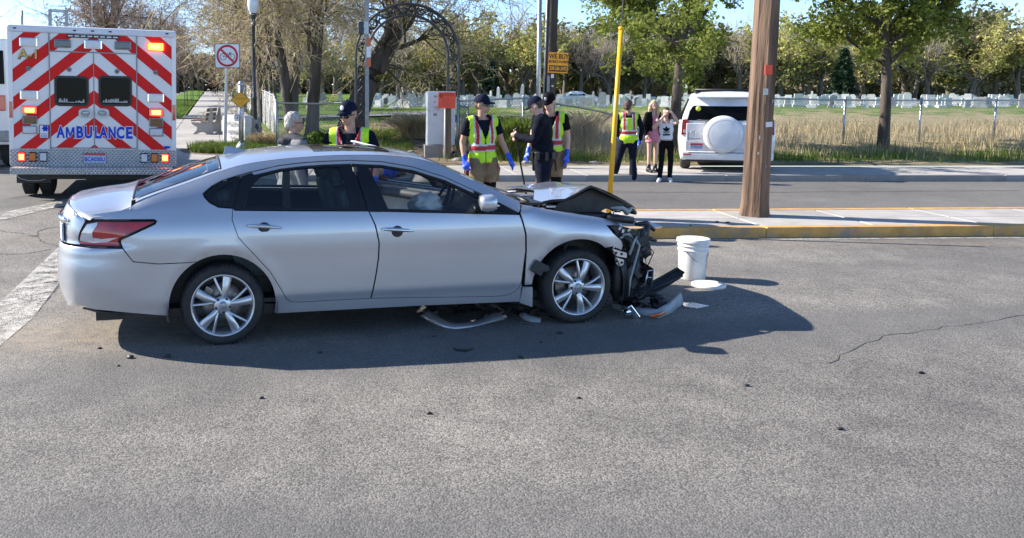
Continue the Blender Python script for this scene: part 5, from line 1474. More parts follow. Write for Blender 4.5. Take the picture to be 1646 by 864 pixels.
# ------------------------------------------------------------------ generic lofted car bodies (suv, far sedan)
def loft_body(name, st, mat, parent, n=9):
    """st: list of (y, z_bottom, z_belt, z_roof, half_width, roof_half) -> closed skin"""
    V = []; F = []
    def sec(y, zb, zw, zr, hw, rh):
        pts = [(0, zb), (hw * .80, zb), (hw * .97, zb + .06), (hw, zb + (zw - zb) * .45), (hw * .985, zw - .04), (hw * .95, zw)]
        for k in range(1, 6):
            t = k / 5; pts.append((hw * .95 + (rh - hw * .95) * (t ** 1.3), zw + (zr - zw) * t * (1 - .06 * (1 - t))))
        pts += [(rh * .8, zr + (zr - zw) * .05 + .0), (rh * .4, zr + (zr - zw) * .075), (0, zr + (zr - zw) * .085)]
        full = [(-x, z) for x, z in pts[::-1]][:-1] + pts
        return [(x, y, z) for x, z in full]
    S_ = [sec(*s) for s in st]; m = len(S_[0])
    for s in S_: V += s
    for i in range(len(S_) - 1):
        for k in range(m - 1): F.append((i * m + k, i * m + k + 1, (i + 1) * m + k + 1, (i + 1) * m + k))
        F.append((i * m + m - 1, i * m, (i + 1) * m, (i + 1) * m + m - 1))
    F.append(tuple(range(m))[::-1]); F.append(tuple((len(S_) - 1) * m + k for k in range(m)))
    me = bpy.data.meshes.new(name); me.from_pydata(V, [], F); me.polygons.foreach_set('use_smooth', [len(f) == 4 for f in F])
    bm = bmesh.new(); bm.from_mesh(me); bmesh.ops.recalc_face_normals(bm, faces=bm.faces[:]); bm.to_mesh(me); bm.free()
    return link(name, me, parent, mat)

SY = 18.8
sc = at(1166, 270, SY)
suv = thing('suv', 'white SUV parked on the pavement seen from behind with a covered spare wheel', 'car', (sc.x, SY, .134), R(-19))
SMi = Matrix.Translation(suv.location) @ Matrix.Rotation(R(-19), 4, 'Z'); SMi_ = SMi.inverted()
def sp(X, Y, y=0.0):
    px, py = 1080 + X / 6.175, 140 + Y / 6.175
    u = (px - 600) / FPX; v = (306 - py) / FPX
    d = Vector((u, math.cos(TH) + v * math.sin(TH), -math.sin(TH) + v * math.cos(TH))); c = Vector((0, 0, CAM_H))
    o = SMi @ Vector((0, y, 0)); n = SMi.to_3x3() @ Vector((0, 1, 0))
    p = SMi_ @ (c + d * ((o - c).dot(n) / d.dot(n))); return p
hwS = 1.0; zR = 1.72; zW = sp(150, 335).z; zB = sp(150, 715).z
loft_body('body', [(.0, zB + .06, zW - .25, zW - .22, .86, .80), (.03, zB, zW, zW + .02, .97, .88), (.06, zB, zW + .01, zR - .42, .99, .86), (.13, zB, zW + .02, zR - .12, 1.0, .80), (.26, zB, zW + .02, zR - .02, 1.0, .76), (.9, zB, zW + .01, zR + .03, 1.0, .75), (2.2, zB, zW, zR, 1.0, .74), (2.9, zB, zW - .02, zR - .28, .99, .70), (3.35, zB, zW - .06, zW - .03, .97, .86), (4.1, zB + .02, zW - .16, zW - .14, .93, .8), (4.3, zB + .1, zW - .4, zW - .38, .82, .7)], M['white'], suv)
def quad_panel(name, pts, y, mat, parent, th=.02, bev=True):
    mb = MB(); P = [Vector(p) for p in pts]; c = sum(P, Vector()) / len(P)
    inner = [p.lerp(c, .04) + Vector((0, -th, 0)) for p in P]
    n = len(P); mb.add([p + Vector((0, .03, 0)) for p in P] + [p + Vector((0, -th * .6, 0)) for p in P] + inner, [(i, (i + 1) % n, n + (i + 1) % n, n + i) for i in range(n)] + [(n + i, n + (i + 1) % n, 2 * n + (i + 1) % n, 2 * n + i) for i in range(n)] + [tuple(2 * n + i for i in range(n))])
    return mb.build(name, mat, parent)
def V3(x, y, z): return Vector((x, y, z))
zWin0 = zW + .02; zWin1 = sp(300, 170).z
quad_panel('rear_window', [V3(-.84, .02, zWin0), V3(.84, .02, zWin0), V3(.80, .055, zWin0 + .2), V3(.715, .125, zWin1), V3(-.715, .125, zWin1), V3(-.80, .055, zWin0 + .2)], 0, M['darkglass'], suv, .015)
mb = MB(); mb.box((-.05, .0, (zB + zW) / 2 + .1), (1.62, .05, zW - zB - .28), bev=.03); tg = mb.build('tailgate', M['white'], suv)
zb1 = sp(400, 645).z
mb = MB(); mb.box((0, .02, (zB + zb1) / 2 + .01), (1.93, .26, zb1 - zB + .02), bev=.06); bp_ = mb.build('rear_bumper', M['white'], suv)
for sx in (-.82, .82):
    mb = MB(); mb.box((sx, -.118, zb1 - .045), (.17, .02, .035), bev=.006); mb.build('reflector', M['redlens'], bp_)
    mb = MB(); zt0, zt1 = sp(130, 470).z, sp(130, 330).z
    mb.prism([(sx * 1.06 - .09, zt0), (sx * 1.06 + .09, zt0 + .02), (sx * 1.06 + .075, zt1 + (.03 if sx > 0 else -.05)), (sx * 1.06 + .03, zt1 + .03), (sx * 1.06 - .075, zt1 + (-.05 if sx > 0 else .03))], -.012, .12); tl = mb.build('tail_light', M['redlens'], suv)
    mb = MB(); mb.box((sx * 1.05, -.014, zt0 + .08), (.11, .012, .07), bev=.004); mb.build('clear_lens', M['clearlens'], tl)
sw_c = sp(508, 468, -.16)
mb = MB(); rS = .415
mb.lathe([(0, -.135), (rS * .6, -.13), (rS * .86, -.115), (rS * .97, -.085), (rS, -.05), (rS, .05), (rS * .96, .06)], 48, axis='Y'); spw = mb.build('spare_wheel_cover', M['white'], suv); spw.location = (sw_c.x, -.10, sw_c.z)
mb = MB(); mb.lathe([(rS * .98, .05), (rS * 1.005, .06), (rS * 1.0, .16), (rS * .9, .17)], 48, axis='Y'); mb.build('tyre', M['rubber'], spw)
q0, q1 = sp(180, 552, -.05), sp(310, 615, -.05)
mb = MB(); mb.box(((q0.x + q1.x) / 2 + .08, -.028, (q0.z + q1.z) / 2), (q1.x - q0.x + .35, .03, q0.z - q1.z + .10), bev=.02); rc = mb.build('plate_recess', pm('recess_paint', (.6, .6, .62), .4), tg)
mb = MB(); mb.box(((q0.x + q1.x) / 2, -.05, (q0.z + q1.z) / 2), (q1.x - q0.x, .012, q0.z - q1.z), bev=.003); npl = mb.build('number_plate', pm('plate_pale', (.42, .46, .58), .4, var=.2, scale=25), rc)
mb = MB(); mb.box(((q0.x + q1.x) / 2, -.058, q0.z - .022), (q1.x - q0.x - .01, .006, .04)); mb.build('plate_band', M['redlens'], npl)
text_mesh('1L MY1AP', .07, M['blueletter'], npl, 'lettering', ((q0.x + q1.x) / 2, -.058, (q0.z + q1.z) / 2 - .016), ext=.001, sx=.8)
p = sp(262, 210, .08); mb = MB(); mb.lathe([(0, -.02), (.055, -.02), (.055, 0)], 20, tuple(p + Vector((0, -.055, 0))), axis='Y'); mb.build('round_sticker', pm('yellow_sticker', (.62, .66, .08), .5), suv)
mb = MB(); a, b = sp(255, 325, .0), sp(420, 320, .0); mb.tube([a + Vector((0, -.03, 0)), b + Vector((0, -.035, 0))], .012, 6); mb.tube([b + Vector((0, -.03, 0)), b + Vector((.02, .0, -.04))], .02, 6); mb.build('wiper', M['black'], suv)
mb = MB(); mb.tube([sp(180, 440) + Vector((0, -.03, 0)), sp(225, 432) + Vector((0, -.032, 0)), sp(235, 455) + Vector((0, -.03, 0)), sp(215, 480) + Vector((0, -.03, 0))], .012, 5); mb.build('emblem', M['chrome'], tg)
mb = MB(); mb.box((0, .03, zB - .01), (1.7, .2, .07), bev=.02); mb.build('lower_valance', M['black'], suv)
mb = MB(); mb.lathe([(rS * .80, -.122), (rS * .81, -.126), (rS * .83, -.122)], 40, axis='Y'); mb.build('cover_ring', M['white'], spw)
for sx in (-.80, .80):
    mb = MB(); mb.tube([(sx, .0, zW - .02), (sx * 1.01, -.03, (zW + zb1) / 2), (sx, -.03, zb1 + .02)], .006, 5); mb.build('panel_gap', M['black'], tg)
mb = MB(); mb.box((0, -.105, zb1 - .002), (1.6, .008, .010)); mb.build('bumper_gap', M['black'], bp_)
mb = MB(); a, b = sp(160, 505), sp(285, 510); mb.box((a + b) / 2 + Vector((0, -.03, 0)), (b.x - a.x, .01, .022)); mb.build('badge', M['steel'], tg)
for sx in (-.66, .66):
    mb = MB(); mb.tube([(sx, .42, zR - .02), (sx * 1.02, .62, zR + .09), (sx, 1.4, zR + .11), (sx * .98, 2.3, zR + .08), (sx * .96, 2.5, zR - .04)], [.02, .024, .024, .024, .02], 7); mb.build('roof_bar', M['black'], suv)
for yy in (.95, 1.9):
    mb = MB(); mb.tube([(-.68, yy, zR + .12), (.68, yy, zR + .12)], .022, 7, flat=.6); mb.build('cross_bar', M['black'], suv)
mb = MB(); mb.box((0, .16, zR - .04), (1.34, .26, .04), rot=Matrix.Rotation(R(6), 3, 'X'), bev=.015); mb.build('roof_spoiler', M['white'], suv)
for sx in (-1, 1):
    for yy in (.88, 3.45):
        mb = MB(); mb.lathe([(0, -.11), (.32, -.11), (.36, -.07), (.365, 0), (.36, .07), (.32, .11), (0, .11)], 32, axis='X'); w_ = mb.build('wheel', M['rubber'], suv); w_.location = (sx * .83, yy, .36)
        mb = MB(); mb.lathe([(0, sx * .10), (.1, sx * .115), (.22, sx * .112)], 20, axis='X'); mb.build('rim', M['steel'], w_)
    quad_panel
    mb = MB(); pts = [(.42, zW + .03), (2.65, zW + .0), (2.25, zR - .10), (.62, zR - .08)]
    mb.add([(sx * (.985 if z < zW + .1 else .80), y, z) for y, z in pts] + [(sx * (.93 if z < zW + .1 else .74), y, z) for y, z in pts], [(0, 1, 2, 3), (7, 6, 5, 4)] + [(i, (i + 1) % 4, 4 + (i + 1) % 4, 4 + i) for i in range(4)]); mb.build('side_window', M['darkglass'], suv)
mb = MB(); mb.box((0, 2.2, zB + .04), (1.3, 3.2, .12)); mb.tube([(.45, .1, .32), (.45, .8, .32)], .09, 10); mb.build('underbody', M['black'], suv)
# ------------------------------------------------------------------ street furniture
def onterr(px, py):
    lo, hi = 19.0, 200.0
    for _ in range(50):
        m = (lo + hi) / 2; p = at(px, py, m)
        if p.z > tz(p.x, p.y): lo = m
        else: hi = m
    p = at(px, py, lo); p.z = tz(p.x, p.y); return p
M['signred'] = pm('red_sign_film', (.50, .02, .03), .4, var=.05)
M['signwhite'] = pm('white_sign_film', (.72, .72, .72), .4, var=.03)
M['signyellow'] = pm('yellow_sign_film', (.72, .38, .02), .45, var=.06)
M['orange'] = pm('fluorescent_orange_card', (1.0, .40, .02), .5, var=.05, scale=5)
M['redcard'] = pm('red_orange_card', (.80, .085, .035), .55, var=.06, scale=6)
M['wood'] = pm('weathered_wood', (.16, .115, .08), .85, var=.35, scale=9, bump=.6, bscale=35)
M['poledark'] = pm('creosoted_pole_wood', (.062, .050, .042), .85, var=.4, scale=6, bump=.7, bscale=30)
M['barkpole'] = pm('rough_brown_wood', (.15, .095, .062), .9, var=.65, scale=7, bump=1., bscale=25)
M['guard'] = pm('yellow_plastic_guard', (.78, .42, .015), .42, var=.05, scale=4)
M['cabinet'] = pm('pale_blue_grey_enamel', (.60, .66, .70), .4, var=.04, scale=3, dirt=(.4, .4, .38), dscale=4, damt=.3)
M['stonewhite'] = pm('whitewashed_stone', (.66, .65, .62), .85, var=.10, scale=5, bump=.5, bscale=14)
M['stonegrey'] = pm('rough_grey_stone', (.30, .28, .25), .9, var=.3, scale=6, bump=.9, bscale=16)

def along_wood(m, amount=14):
    """stretch the noise of a wood material along Z"""
    t = m.node_tree
    tc = [n for n in t.nodes if n.type == 'TEX_COORD'][0]
    mp = _n(t, 'ShaderNodeMapping'); mp.inputs['Scale'].default_value = (1, 1, 1 / amount)
    for l in list(t.links):
        if l.from_node == tc: t.links.new(mp.outputs[0], l.to_socket)
    t.links.new(tc.outputs['Object'], mp.inputs['Vector'])
for k in ('wood', 'poledark', 'barkpole'): along_wood(M[k], 10)

# no-cycling sign
b = onterr(361.5, 239); Yb = b.y
sgn = thing('no_cycling_sign', 'square white no-cycling sign with red ring and slash on a grey post', 'sign', b)
top_ = at(366, 66, Yb) - b
mb = MB(); mb.tube([(0, 0, -.1), (top_.x * .9, 0, top_.z)], .042, 8, smooth=False); mb.build('post', M['steel'], sgn)
c = at(366, 89.5, Yb) - b; w_ = 40 * Yb / FPX; h_ = 38.5 * Yb / FPX
def rrect(cx, cz, w, h, r, n=5): return [(cx + sx * (w / 2 - r) + r * math.cos(a), cz + sz * (h / 2 - r) + r * math.sin(a)) for sx, sz, a0 in ((1, 1, 0), (-1, 1, 90), (-1, -1, 180), (1, -1, 270)) for a in np.linspace(R(a0), R(a0 + 90), n)]
mb = MB(); mb.prism(rrect(c.x, c.z, w_, h_, .04), -.056, -.05); bd = mb.build('sign_board', M['black'], sgn)
mb = MB(); mb.prism(rrect(c.x, c.z, w_ - .035, h_ - .035, .03), -.058, -.055); mb.build('sign_face', M['signwhite'], bd)
mb = MB(); ro = .43 * w_; ri = .345 * w_
mb.lathe([(ri, -.062), (ro, -.062), (ro, -.057), (ri, -.057)], 44, (c.x, 0, c.z), axis='Y', closed=True); mb.box((c.x, -.061, c.z), (2 * ri + .02, .004, .062), rot=Matrix.Rotation(R(45), 3, 'Y')); mb.build('prohibition_ring', M['signred'], bd)
mb = MB(); k = w_ * .125
for dx in (-1, 1): mb.tube([(c.x + dx * .165 * w_ + k * math.cos(a), -.0605, c.z - .04 * w_ + k * math.sin(a)) for a in np.linspace(0, 2 * math.pi, 24)], .008, 4, flat=.3)
F_ = lambda x, z: (c.x + x * w_, -.0605, c.z + z * w_)
for s_ in (((-.165, -.04), (-.07, .09), (.09, .09), (-.01, -.04), (-.165, -.04)), ((-.01, -.04), (-.085, .12)), ((-.12, .125), (-.05, .125)), ((.165, -.04), (.085, .13), (.13, .15), (.15, .12))): mb.tube([F_(*p) for p in s_], .008, 4, flat=.3)
mb.build('bicycle_symbol', M['black'], bd)

# pedestal post with the yellow diamond
b = onterr(388, 246); Yb = b.y
ped = thing('pedestal_post', 'silver ball-topped pedestal post carrying a yellow diamond sign by the white stone', 'post', b)
H_ = (at(389, 133, Yb) - b).z
mb = MB(); mb.tube([(0, 0, .2), (.02, 0, H_)], .068, 14); mb.lathe([(0, H_ + .06), (.04, H_ + .05), (.075, H_), (.085, H_ - .04), (.072, H_ - .06)], 14, (.02, 0, 0)); mb.build('post', M['steel'], ped)
mb = MB(); mb.lathe([(.0, .0), (.21, .0), (.21, .10), (.19, .14), (.10, .24), (.085, .28), (0, .29)], 8, smooth=False); mb.build('base', M['steel'], ped)
c = at(387.5, 160, Yb) - b; hx = 15.6 * Yb / FPX; hz = 14.3 * Yb / FPX
mb = MB(); mb.prism([(c.x - hx, c.z), (c.x, c.z - hz), (c.x + hx, c.z), (c.x, c.z + hz)], -.095, -.085); dm = mb.build('sign_board', M['black'], ped)
mb = MB(); q = .92; mb.prism([(c.x - hx * q, c.z), (c.x, c.z - hz * q), (c.x + hx * q, c.z), (c.x, c.z + hz * q)], -.098, -.09); mb.build('sign_face', M['signyellow'], dm)
for tx, dz, sz in (('PATH', .105, .055), ('CAUTION', .03, .075), ('SLOW', -.045, .055), ('ZONE', -.105, .045)): text_mesh(tx, sz, M['black'] if tx == 'CAUTION' else M['redcard'], dm, 'lettering', (c.x, -.0985, c.z + dz), ext=.0008)
c = at(381.5, 188, Yb) - b; mb = MB(); mb.prism([(c.x + .085 * math.cos(a), c.z + .1 * math.sin(a)) for a in np.linspace(R(-40), R(220), 20)] + [(c.x - .07, c.z - .1), (c.x + .07, c.z - .1)], -.05, -.02); o = mb.build('push_button_plate', M['signwhite'], ped)
mb = MB(); mb.lathe([(0, -.07), (.03, -.07), (.03, -.05)], 12, (c.x, 0, c.z - .01), axis='Y'); mb.box((c.x, -.052, c.z + .05), (.09, .006, .02)); mb.build('push_button', M['steeld'], o)

# ornamental lamps along the path
def lamp_parts(root, s=1.0):
    mb = MB(); mb.lathe([(.0, 0), (.17, 0), (.17, .08), (.13, .16), (.12, .55), (.14, .60), (.11, .68), (.075, .78)], 14); mb.build('base', M['darkpaint'], root)
    mb = MB(); mb.lathe([(.078, .76), (.068, 1.5), (.085, 1.52), (.085, 1.6), (.062, 1.64), (.056, 2.4), (.052, 3.9), (.075, 3.93), (.075, 3.98), (.05, 4.0), (.06, 4.12), (.10, 4.25), (.13, 4.32), (.0, 4.33)], 14); mb.build('shaft', M['darkpaint'], root)
    mb = MB(); mb.lathe([(.115, 4.32), (.17, 4.46), (.195, 4.62), (.18, 4.78), (.13, 4.92)], 16); mb.lathe([(.20, 4.80), (.16, 4.93), (.07, 5.02), (.03, 5.12), (0, 5.14)], 16); mb.build('globe', GL_, root)
GL_ = pm('frosted_globe', (.62, .66, .70), .25, var=.05, scale=6, coat=.6)
_q = at(410, 216, 24.9); lp0 = Vector((_q.x, 24.9, tz(_q.x, 24.9)))
lamp0 = thing('street_lamp', 'nearest black ornamental lamp post with a frosted globe behind the white stone', 'street lamp', lp0, 0, 'black lamp posts along the path'); lamp_parts(lamp0)
k_ = (at(409, -20, lp0.y).z - lp0.z) / 5.14; lamp0.scale = (k_, k_, k_)
for i, y_ in enumerate((40, 49, 59, 70, 82, 95, 112)):
    c_ = copy_tree(lamp0); x_ = float(path_edge(y_)) - .05; c_.location = (x_, y_, tz(x_, y_) - .02); c_.scale = (k_ * .86,) * 3
    c_['label'] = ('second', 'third', 'fourth', 'fifth', 'sixth', 'seventh', 'farthest')[i] + ' black lamp post along the right edge of the path, counted from the white stone'
# bench, end on
b = onterr(326, 215.5); kz = 4.32 * FPX / b.y
bench = thing('park_bench', 'concrete and wood park bench seen end on beside the path', 'bench', b)
pr = [((X - 205) / kz, (675 - Z) / kz) for X, Z in ((125, 590), (133, 606), (166, 626), (162, 648), (136, 672), (160, 674), (186, 662), (214, 662), (236, 675), (277, 675), (274, 492), (262, 492), (250, 545), (240, 592), (225, 600))]
for y_ in (0, 1.55):
    mb = MB(); mb.prism(pr, y_, y_ + .09); mb.build('end_frame', M['conc'], bench)
for X0, X1, Z in ((127, 155, 586), (160, 188, 584), (193, 222, 582)):
    mb = MB(); mb.box((((X0 + X1) / 2 - 205) / kz, .82, (675 - Z + 6) / kz), ((X1 - X0) / kz, 1.75, .04), bev=.006); mb.build('seat_slat', pm('bench_wood', (.20, .085, .06), .7, var=.25, scale=8), bench)
for X, Z in ((238, 570), (243, 540), (250, 508)):
    mb = MB(); mb.box(((X - 8 - 205) / kz, .82, (675 - Z) / kz), (.04, 1.75, 25 / kz), rot=Matrix.Rotation(R(8), 3, 'Y'), bev=.006); mb.build('back_slat', M['wood'], bench)
# inscribed stone
b = onterr(383, 234); ky = FPX / b.y
mon = thing('inscribed_stone', 'whitewashed stone slab inscribed as a trail marker in the grass', 'monument', b, R(-40))
def rough(pts, y0, y1, amp, seed, name, mat, sub=3):
    bm = bmesh.new(); mbx = MB(); mbx.prism(pts, y0, y1); me = mbx.mesh('t'); bm.from_mesh(me)
    bmesh.ops.triangulate(bm, faces=bm.faces[:]); bmesh.ops.subdivide_edges(bm, edges=bm.edges[:], cuts=sub, use_grid_fill=True)
    bmesh.ops.remove_doubles(bm, verts=bm.verts[:], dist=.001)
    for v in bm.verts:
        n_ = noise.noise_vector(v.co * 5 + Vector((seed, 0, 0))); v.co += Vector(n_) * amp
    bmesh.ops.recalc_face_normals(bm, faces=bm.faces[:])
    me2 = bpy.data.meshes.new(name); bm.to_mesh(me2); bm.free(); me2.materials.append(mat); return me2
MX = lambda x, y: ((x - 383) / ky / .80, (234 - y) / ky)
o = link('front_slab', rough([MX(356, 238), MX(354.5, 187), MX(362, 184.5), MX(380, 184), MX(397, 185), MX(399, 192), MX(398, 238)], -.05, .22, .022, 1, 'front_slab', M['stonewhite'], 4), mon)
o = link('rough_block', rough([MX(357, 238), MX(356, 191), MX(366, 188), MX(382, 187), MX(396, 189), MX(399, 205), MX(399.5, 222), MX(400, 238)], .16, .62, .05, 5, 'rough_block', M['stonegrey'], 4), mon)
for tx, py, sz in (('NELSON', 198.5, .135), ('CENTENNIAL', 211.5, .125), ('TRAIL', 221, .125)): text_mesh(tx, sz, M['steeld'], mon, 'lettering', (MX(377, 0)[0], -.088, MX(0, py)[1]), ext=.003, sx=.72 if tx == 'CENTENNIAL' else .9)
mb = MB(); mb.lathe([(0, -.085), (.05, -.085), (.05, -.06)], 14, (MX(374, 0)[0], 0, MX(0, 228.5)[1]), axis='Y'); mb.build('round_plaque', M['steeld'], mon)

# chain-link fences
M['wire'] = pm('galvanised_wire', (.40, .405, .41), .6, .4, var=.1)
def fence(label, pts, tops, mesh_h, posts, rails=True, step=.085, r=.0036, sag=None, railmat=None, seed=0):
    """pts: ground points; tops: heights above ground at each; chain-link mesh, rail and posts as parts"""
    root = thing('chain_link_fence', label, 'fence', pts[0])
    o_ = Vector(pts[0]); L = [0]
    for a, b_ in zip(pts[:-1], pts[1:]): L.append(L[-1] + (Vector(b_).xy - Vector(a).xy).length)
    P_ = np.array([list(p) for p in pts])
    def pos(s, h):
        x = np.interp(s, L, P_[:, 0]); y = np.interp(s, L, P_[:, 1]); z = np.interp(s, L, P_[:, 2]); t = np.interp(s, L, tops)
        return np.stack([x - o_.x, y - o_.y, z - o_.z + h * t], -1)
    V = []; F = []; n = 0; tot = L[-1]; H = float(np.mean(tops)) * mesh_h
    def wire(s0, h0, s1, h1):
        nonlocal n
        k = max(2, int(abs(s1 - s0) / .5) + 2); ss = np.linspace(s0, s1, k); hh = np.linspace(h0, h1, k)
        q = pos(ss, hh);
        for dx, dz in ((0, r), (-r, -r * .6), (r, -r * .6)): V.append(q + np.array([dx, 0, dz]))
        for c3 in range(3):
            a = n + c3 * k; b_ = n + ((c3 + 1) % 3) * k
            for i in range(k - 1): F.append((a + i, a + i + 1, b_ + i + 1, b_ + i))
        n += 3 * k
    s = -H
    while s < tot:
        for sg in (1, -1):
            a, h0, b_, h1 = (s, 0., s + H, mesh_h) if sg > 0 else (s + H, 0., s, mesh_h)
            lo, hi = min(a, b_), max(a, b_)
            if hi <= 0 or lo >= tot: continue
            def cl(x): return h0 + (h1 - h0) * (x - a) / (b_ - a)
            x0_, x1_ = max(lo, 0), min(hi, tot)
            wire(x0_, cl(x0_), x1_, cl(x1_))
        s += step
    o = link('wire_mesh', np_mesh('wire_mesh', np.concatenate(V), np.array(F)), root, M['steeld'] if len(posts) > 6 else M['wire']); o['kind'] = 'stuff'
    if rails:
        mb = MB(); mb.tube([Vector(q) for q in pos(np.linspace(0, tot, max(2, len(pts) * 3)), np.full(max(2, len(pts) * 3), 1.0))], .026, 8); mb.build('top_rail', railmat or M['steel'], root)
    for s_ in posts:
        q0, q1 = pos(np.array([s_]), np.array([-.1]))[0], pos(np.array([s_]), np.array([1.04]))[0]
        mb = MB(); mb.tube([q0, q1], .034, 9); mb.lathe([(.042, -.02), (.04, .02), (0, .045)], 9, tuple(q1)); mb.build('fence_post', M['steeld'] if len(posts) > 6 else M['steel'], root)
    return root
# fence beside the path, receding
fp = []
for y_ in (25.2, 30, 36, 44, 54, 66, 80): x_ = float(path_edge(y_)) + .28; fp.append(Vector((x_, y_, tz(x_, y_))))
cnr = onterr(445, 244); fp[0] = cnr.copy()
tops_ = [(at(445, 165, cnr.y) - cnr).z * q for q in (1, 1.02, 1.05, 1.08, 1.1, 1.1, 1.1)]
fence('long chain-link fence running away beside the path', fp, tops_, .98, [0, 3, 6, 9, 12, 16, 20, 25, 30, 36, 42], step=.22, r=.0022)
cl_ = tops_[0]
f2 = [cnr + Vector((.02, 0, 0)), Vector((-1.6, 24.4, tz(-1.6, 24.4))), Vector((-.62, 23.9, tz(-.62, 23.9)))]
fence('short chain-link fence with a bright top rail left of the iron arch', f2, [cl_, (at(520, 166.5, 24.4) - f2[1]).z, (at(566, 164, 23.9) - f2[2]).z], .97, [0, 2.6], step=.10)
f3 = []; t3 = []
for px, py, y_ in ((735, 162, 23.3), (790, 159.5, 23.3), (843, 157.5, 23.3), (868, 157, 23.2)):
    p = at(px, py, y_); g_ = Vector((p.x, p.y, tz(p.x, p.y))); f3.append(g_); t3.append(p.z - g_.z)
fence('chain-link fence with a straight rail behind the vested firefighter', f3, t3, .97, [.02, 1.82], step=.095)
f4 = []; t4 = []
for px, py, y_ in ((884, 165, 23.0), (930, 172, 22.8), (975, 181, 22.6), (1000, 190, 22.5), (1040, 216, 22.4)):
    p = at(px, py, y_); g_ = Vector((p.x, p.y, tz(p.x, p.y))); f4.append(g_); t4.append(p.z - g_.z)
fence('bent chain-link fence with a sagging dark rail right of the wooden pole', f4, t4, .96, [.02, 2.3], step=.095, railmat=M['steeld'])
f5 = []; t5 = []
for px, py, y_ in ((1235, 158, 24.6), (1330, 160, 24.8), (1430, 161, 25), (1530, 161, 25.2), (1640, 161, 25.4), (1760, 161, 25.6)):
    p = at(px, py, y_); g_ = Vector((p.x, p.y, tz(p.x, p.y))); f5.append(g_); t5.append(p.z - g_.z)
fence('chain-link fence along the bank right of the white SUV', f5, t5, .97, [.02, 2.4, 4.8, 7.2, 9.5], step=.10)
# loose dark mesh panel by the notice post
q = onterr(735, 236); pnl = [q, q + Vector((.35, .3, 0))]
fence('dark leaning chain-link gate leaf folded back beside the utility cabinet', pnl, [1.25, 1.2], .98, [0, .45], step=.07, r=.006, railmat=M['steeld'])

# wrought-iron arch
AYr = 23.6; ka = AYr / FPX
ac = at(655, 90, AYr); gz_ = tz(ac.x, AYr)
arch = thing('iron_arch', 'black wrought-iron arch with scrollwork over the cemetery track', 'gate arch', (ac.x, AYr, gz_))
Ro, Ri = 82 * ka, 64.5 * ka; cz_ = ac.z - gz_
def leg(rad, name):
    mb = MB(); pts = [(rad, 0, -.1), (rad, 0, cz_ * .5)] + [(rad * math.cos(a), 0, cz_ + rad * math.sin(a)) for a in np.linspace(0, math.pi, 40)] + [(-rad, 0, cz_ * .5), (-rad, 0, -.1)]
    mb.tube(pts, .034, 8); mb.tube([Vector(p) + Vector((0, .14, 0)) for p in pts], .028, 8); return mb.build(name, M['darkpaint'], arch)
leg(Ro, 'outer_rail'); leg(Ri, 'inner_rail')
rm = (Ro + Ri) / 2; dw = (Ro - Ri) / 2
def scroll(pos_, ang, flip):
    """C-scroll with curled ends; pos_ (x,z), ang = direction along the band"""
    mb = MB(); pts = []
    for e in (0, 1):
        seg = []
        for k in range(13):
            t = k / 12; th = -.5 + t * 2.9 * math.pi / 1.6; rr = dw * .62 * (1 - .68 * t)
            seg.append((rr * math.cos(th) + .0, rr * math.sin(th)))
        if e == 0: A = [(x + .02, -z - dw * .15) for x, z in seg][::-1]
        else: B = [(x * 1 + .02, z + dw * .15 + dw * .0) for x, z in seg]
    loc = [(x, z - dw * .75) for x, z in A] + [(-x, z + dw * .75) for x, z in B]
    for x, z in loc:
        x *= flip; u_, v_ = z * 1.15, x * .9
        pts.append((pos_[0] + u_ * math.cos(ang) - v_ * math.sin(ang), .07, pos_[1] + u_ * math.sin(ang) + v_ * math.cos(ang)))
    mb.tube(pts, .017, 6); return mb.build('scroll', M['darkpaint'], arch)
n_s = 17
for i in range(n_s):
    a = math.pi * (i + .5) / n_s
    scroll((rm * math.cos(a), cz_ + rm * math.sin(a)), a + math.pi / 2, 1 if i % 2 else -1)
for sx in (-1, 1):
    for i in range(7): scroll((sx * rm, cz_ - .18 - .34 * i), math.pi / 2, (1 if i % 2 else -1) * sx)

# utility cabinet, notice post
b = onterr(698, 252); kc = FPX / b.y
cab = thing('utility_cabinet', 'pale grey utility cabinet on a concrete block beside the notice post', 'cabinet', b)
CX = lambda x, y: ((x - 698) / kc, (252 - y) / kc)
mb = MB(); a, c_ = CX(682.5, 252), CX(711, 233); mb.box(((a[0] + c_[0]) / 2, .3, (a[1] + c_[1]) / 2 - .03), (c_[0] - a[0], .66, c_[1] - a[1] + .06), bev=.015); mb.build('concrete_block', M['concd'], cab)
a, c_ = CX(686, 233), CX(731.5, 147); zm = CX(0, 178)[1]
mb = MB(); mb.box(((a[0] + c_[0]) / 2, .34, (a[1] + c_[1]) / 2), (c_[0] - a[0], .56, c_[1] - a[1]), bev=.012); mb.build('housing', M['cabinet'], cab)
for z0, z1 in ((a[1] + .02, zm - .008), (zm + .008, c_[1] - .02)):
    mb = MB(); w0, w1 = CX(687, 0)[0], CX(712, 0)[0]; mb.box(((w0 + w1) / 2, .05, (z0 + z1) / 2), (w1 - w0, .03, z1 - z0), bev=.006); mb.build('cabinet_door', M['cabinet'], cab)
for px, py, w_, h_, mt in ((699.5, 155, .075, .05, 'steeld'), (699, 184, .10, .075, 'steeld')):
    q = CX(px, py); mb = MB(); mb.box((q[0], .031, q[1]), (w_, .006, h_)); mb.build('label_plate', M[mt], cab)
mb = MB()
for px, py, L_ in ((698, 164, 4), (700, 172, 8), (703, 175, 7)):
    q = CX(px, py); mb.tube([(q[0] + L_ / kc * (t - .5), .032, q[1] + .02 * math.sin(9 * t + px)) for t in np.linspace(0, 1, 7)], .005, 4)
mb.build('scrawl', M['black'], cab)
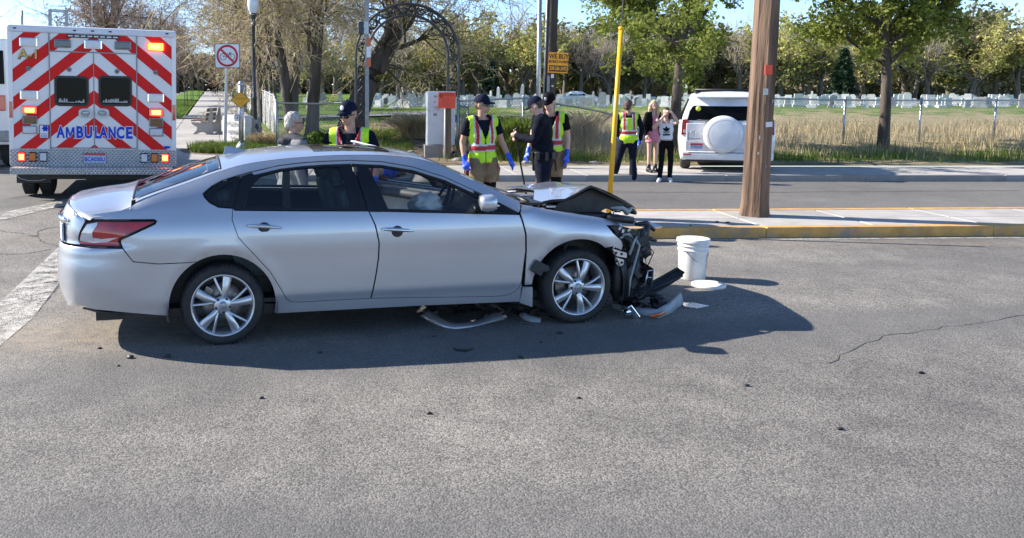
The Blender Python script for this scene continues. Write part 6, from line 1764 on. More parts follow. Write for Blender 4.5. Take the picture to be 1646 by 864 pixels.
b2 = onterr(720, 250); b2.y = b.y - .35; b2 = Vector((at(720, 250, b2.y).x, b2.y, tz(at(720, 250, b2.y).x, b2.y)))
ntc = thing('notice_post', 'square brown wooden post carrying a red-orange notice beside the cabinet', 'post', b2); kn = FPX / b2.y
NX = lambda x, y: at(x, y, b2.y) - b2
h_ = NX(720, 165).z; mb = MB(); mb.box((0, 0, h_ / 2), (.15, .13, h_ + .2), bev=.008); mb.build('post', M['wood'], ntc)
q = NX(715, 165); mb = MB(); mb.tube([(q.x, -.09, -.15), (q.x, -.09, h_)], .022, 8); mb.build('conduit', M['signwhite'], ntc)
a, c_ = NX(703.7, 173.5), NX(731.7, 148); mb = MB(); mb.box(((a.x + c_.x) / 2, -.125, (a.z + c_.z) / 2), (c_.x - a.x, .012, c_.z - a.z), rot=Matrix.Rotation(R(1.5), 3, 'Y')); nb = mb.build('notice_board', M['redcard'], ntc)
mb = MB()
r_ = random.Random(3)
for k in range(9):
    z_ = c_.z - .05 - .036 * k; x_ = a.x + .05 + (.10 if k < 3 else 0); mb.box((x_ + .15, -.1325, z_), (r_.uniform(.16, .26), .002, .007))
mb.build('notice_print', pm('faded_print', (.42, .05, .03), .6), nb)
text_mesh('NOTICE', .075, pm('dark_red_print', (.22, .03, .02), .6), nb, 'lettering', ((a.x + c_.x) / 2 + .05, -.1325, c_.z - .055), ext=.001)
mb = MB(); mb.lathe([(0, -.134), (.055, -.134), (.055, -.132)], 16, (a.x + .08, 0, c_.z - .09), axis='Y'); mb.build('seal_print', pm('seal_print', (.36, .05, .03), .6), nb)

# metal pole and wooden pole with the orange card
b = onterr(864, 252); mp_ = thing('metal_pole', 'tall bare galvanised metal pole left of the wooden pole', 'pole', b)
t_p = at(868.5, -60, b.y) - b; mb = MB(); mb.tube([(0, 0, -.2), t_p], [.066, .056], 12); mb.build('pole', M['steel'], mp_)
for py in (45, 78): mb = MB(); q = at(870, py, b.y) - b; mb.box((q.x + .06, 0, q.z), (.12, .05, .05), bev=.01); mb.build('clamp', M['steeld'], mp_)
b = onterr(880, 244); wp = thing('utility_pole', 'dark wooden utility pole carrying the orange house-buying card', 'pole', b)
t_p = at(891.5, -80, b.y) - b; mb = MB(); mb.tube([Vector((0, 0, -.3)).lerp(t_p, t) for t in np.linspace(0, 1, 9)], [.165 - .02 * t for t in np.linspace(0, 1, 9)], 14); mb.build('pole', M['poledark'], wp)
mb = MB(); mb.tube([Vector((-.17, -.06, -.1)), t_p + Vector((-.16, -.06, 0))], .03, 7); mb.build('cable_guard', M['steeld'], wp)
q = at(886, 122, b.y) - b; mb = MB(); mb.box((q.x, -.17, q.z), (.075, .012, .11)); mb.build('tag_plate', M['signwhite'], wp)
q = at(879.5, 132, b.y) - b; mb = MB(); mb.box((q.x, -.165, q.z - .1), (.07, .012, .55)); mb.build('tag_plate', M['steeld'], wp)
for px, py in ((886, 138), (883, 150), (880.5, 165)): q = at(px, py, b.y) - b; mb = MB(); mb.ell((q.x, -.165, q.z), (.03, .012, .03), nu=8, nv=5); mb.build('pole_tack', M['signwhite'], wp)
c_ = at(895, 101, b.y) - b; w_ = 31 * b.y / FPX; h_ = 32 * b.y / FPX
card = thing('orange_sign', 'orange house-buying card with black lettering nailed to the wooden pole', 'sign', b + Vector((c_.x, -.20, c_.z))); card.rotation_euler = (0, R(2.6), 0)
mb = MB(); mb.box((0, 0, 0), (w_, .01, h_)); mb.build('board', M['orange'], card)
mb = MB()
mb.box((0, -.007, -h_ * .285), (w_ * .92, .003, h_ * .30)); mb.build('number_band', M['black'], card)
text_mesh('WE BUY', .185, M['black'], card, 'lettering', (0, -.007, h_ * .30), ext=.001, sx=.80, bold=.004); text_mesh('MOBILE HOMES', .098, M['black'], card, 'lettering', (0, -.007, h_ * .045), ext=.001, sx=.80, bold=.002); text_mesh('208-286-2492', .145, M['orange'], card, 'lettering', (0, -.0095, -h_ * .285), ext=.001, sx=.58, bold=.004)
# grey marker post with orange and white reflectors
b = onterr(590, 258); gp = thing('marker_post', 'slim grey signal post with orange reflector strips and a small box on top', 'post', b)
z0 = (at(590, 56, b.y) - b).z; mb = MB(); mb.box((0, 0, z0 / 2 + .5), (.10, .07, z0 + 1.0)); mb.build('post', M['steeld'], gp)
z1 = (at(590, 34, b.y) - b).z; mb = MB(); mb.box((-.02, -.02, (z0 + z1) / 2), (.12, .16, z1 - z0), bev=.02); o = mb.build('signal_box', M['steel'], gp); mb = MB(); mb.box((-.15, -.02, (z0 + z1) / 2), (.13, .2, (z1 - z0) * .95), bev=.03); mb.build('visor', M['darkpaint'], o)
for pa, pb, mt in ((60, 74, 'orangeref'), (75, 92, 'signwhite'), (93, 107, 'orangeref')):
    if mt == 'orangeref' and mt not in M: M[mt] = pm('orange_reflector_strip', (.50, .13, .05), .4, var=.1)
    za_, zb_ = (at(590, pa, b.y) - b).z, (at(590, pb, b.y) - b).z; mb = MB(); mb.box((.045, -.04, (za_ + zb_) / 2), (.11, .012, za_ - zb_)); mb.build('reflector_strip', M[mt], gp)

# yellow guy-wire guard on the island
b = gnd(977, 361, .13); gy = thing('guy_wire_guard', 'leaning bright yellow guy-wire guard standing on the traffic island', 'pole', b)
e = at(998.5, 45, b.y + .35) - b; mb = MB(); mb.tube([(0, 0, -.05), e], [.034, .030], 12); mb.build('guard_tube', M['guard'], gy)
mb = MB(); mb.tube([e * .98, e * 1.9], .006, 6); mb.build('guy_wire', M['steeld'], gy)
mb = MB(); mb.tube([e * .99, e * 1.006], .036, 12); mb.build('guard_cap', M['guard'], gy)

# rough wooden pole at the right
b = gnd(1212, 346, .13); rp = thing('rough_wooden_pole', 'thick rough brown wooden pole standing on the traffic island in front of the SUV', 'pole', b)
mb = MB(); n = 26; V = []; F = []; r_ = random.Random(5)
jit = [r_.uniform(.90, 1.10) for _ in range(n)]
hs = np.concatenate([[-.1, 0, .06, .2], np.linspace(.5, 9, 18)])
for h in hs:
    rr = .172 - .004 * h + (.03 * math.exp(-max(h, 0) / .12))
    for k in range(n):
        a = 2 * math.pi * k / n + .02 * math.sin(h * 2); q = rr * jit[k] * (1 + .02 * math.sin(h * 3 + k * 2.4)); V.append((q * math.cos(a) + .012 * h, q * math.sin(a), h))
for i in range(len(hs) - 1):
    for k in range(n): F.append((i * n + k, i * n + (k + 1) % n, (i + 1) * n + (k + 1) % n, (i + 1) * n + k))
mb.add(V, F, False); mb.build('pole', M['barkpole'], rp)
for x_, z_, w_, h_, mt in ((-.02, 1.75, .06, .09, 'steel'), (.05, 1.30, .09, .07, 'signwhite'), (-.06, 1.12, .02, .05, 'steeld'), (.08, 1.62, .02, .05, 'steeld'), (.0, 2.05, .10, .13, 'redcard'), (-.07, .9, .015, .04, 'steeld'), (.04, .72, .015, .04, 'steeld')):
    mb = MB(); mb.box((x_ + .01 * z_, -.176, z_), (w_, .014, h_), rot=Matrix.Rotation(.1 * math.sin(9 * z_), 3, 'Y')); mb.build('pole_tag', M[mt], rp)

# bucket and its lid
b = gnd(1112, 447); bk = thing('bucket', 'white plastic bucket with a wire handle standing on the road ahead of the wreck', 'bucket', b, R(20))
mb = MB(); h = .405; mb.lathe([(0, 0), (.122, 0), (.128, .008), (.140, h * .70), (.1415, h * .72), (.150, h * .725), (.150, h * .745), (.1415, h * .75), (.143, h * .83), (.152, h * .835), (.152, h * .855), (.143, h * .86), (.144, h * .92), (.156, h * .925), (.156, h), (.148, h), (.140, h * .9), (.120, .02), (0, .02)], 40); mb.build('pail', M['whitep'], bk)
mb = MB(); mb.lathe([(.1585, h - .028), (.1585, h + .003), (.150, h + .006), (.142, h + .003), (0, h - .002)], 40); mb.build('rim', M['whitep'], bk)
mb = MB(); mb.tube([(.152 * math.cos(a), .152 * math.sin(a) - .02 * math.sin(a), h * .78 - .14 * math.sin(-a) ** 2) for a in np.linspace(-math.pi, 0, 16)], .0035, 5); mb.build('handle', M['steeld'], bk)
mb = MB(); a0, a1 = R(-62), R(-22); mb.lathe([(.1345, .12), (.1405, .26)], 10, a0=a0, a1=a1); mb.build('label_sticker', pm('grey_label', (.42, .42, .43), .5, var=.25, scale=60), bk)
mb = MB(); mb.lathe([(.1352, .13), (.1362, .155)], 8, a0=R(-55), a1=R(-30)); mb.build('label_stripe', M['redcard'], bk)
b = gnd(1139, 460); mb = MB(); mb.lathe([(0, .022), (.13, .020), (.140, .024), (.152, .030), (.157, .026), (.157, .004), (.150, .0), (0, .002)], 40); o = mb.build('bucket_lid', M['whitep']); o.location = b; tag(o, 'round white bucket lid lying flat on the road beside the bucket', 'lid')
# ------------------------------------------------------------------ vegetation and cemetery
M['bark'] = pm('dark_bark', (.085, .068, .054), .95, var=.45, scale=5, bump=1., bscale=22); along_wood(M['bark'], 5)
M['barklight'] = pm('grey_bark', (.15, .125, .10), .95, var=.35, scale=6, bump=.8, bscale=24)
M['twig'] = pm('tan_twigs', (.46, .37, .25), .85, var=.35, scale=1.5)
M['twigbrown'] = pm('brown_twigs', (.36, .27, .21), .9, var=.35, scale=1.2)
M['twiggrey'] = pm('grey_twigs', (.40, .34, .29), .9, var=.3, scale=.8)
M['bud'] = leafmat('yellow_green_buds', (.42, .41, .12), .3, 1.5)
M['budbrown'] = leafmat('reddish_buds', (.25, .15, .085), .3, 1.5)
M['leaf'] = leafmat('young_green_leaves', (.215, .255, .05), .38, 1.1, .45)
M['olive'] = leafmat('olive_young_leaves', (.30, .28, .10), .35, .5, .4)
M['conifer'] = leafmat('conifer_needles', (.022, .045, .020), .4, 1.2, .1)
M['darkgreen'] = leafmat('dark_green_leaves', (.18, .175, .085), .45, .7, .35)
M['blade'] = leafmat('green_grass_blades', (.125, .18, .03), .35, 2.0, .3)
M['straw'] = leafmat('dry_grass_blades', (.42, .34, .19), .35, 1.8, .25)
M['shrub'] = leafmat('shrub_leaves', (.10, .17, .025), .4, 3, .3)

def polytubes(P, Rad, n=3):
    """P (m,k,3), Rad (m,k) -> V,F arrays"""
    m, k, _ = P.shape
    T = np.gradient(P, axis=1); T /= np.linalg.norm(T, axis=2, keepdims=True) + 1e-9
    ref = np.where(np.abs(T[..., 2:3]) < .9, np.array([0, 0, 1.]), np.array([1., 0, 0]))
    A = np.cross(T, ref); A /= np.linalg.norm(A, axis=2, keepdims=True) + 1e-9; B = np.cross(T, A)
    an = np.arange(n) * 2 * np.pi / n
    Vv = P[:, :, None, :] + Rad[:, :, None, None] * (np.cos(an)[None, None, :, None] * A[:, :, None, :] + np.sin(an)[None, None, :, None] * B[:, :, None, :])
    idx = np.arange(m * k * n).reshape(m, k, n)
    a = idx[:, :-1, :]; b = np.roll(a, -1, axis=2); c = idx[:, 1:, :]; d = np.roll(c, -1, axis=2)
    return Vv.reshape(-1, 3), np.stack([a, b, d, c], -1).reshape(-1, 4)
def grow(rg, P, Rad, nchild, L, ang, up, k=5, rr=.5, t0=.25, t1=1.0, wob=.18, taper=.25):
    """children polylines on parents"""
    m, kp, _ = P.shape
    par = np.repeat(np.arange(m), nchild); N = len(par)
    t = rg.uniform(t0, t1, N) * (kp - 1); i = np.minimum(t.astype(int), kp - 2); f = (t - i)[:, None]
    base = P[par, i] * (1 - f) + P[par, i + 1] * f
    r0 = (Rad[par, i] * (1 - f[:, 0]) + Rad[par, i + 1] * f[:, 0]) * rr
    T = P[par, i + 1] - P[par, i]; T /= np.linalg.norm(T, axis=1, keepdims=True) + 1e-9
    rnd = rg.normal(size=(N, 3)); perp = rnd - T * (rnd * T).sum(1, keepdims=True); perp /= np.linalg.norm(perp, axis=1, keepdims=True) + 1e-9
    a = np.radians(rg.uniform(ang[0], ang[1], N))[:, None]
    D = T * np.cos(a) + perp * np.sin(a)
    Ln = rg.uniform(L[0], L[1], N)[:, None]
    pts = [base]; Dk = D
    for j in range(k - 1):
        Dk = Dk + rg.normal(size=(N, 3)) * wob + np.array([0, 0, up]); Dk /= np.linalg.norm(Dk, axis=1, keepdims=True)
        pts.append(pts[-1] + Dk * Ln / (k - 1))
    P2 = np.stack(pts, 1); R2 = r0[:, None] * np.linspace(1, taper, k)[None, :]
    return P2, R2
def quads(rg, pts, size, aspect=1.6, jit=0.0, flatten=0.0):
    N = len(pts); c = pts + rg.normal(size=(N, 3)) * jit
    a = rg.normal(size=(N, 3)); a /= np.linalg.norm(a, axis=1, keepdims=True); b = rg.normal(size=(N, 3)); b -= a * (a * b).sum(1, keepdims=True); b /= np.linalg.norm(b, axis=1, keepdims=True)
    s = (size * rg.uniform(.6, 1.3, N))[:, None]; a = a * s * aspect * .5; b = b * s * .5
    n_ = np.cross(a, b); n_ /= np.linalg.norm(n_, axis=1, keepdims=True) + 1e-9; bend = n_ * s * .12
    Vv = np.stack([c - a, c + b * .9 + bend, c + a, c - b * .9 + bend], 1).reshape(-1, 3)
    return Vv, np.arange(N * 4).reshape(N, 4)
def along(rg, P, n, t0=.2):
    m, k, _ = P.shape; par = rg.integers(0, m, n); t = rg.uniform(t0, 1, n) * (k - 1); i = np.minimum(t.astype(int), k - 2); f = (t - i)[:, None]
    return P[par, i] * (1 - f) + P[par, i + 1] * f
def join(L):
    Vs, Fs, o = [], [], 0
    for v, f in L: Vs.append(v); Fs.append(f + o); o += len(v)
    return np.concatenate(Vs), np.concatenate(Fs)

def tree(name, label, base, trunk, tr_, spec, leaf=None, seed=0, bark='bark', twig='twig', group=None, trunk_sides=12, zmax=99):
    """trunk: local polyline; spec: list of grow() argument dicts, last ones become twigs"""
    rg = np.random.default_rng(seed)
    root = thing(name, label, 'tree', base, 0, group)
    P0 = np.array(trunk, float)[None]; R0 = np.array(tr_, float)[None]
    # resample trunk
    kk = 12; tt = np.linspace(0, P0.shape[1] - 1, kk); fx = np.stack([spl(range(P0.shape[1]), P0[0, :, c])(tt) for c in range(3)], -1)[None]; fr = np.interp(tt, range(P0.shape[1]), R0[0])[None]
    fr = fr * (1 + .35 * np.exp(-np.arange(kk) / .8))[None]
    fx[0, 1:] += rg.normal(size=(kk - 1, 3)) * fr[0, 1:, None] * .05
    big = [polytubes(fx, fr, trunk_sides)]; small = []; levels = [(fx, fr)]
    for q, s in enumerate(spec):
        s = dict(s); src = s.pop('src', -1); sides = s.pop('n', 4); tw = s.pop('twig', False); rmin = s.pop('rmin', .006)
        P, Q = levels[src]; P2, R2 = grow(rg, P, Q, **s); kz = P2[:, 0, 2] < zmax; P2, R2 = P2[kz], R2[kz]; R2 = np.maximum(R2, rmin * np.linspace(1, .5, R2.shape[1])[None])
        levels.append((P2, R2)); (small if tw else big).append(polytubes(P2, R2, sides))
    v, f = join(big); link('trunk', np_mesh('trunk', v, f, smooth=True), root, M[bark])
    if small: v, f = join(small); o = link('twigs', np_mesh('twigs', v, f, smooth=True), root, M[twig]); o['kind'] = 'stuff'
    if leaf:
        cnt, size, mat, jit, lv = leaf[:5]
        pts = np.concatenate([along(rg, levels[l][0], cnt // len(lv), .15) for l in lv])
        v, f = quads(rg, pts, size, jit=jit); o = link('crown', np_mesh('crown', v, f), root, M[mat]); o['kind'] = 'stuff'
    return root

def big_bare(px, py, width, lean, label, seed, H=4.2, scale=1.0, dense=1.0):
    b = onterr(px, py); r = width * b.y / FPX / 2
    trunk = [(0, 0, -.2), (lean * .25, 0, H * .3), (lean * .6, .1, H * .65), (lean, .2, H)]
    sp = [dict(nchild=int(9 * dense), L=(2.6 * scale, 4.4 * scale), ang=(28, 75), up=.10, k=7, rr=.29, t0=.45, wob=.22, n=8),
          dict(nchild=7, L=(1.4 * scale, 2.8 * scale), ang=(25, 70), up=-.02, k=6, rr=.55, t0=.2, wob=.22, n=5),
          dict(nchild=7, L=(.8, 1.9), ang=(25, 75), up=-.10, k=5, rr=.5, t0=.2, wob=.25, n=3, twig=True, rmin=.013),
          dict(nchild=6, L=(.35, 1.0), ang=(20, 70), up=-.08, k=4, rr=.6, t0=.2, wob=.3, n=3, twig=True, rmin=.0085)]
    return tree('bare_tree', label, b, trunk, [r, r * .85, r * .75, r * .55], sp, leaf=(3500, .05, 'bud', .03, [4]), seed=seed, zmax=6.2)
big_bare(556, 223, 44, 2.1, 'large dark-trunked bare tree leaning right behind the iron arch', 31, H=4.4, dense=1.2)
big_bare(500, 222, 23, .3, 'bare budding tree with a straight trunk behind the short fence', 32, H=3.8)
big_bare(470, 222, 21, -.5, 'bare budding tree nearest the corner of the long fence', 33, H=3.6)
big_bare(424, 196, 14, -.4, 'slimmer bare tree standing behind the long fence and the lamp post', 34, H=4.2, scale=1.1)
def path_tree(seed):
    sp = [dict(nchild=9, L=(3.0, 4.8), ang=(25, 65), up=.12, k=6, rr=.5, t0=.4, wob=.2, n=6),
          dict(nchild=8, L=(1.6, 2.8), ang=(25, 65), up=.05, k=5, rr=.5, t0=.2, wob=.22, n=4),
          dict(nchild=8, L=(.8, 1.7), ang=(25, 70), up=.03, k=4, rr=.5, t0=.2, wob=.25, n=3, twig=True, rmin=.012),
          dict(nchild=5, L=(.4, .9), ang=(20, 65), up=.03, k=3, rr=.6, t0=.2, wob=.3, n=3, twig=True, rmin=.010)]
    return tree('bare_tree', 'brown budding tree in the row along the path', (0, 0, 0), [(0, 0, -.2), (.1, 0, 1.4), (.2, .1, 2.8), (.3, 0, 4.4)], [.30, .26, .23, .15], sp, leaf=(2600, .075, 'budbrown', .05, [4]), seed=seed, twig='twigbrown', group='bare trees along the path')
pt = [path_tree(41), path_tree(42)]
ordw = ['nearest', 'second', 'third', 'fourth', 'fifth', 'sixth', 'seventh', 'eighth', 'ninth', 'tenth', 'eleventh', 'twelfth', 'thirteenth', 'fourteenth']
pos = [(1.6, 38), (-7.2, 46), (1.8, 52), (-6.9, 60), (2.0, 66), (-7.0, 76), (2.4, 82), (-7.0, 95), (2.2, 100), (-7.0, 118), (2.5, 125), (-7, 145)]
for i, (off, y_) in enumerate(pos):
    o = pt[i % 2] if i < 2 else copy_tree(pt[i % 2]); x_ = float(path_edge(y_)) + off
    o.location = (x_, y_, tz(x_, y_)); o.rotation_euler = (0, 0, i * 1.9); s_ = 1.0 + .12 * math.sin(i * 2.1); o.scale = (s_, s_, s_)
    o['label'] = '%s brown budding tree along the path, on its %s side' % (ordw[i], 'right' if off > 0 else 'left')
# saplings on the strip
for i, (px, py) in enumerate(((297, 172), (307, 163), (318, 157), (325, 152))):
    b = onterr(px, py); o = thing('staked_sapling', '%s thin staked sapling on the grass strip beside the path' % ordw[i], 'tree', b, 0, 'saplings on the grass strip')
    mb = MB(); mb.tube([(0, 0, -.1), (.02, 0, 1.2), (.0, 0, 2.4)], [.03, .025, .01], 5); mb.build('trunk', M['barklight'], o)
    rg = np.random.default_rng(i); P = np.array([[(0, 0, .9), (.02, 0, 1.7), (0, 0, 2.4)]]); P2, R2 = grow(rg, P, np.full((1, 3), .02), 16, (.3, .7), (20, 55), .1, k=4); v, f = polytubes(P2, np.maximum(R2, .012), 3); q = link('crown', np_mesh('crown', v, f), o, M['twigbrown']); q['kind'] = 'stuff'
    mb = MB(); mb.box((.18, 0, .8), (.05, .05, 1.7)); mb.build('stake', M['barklight'], o)

# --- green tree by the SUV
def green_tree(label, b, seed, H, lean, crown, cnt, size=.10, group=None):
    sp = [dict(nchild=11, L=(crown * .6, crown * 1.0), ang=(35, 85), up=.07, k=6, rr=.5, t0=.42, wob=.18, n=6),
          dict(nchild=8, L=(crown * .3, crown * .55), ang=(25, 70), up=.03, k=5, rr=.5, t0=.2, wob=.22, n=4),
          dict(nchild=6, L=(.3, .8), ang=(25, 75), up=.0, k=4, rr=.5, t0=.15, wob=.25, n=3, rmin=.006)]
    return tree('green_tree', label, b, [(0, 0, -.2), (lean * .1, 0, H * .3), (lean * .45, 0, H * .62), (lean, 0, H)], [.150, .135, .125, .06], sp, leaf=(cnt, size, 'leaf', .09, [2, 3, 3]), seed=seed, bark='bark', group=group)
b = onterr(1083, 243)
green_tree('young-leaved green tree standing between the two women and the white SUV', b, 51, 5.4, .35, 3.4, 25000, .078)
b = onterr(1420, 236)
green_tree('young-leaved green tree on the bank to the right of the white SUV', b, 52, 5.0, -.3, 2.7, 18000, .085)

# --- trees beyond the cemetery
def far_proto(kind, seed):
    rg = np.random.default_rng(seed)
    if kind == 'conifer':
        root = thing('conifer', 'x', 'tree'); mb = MB(); mb.tube([(0, 0, -.2), (0, 0, 7.2)], [.2, .03], 7); mb.build('trunk', M['bark'], root)
        P = np.array([[(0, 0, z) for z in np.linspace(.6, 7.2, 8)]]); n = 150; z = np.sort(rg.uniform(.5, 7.1, n)); a = rg.uniform(0, 2 * np.pi, n); L = (7.4 - z) / 7 * 2.0 * rg.uniform(.75, 1.1, n) + .15
        k = 4; tt = np.linspace(0, 1, k); B = np.stack([np.stack([np.cos(a) * L * t, np.sin(a) * L * t, z - .25 * L * t * t + .05], -1) for t in tt], 1)
        v, f = polytubes(B, np.full((n, k), .02), 3); link('branches', np_mesh('branches', v, f), root, M['bark'])['kind'] = 'stuff'
        pts = along(rg, B, 7000, .05); v, f = quads(rg, pts, .24, 1.8, .10); link('crown', np_mesh('crown', v, f), root, M['conifer'])['kind'] = 'stuff'; return root
    tw = {'olive': 'twiggrey', 'yellow': 'twig', 'bare': 'twiggrey', 'dark': 'twigbrown'}[kind]; H = {'olive': 3.6, 'yellow': 3.2, 'bare': 4.4, 'dark': 2.6}[kind]
    up = {'olive': .06, 'yellow': .10, 'bare': .12, 'dark': .04}[kind]
    sp = [dict(nchild=10, L=(3.2, 5.6), ang=(20, 60), up=up, k=6, rr=.5, t0=.35, wob=.16, n=5),
          dict(nchild=8, L=(1.5, 2.8), ang=(20, 60), up=up, k=5, rr=.5, t0=.2, wob=.2, n=3, twig=True, rmin=.025),
          dict(nchild=8, L=(.7, 1.5), ang=(20, 60), up=up * .6, k=4, rr=.5, t0=.2, wob=.22, n=3, twig=True, rmin=.014)]
    lf = {'olive': (4200, .26, 'olive', .22, [2, 3]), 'yellow': (2600, .24, 'bud', .2, [3]), 'bare': None, 'dark': (6500, .30, 'darkgreen', .3, [2, 3])}[kind]
    return tree({'olive': 'olive_tree', 'yellow': 'budding_tree', 'bare': 'bare_tree', 'dark': 'bushy_tree'}[kind], 'x', (0, 0, 0), [(0, 0, -.2), (.1, 0, H * .4), (.2, .1, H * .75), (.2, 0, H)], [.3, .26, .22, .14], sp, leaf=lf, seed=seed, bark='barklight', twig=tw, trunk_sides=7)
FK = {'olive': [far_proto('olive', 61), far_proto('olive', 62)], 'yellow': [far_proto('yellow', 63), far_proto('yellow', 64)], 'bare': [far_proto('bare', 65), far_proto('bare', 66)], 'dark': [far_proto('dark', 67)], 'conifer': [far_proto('conifer', 68)]}
used_ = {k: 0 for k in FK}
names_ = {'olive': 'olive-green willow-like tree', 'yellow': 'yellow-budding tree', 'bare': 'grey leafless tree', 'dark': 'low dark bushy tree', 'conifer': 'dark pointed conifer'}
far_list = [  # px, Y, kind, size
    (470, 74, 'bare', 1.0), (520, 80, 'yellow', 1.0), (575, 88, 'bare', 1.1), (612, 92, 'olive', .95), (640, 86, 'bare', 1.0), (668, 100, 'dark', 1.2), (690, 92, 'yellow', 1.05), (716, 98, 'bare', 1.15), (742, 90, 'olive', 1.12), (765, 96, 'olive', 1.25), (786, 84, 'conifer', .80),
    (812, 98, 'bare', 1.3), (835, 92, 'yellow', 1.25), (858, 96, 'olive', 1.15), (880, 104, 'dark', 1.4), (905, 100, 'bare', 1.1), (928, 94, 'bare', 1.05), (950, 102, 'olive', 1.0), (974, 92, 'bare', 1.0), (1000, 98, 'dark', 1.3), (1030, 94, 'bare', 1.05), (1062, 100, 'olive', 1.15), (1092, 92, 'yellow', .95),
    (1122, 98, 'bare', 1.05), (1150, 100, 'dark', 1.35), (1182, 92, 'bare', 1.0), (1215, 96, 'olive', 1.15), (1248, 92, 'yellow', 1.15), (1280, 100, 'bare', 1.2), (1312, 92, 'olive', 1.1), (1345, 86, 'conifer', .9), (1376, 98, 'bare', 1.2), (1410, 92, 'yellow', 1.1), (1446, 98, 'olive', 1.25), (1480, 92, 'bare', 1.1), (1516, 100, 'dark', 1.4), (1550, 92, 'yellow', 1.15), (1586, 96, 'bare', 1.2), (1622, 92, 'olive', 1.1), (1660, 96, 'bare', 1.2), (1700, 94, 'olive', 1.2),
    (600, 118, 'bare', 1.3), (720, 120, 'dark', 1.5), (850, 122, 'bare', 1.4), (960, 120, 'dark', 1.5), (1040, 122, 'bare', 1.4), (1110, 120, 'olive', 1.3), (1290, 120, 'dark', 1.5), (1370, 122, 'bare', 1.4), (1460, 120, 'olive', 1.3), (1560, 122, 'dark', 1.5), (540, 120, 'bare', 1.4), (900, 124, 'yellow', 1.4)]
number_w = ['first', 'second', 'third', 'fourth', 'fifth', 'sixth', 'seventh', 'eighth', 'ninth', 'tenth', 'eleventh', 'twelfth', 'thirteenth', 'fourteenth', 'fifteenth', 'sixteenth', 'seventeenth', 'eighteenth', 'nineteenth', 'twentieth', 'twenty-first', 'twenty-second', 'twenty-third', 'twenty-fourth', 'twenty-fifth']
cnt_l = {k: 0 for k in FK}
for i, (px, y_, kd, s_) in enumerate(sorted(far_list)):
    pr_ = FK[kd]; u = used_[kd]; o = pr_[u] if u < len(pr_) else copy_tree(pr_[u % len(pr_)]); used_[kd] += 1
    x_ = (px - 600) / FPX * y_ * 1.005; o.location = (x_, y_, tz(x_, y_)); o.rotation_euler = (0, 0, i * 2.4); o.scale = (s_ * .95, s_ * .95, s_ * .84 * (1 + .12 * math.sin(i * 3.3)))
    o['label'] = '%s %s from the left beyond the gravestones' % (number_w[cnt_l[kd]], names_[kd]); cnt_l[kd] += 1
    o['group'] = names_[kd] + 's beyond the gravestones'

# --- low far wood closing the horizon under the crowns
rg = np.random.default_rng(77); n_ = 62000; x_ = rg.uniform(-95, 230, n_); y_ = rg.uniform(128, 140, n_); hz = np.array([4.6 + 2.2 * noise.noise(Vector((a * .09, 0, 5))) + 1.4 * noise.noise(Vector((a * .4, 2, 5))) for a in x_])
pts = np.stack([x_, y_, terr(x_, y_) + hz * rg.uniform(0, 1, n_) ** .8], -1); v, f = quads(rg, pts, .75, 1.5); o = link('far_wood', np_mesh('far_wood', v, f), None, leafmat('far_wood_leaves', (.27, .24, .145), .45, .12, .3)); o['kind'] = 'stuff'

# --- gravestones
M['grave'] = pm('pale_gravestone', (.60, .60, .58), .75, var=.12, scale=4, bump=.3, bscale=20)
M['gravegrey'] = pm('grey_gravestone', (.34, .34, .34), .7, var=.2, scale=4, bump=.3, bscale=20)
M['gravedark'] = pm('dark_gravestone', (.10, .10, .11), .4, var=.2, scale=6)
def stone_mesh(kind):
    mb = MB()
    if kind == 'rounded': mb.box((0, 0, .06), (.72, .36, .12), bev=.02); mb.prism([(-.27, .12), (.27, .12)] + [(.27 * math.cos(a), .72 + .22 * math.sin(a)) for a in np.linspace(0, math.pi, 9)], -.09, .09)
    if kind == 'square': mb.box((0, 0, .08), (.95, .45, .16), bev=.02); mb.box((0, 0, .46), (.76, .20, .60), bev=.02)
    if kind == 'obelisk': mb.box((0, 0, .15), (.7, .7, .3), bev=.02); mb.box((0, 0, .42), (.5, .5, .24), bev=.02); mb.add([(-.17, -.17, .54), (.17, -.17, .54), (.17, .17, .54), (-.17, .17, .54), (-.11, -.11, 1.75), (.11, -.11, 1.75), (.11, .11, 1.75), (-.11, .11, 1.75), (0, 0, 1.92)], [(0, 1, 5, 4), (1, 2, 6, 5), (2, 3, 7, 6), (3, 0, 4, 7), (4, 5, 8), (5, 6, 8), (6, 7, 8), (7, 4, 8)])
    if kind == 'cross': mb.box((0, 0, .12), (.6, .45, .24), bev=.02); mb.box((0, 0, .70), (.14, .12, 1.0), bev=.015); mb.box((0, 0, .90), (.52, .11, .14), bev=.015)
    if kind == 'tablet': mb.box((0, 0, .1), (.62, .36, .2), bev=.02); mb.prism([(-.24, .2), (.24, .2), (.24, .95), (.12, 1.10), (-.12, 1.10), (-.24, .95)], -.08, .08)
    return mb.mesh('gravestone')
SM = {}
for kd in ('rounded', 'square', 'obelisk', 'cross', 'tablet'):
    for mt in ('grave', 'gravegrey', 'gravedark'):
        me = stone_mesh(kd); me.materials.append(M[mt]); SM[kd, mt] = me
rg = np.random.default_rng(99); placed = []
mtn = {'grave': 'pale', 'gravegrey': 'grey', 'gravedark': 'dark polished'}; kdn = {'rounded': 'round-topped gravestone', 'square': 'square block gravestone', 'obelisk': 'obelisk-shaped gravestone', 'cross': 'cross-shaped gravestone', 'tablet': 'tall tablet gravestone with cut corners'}
tries = 0
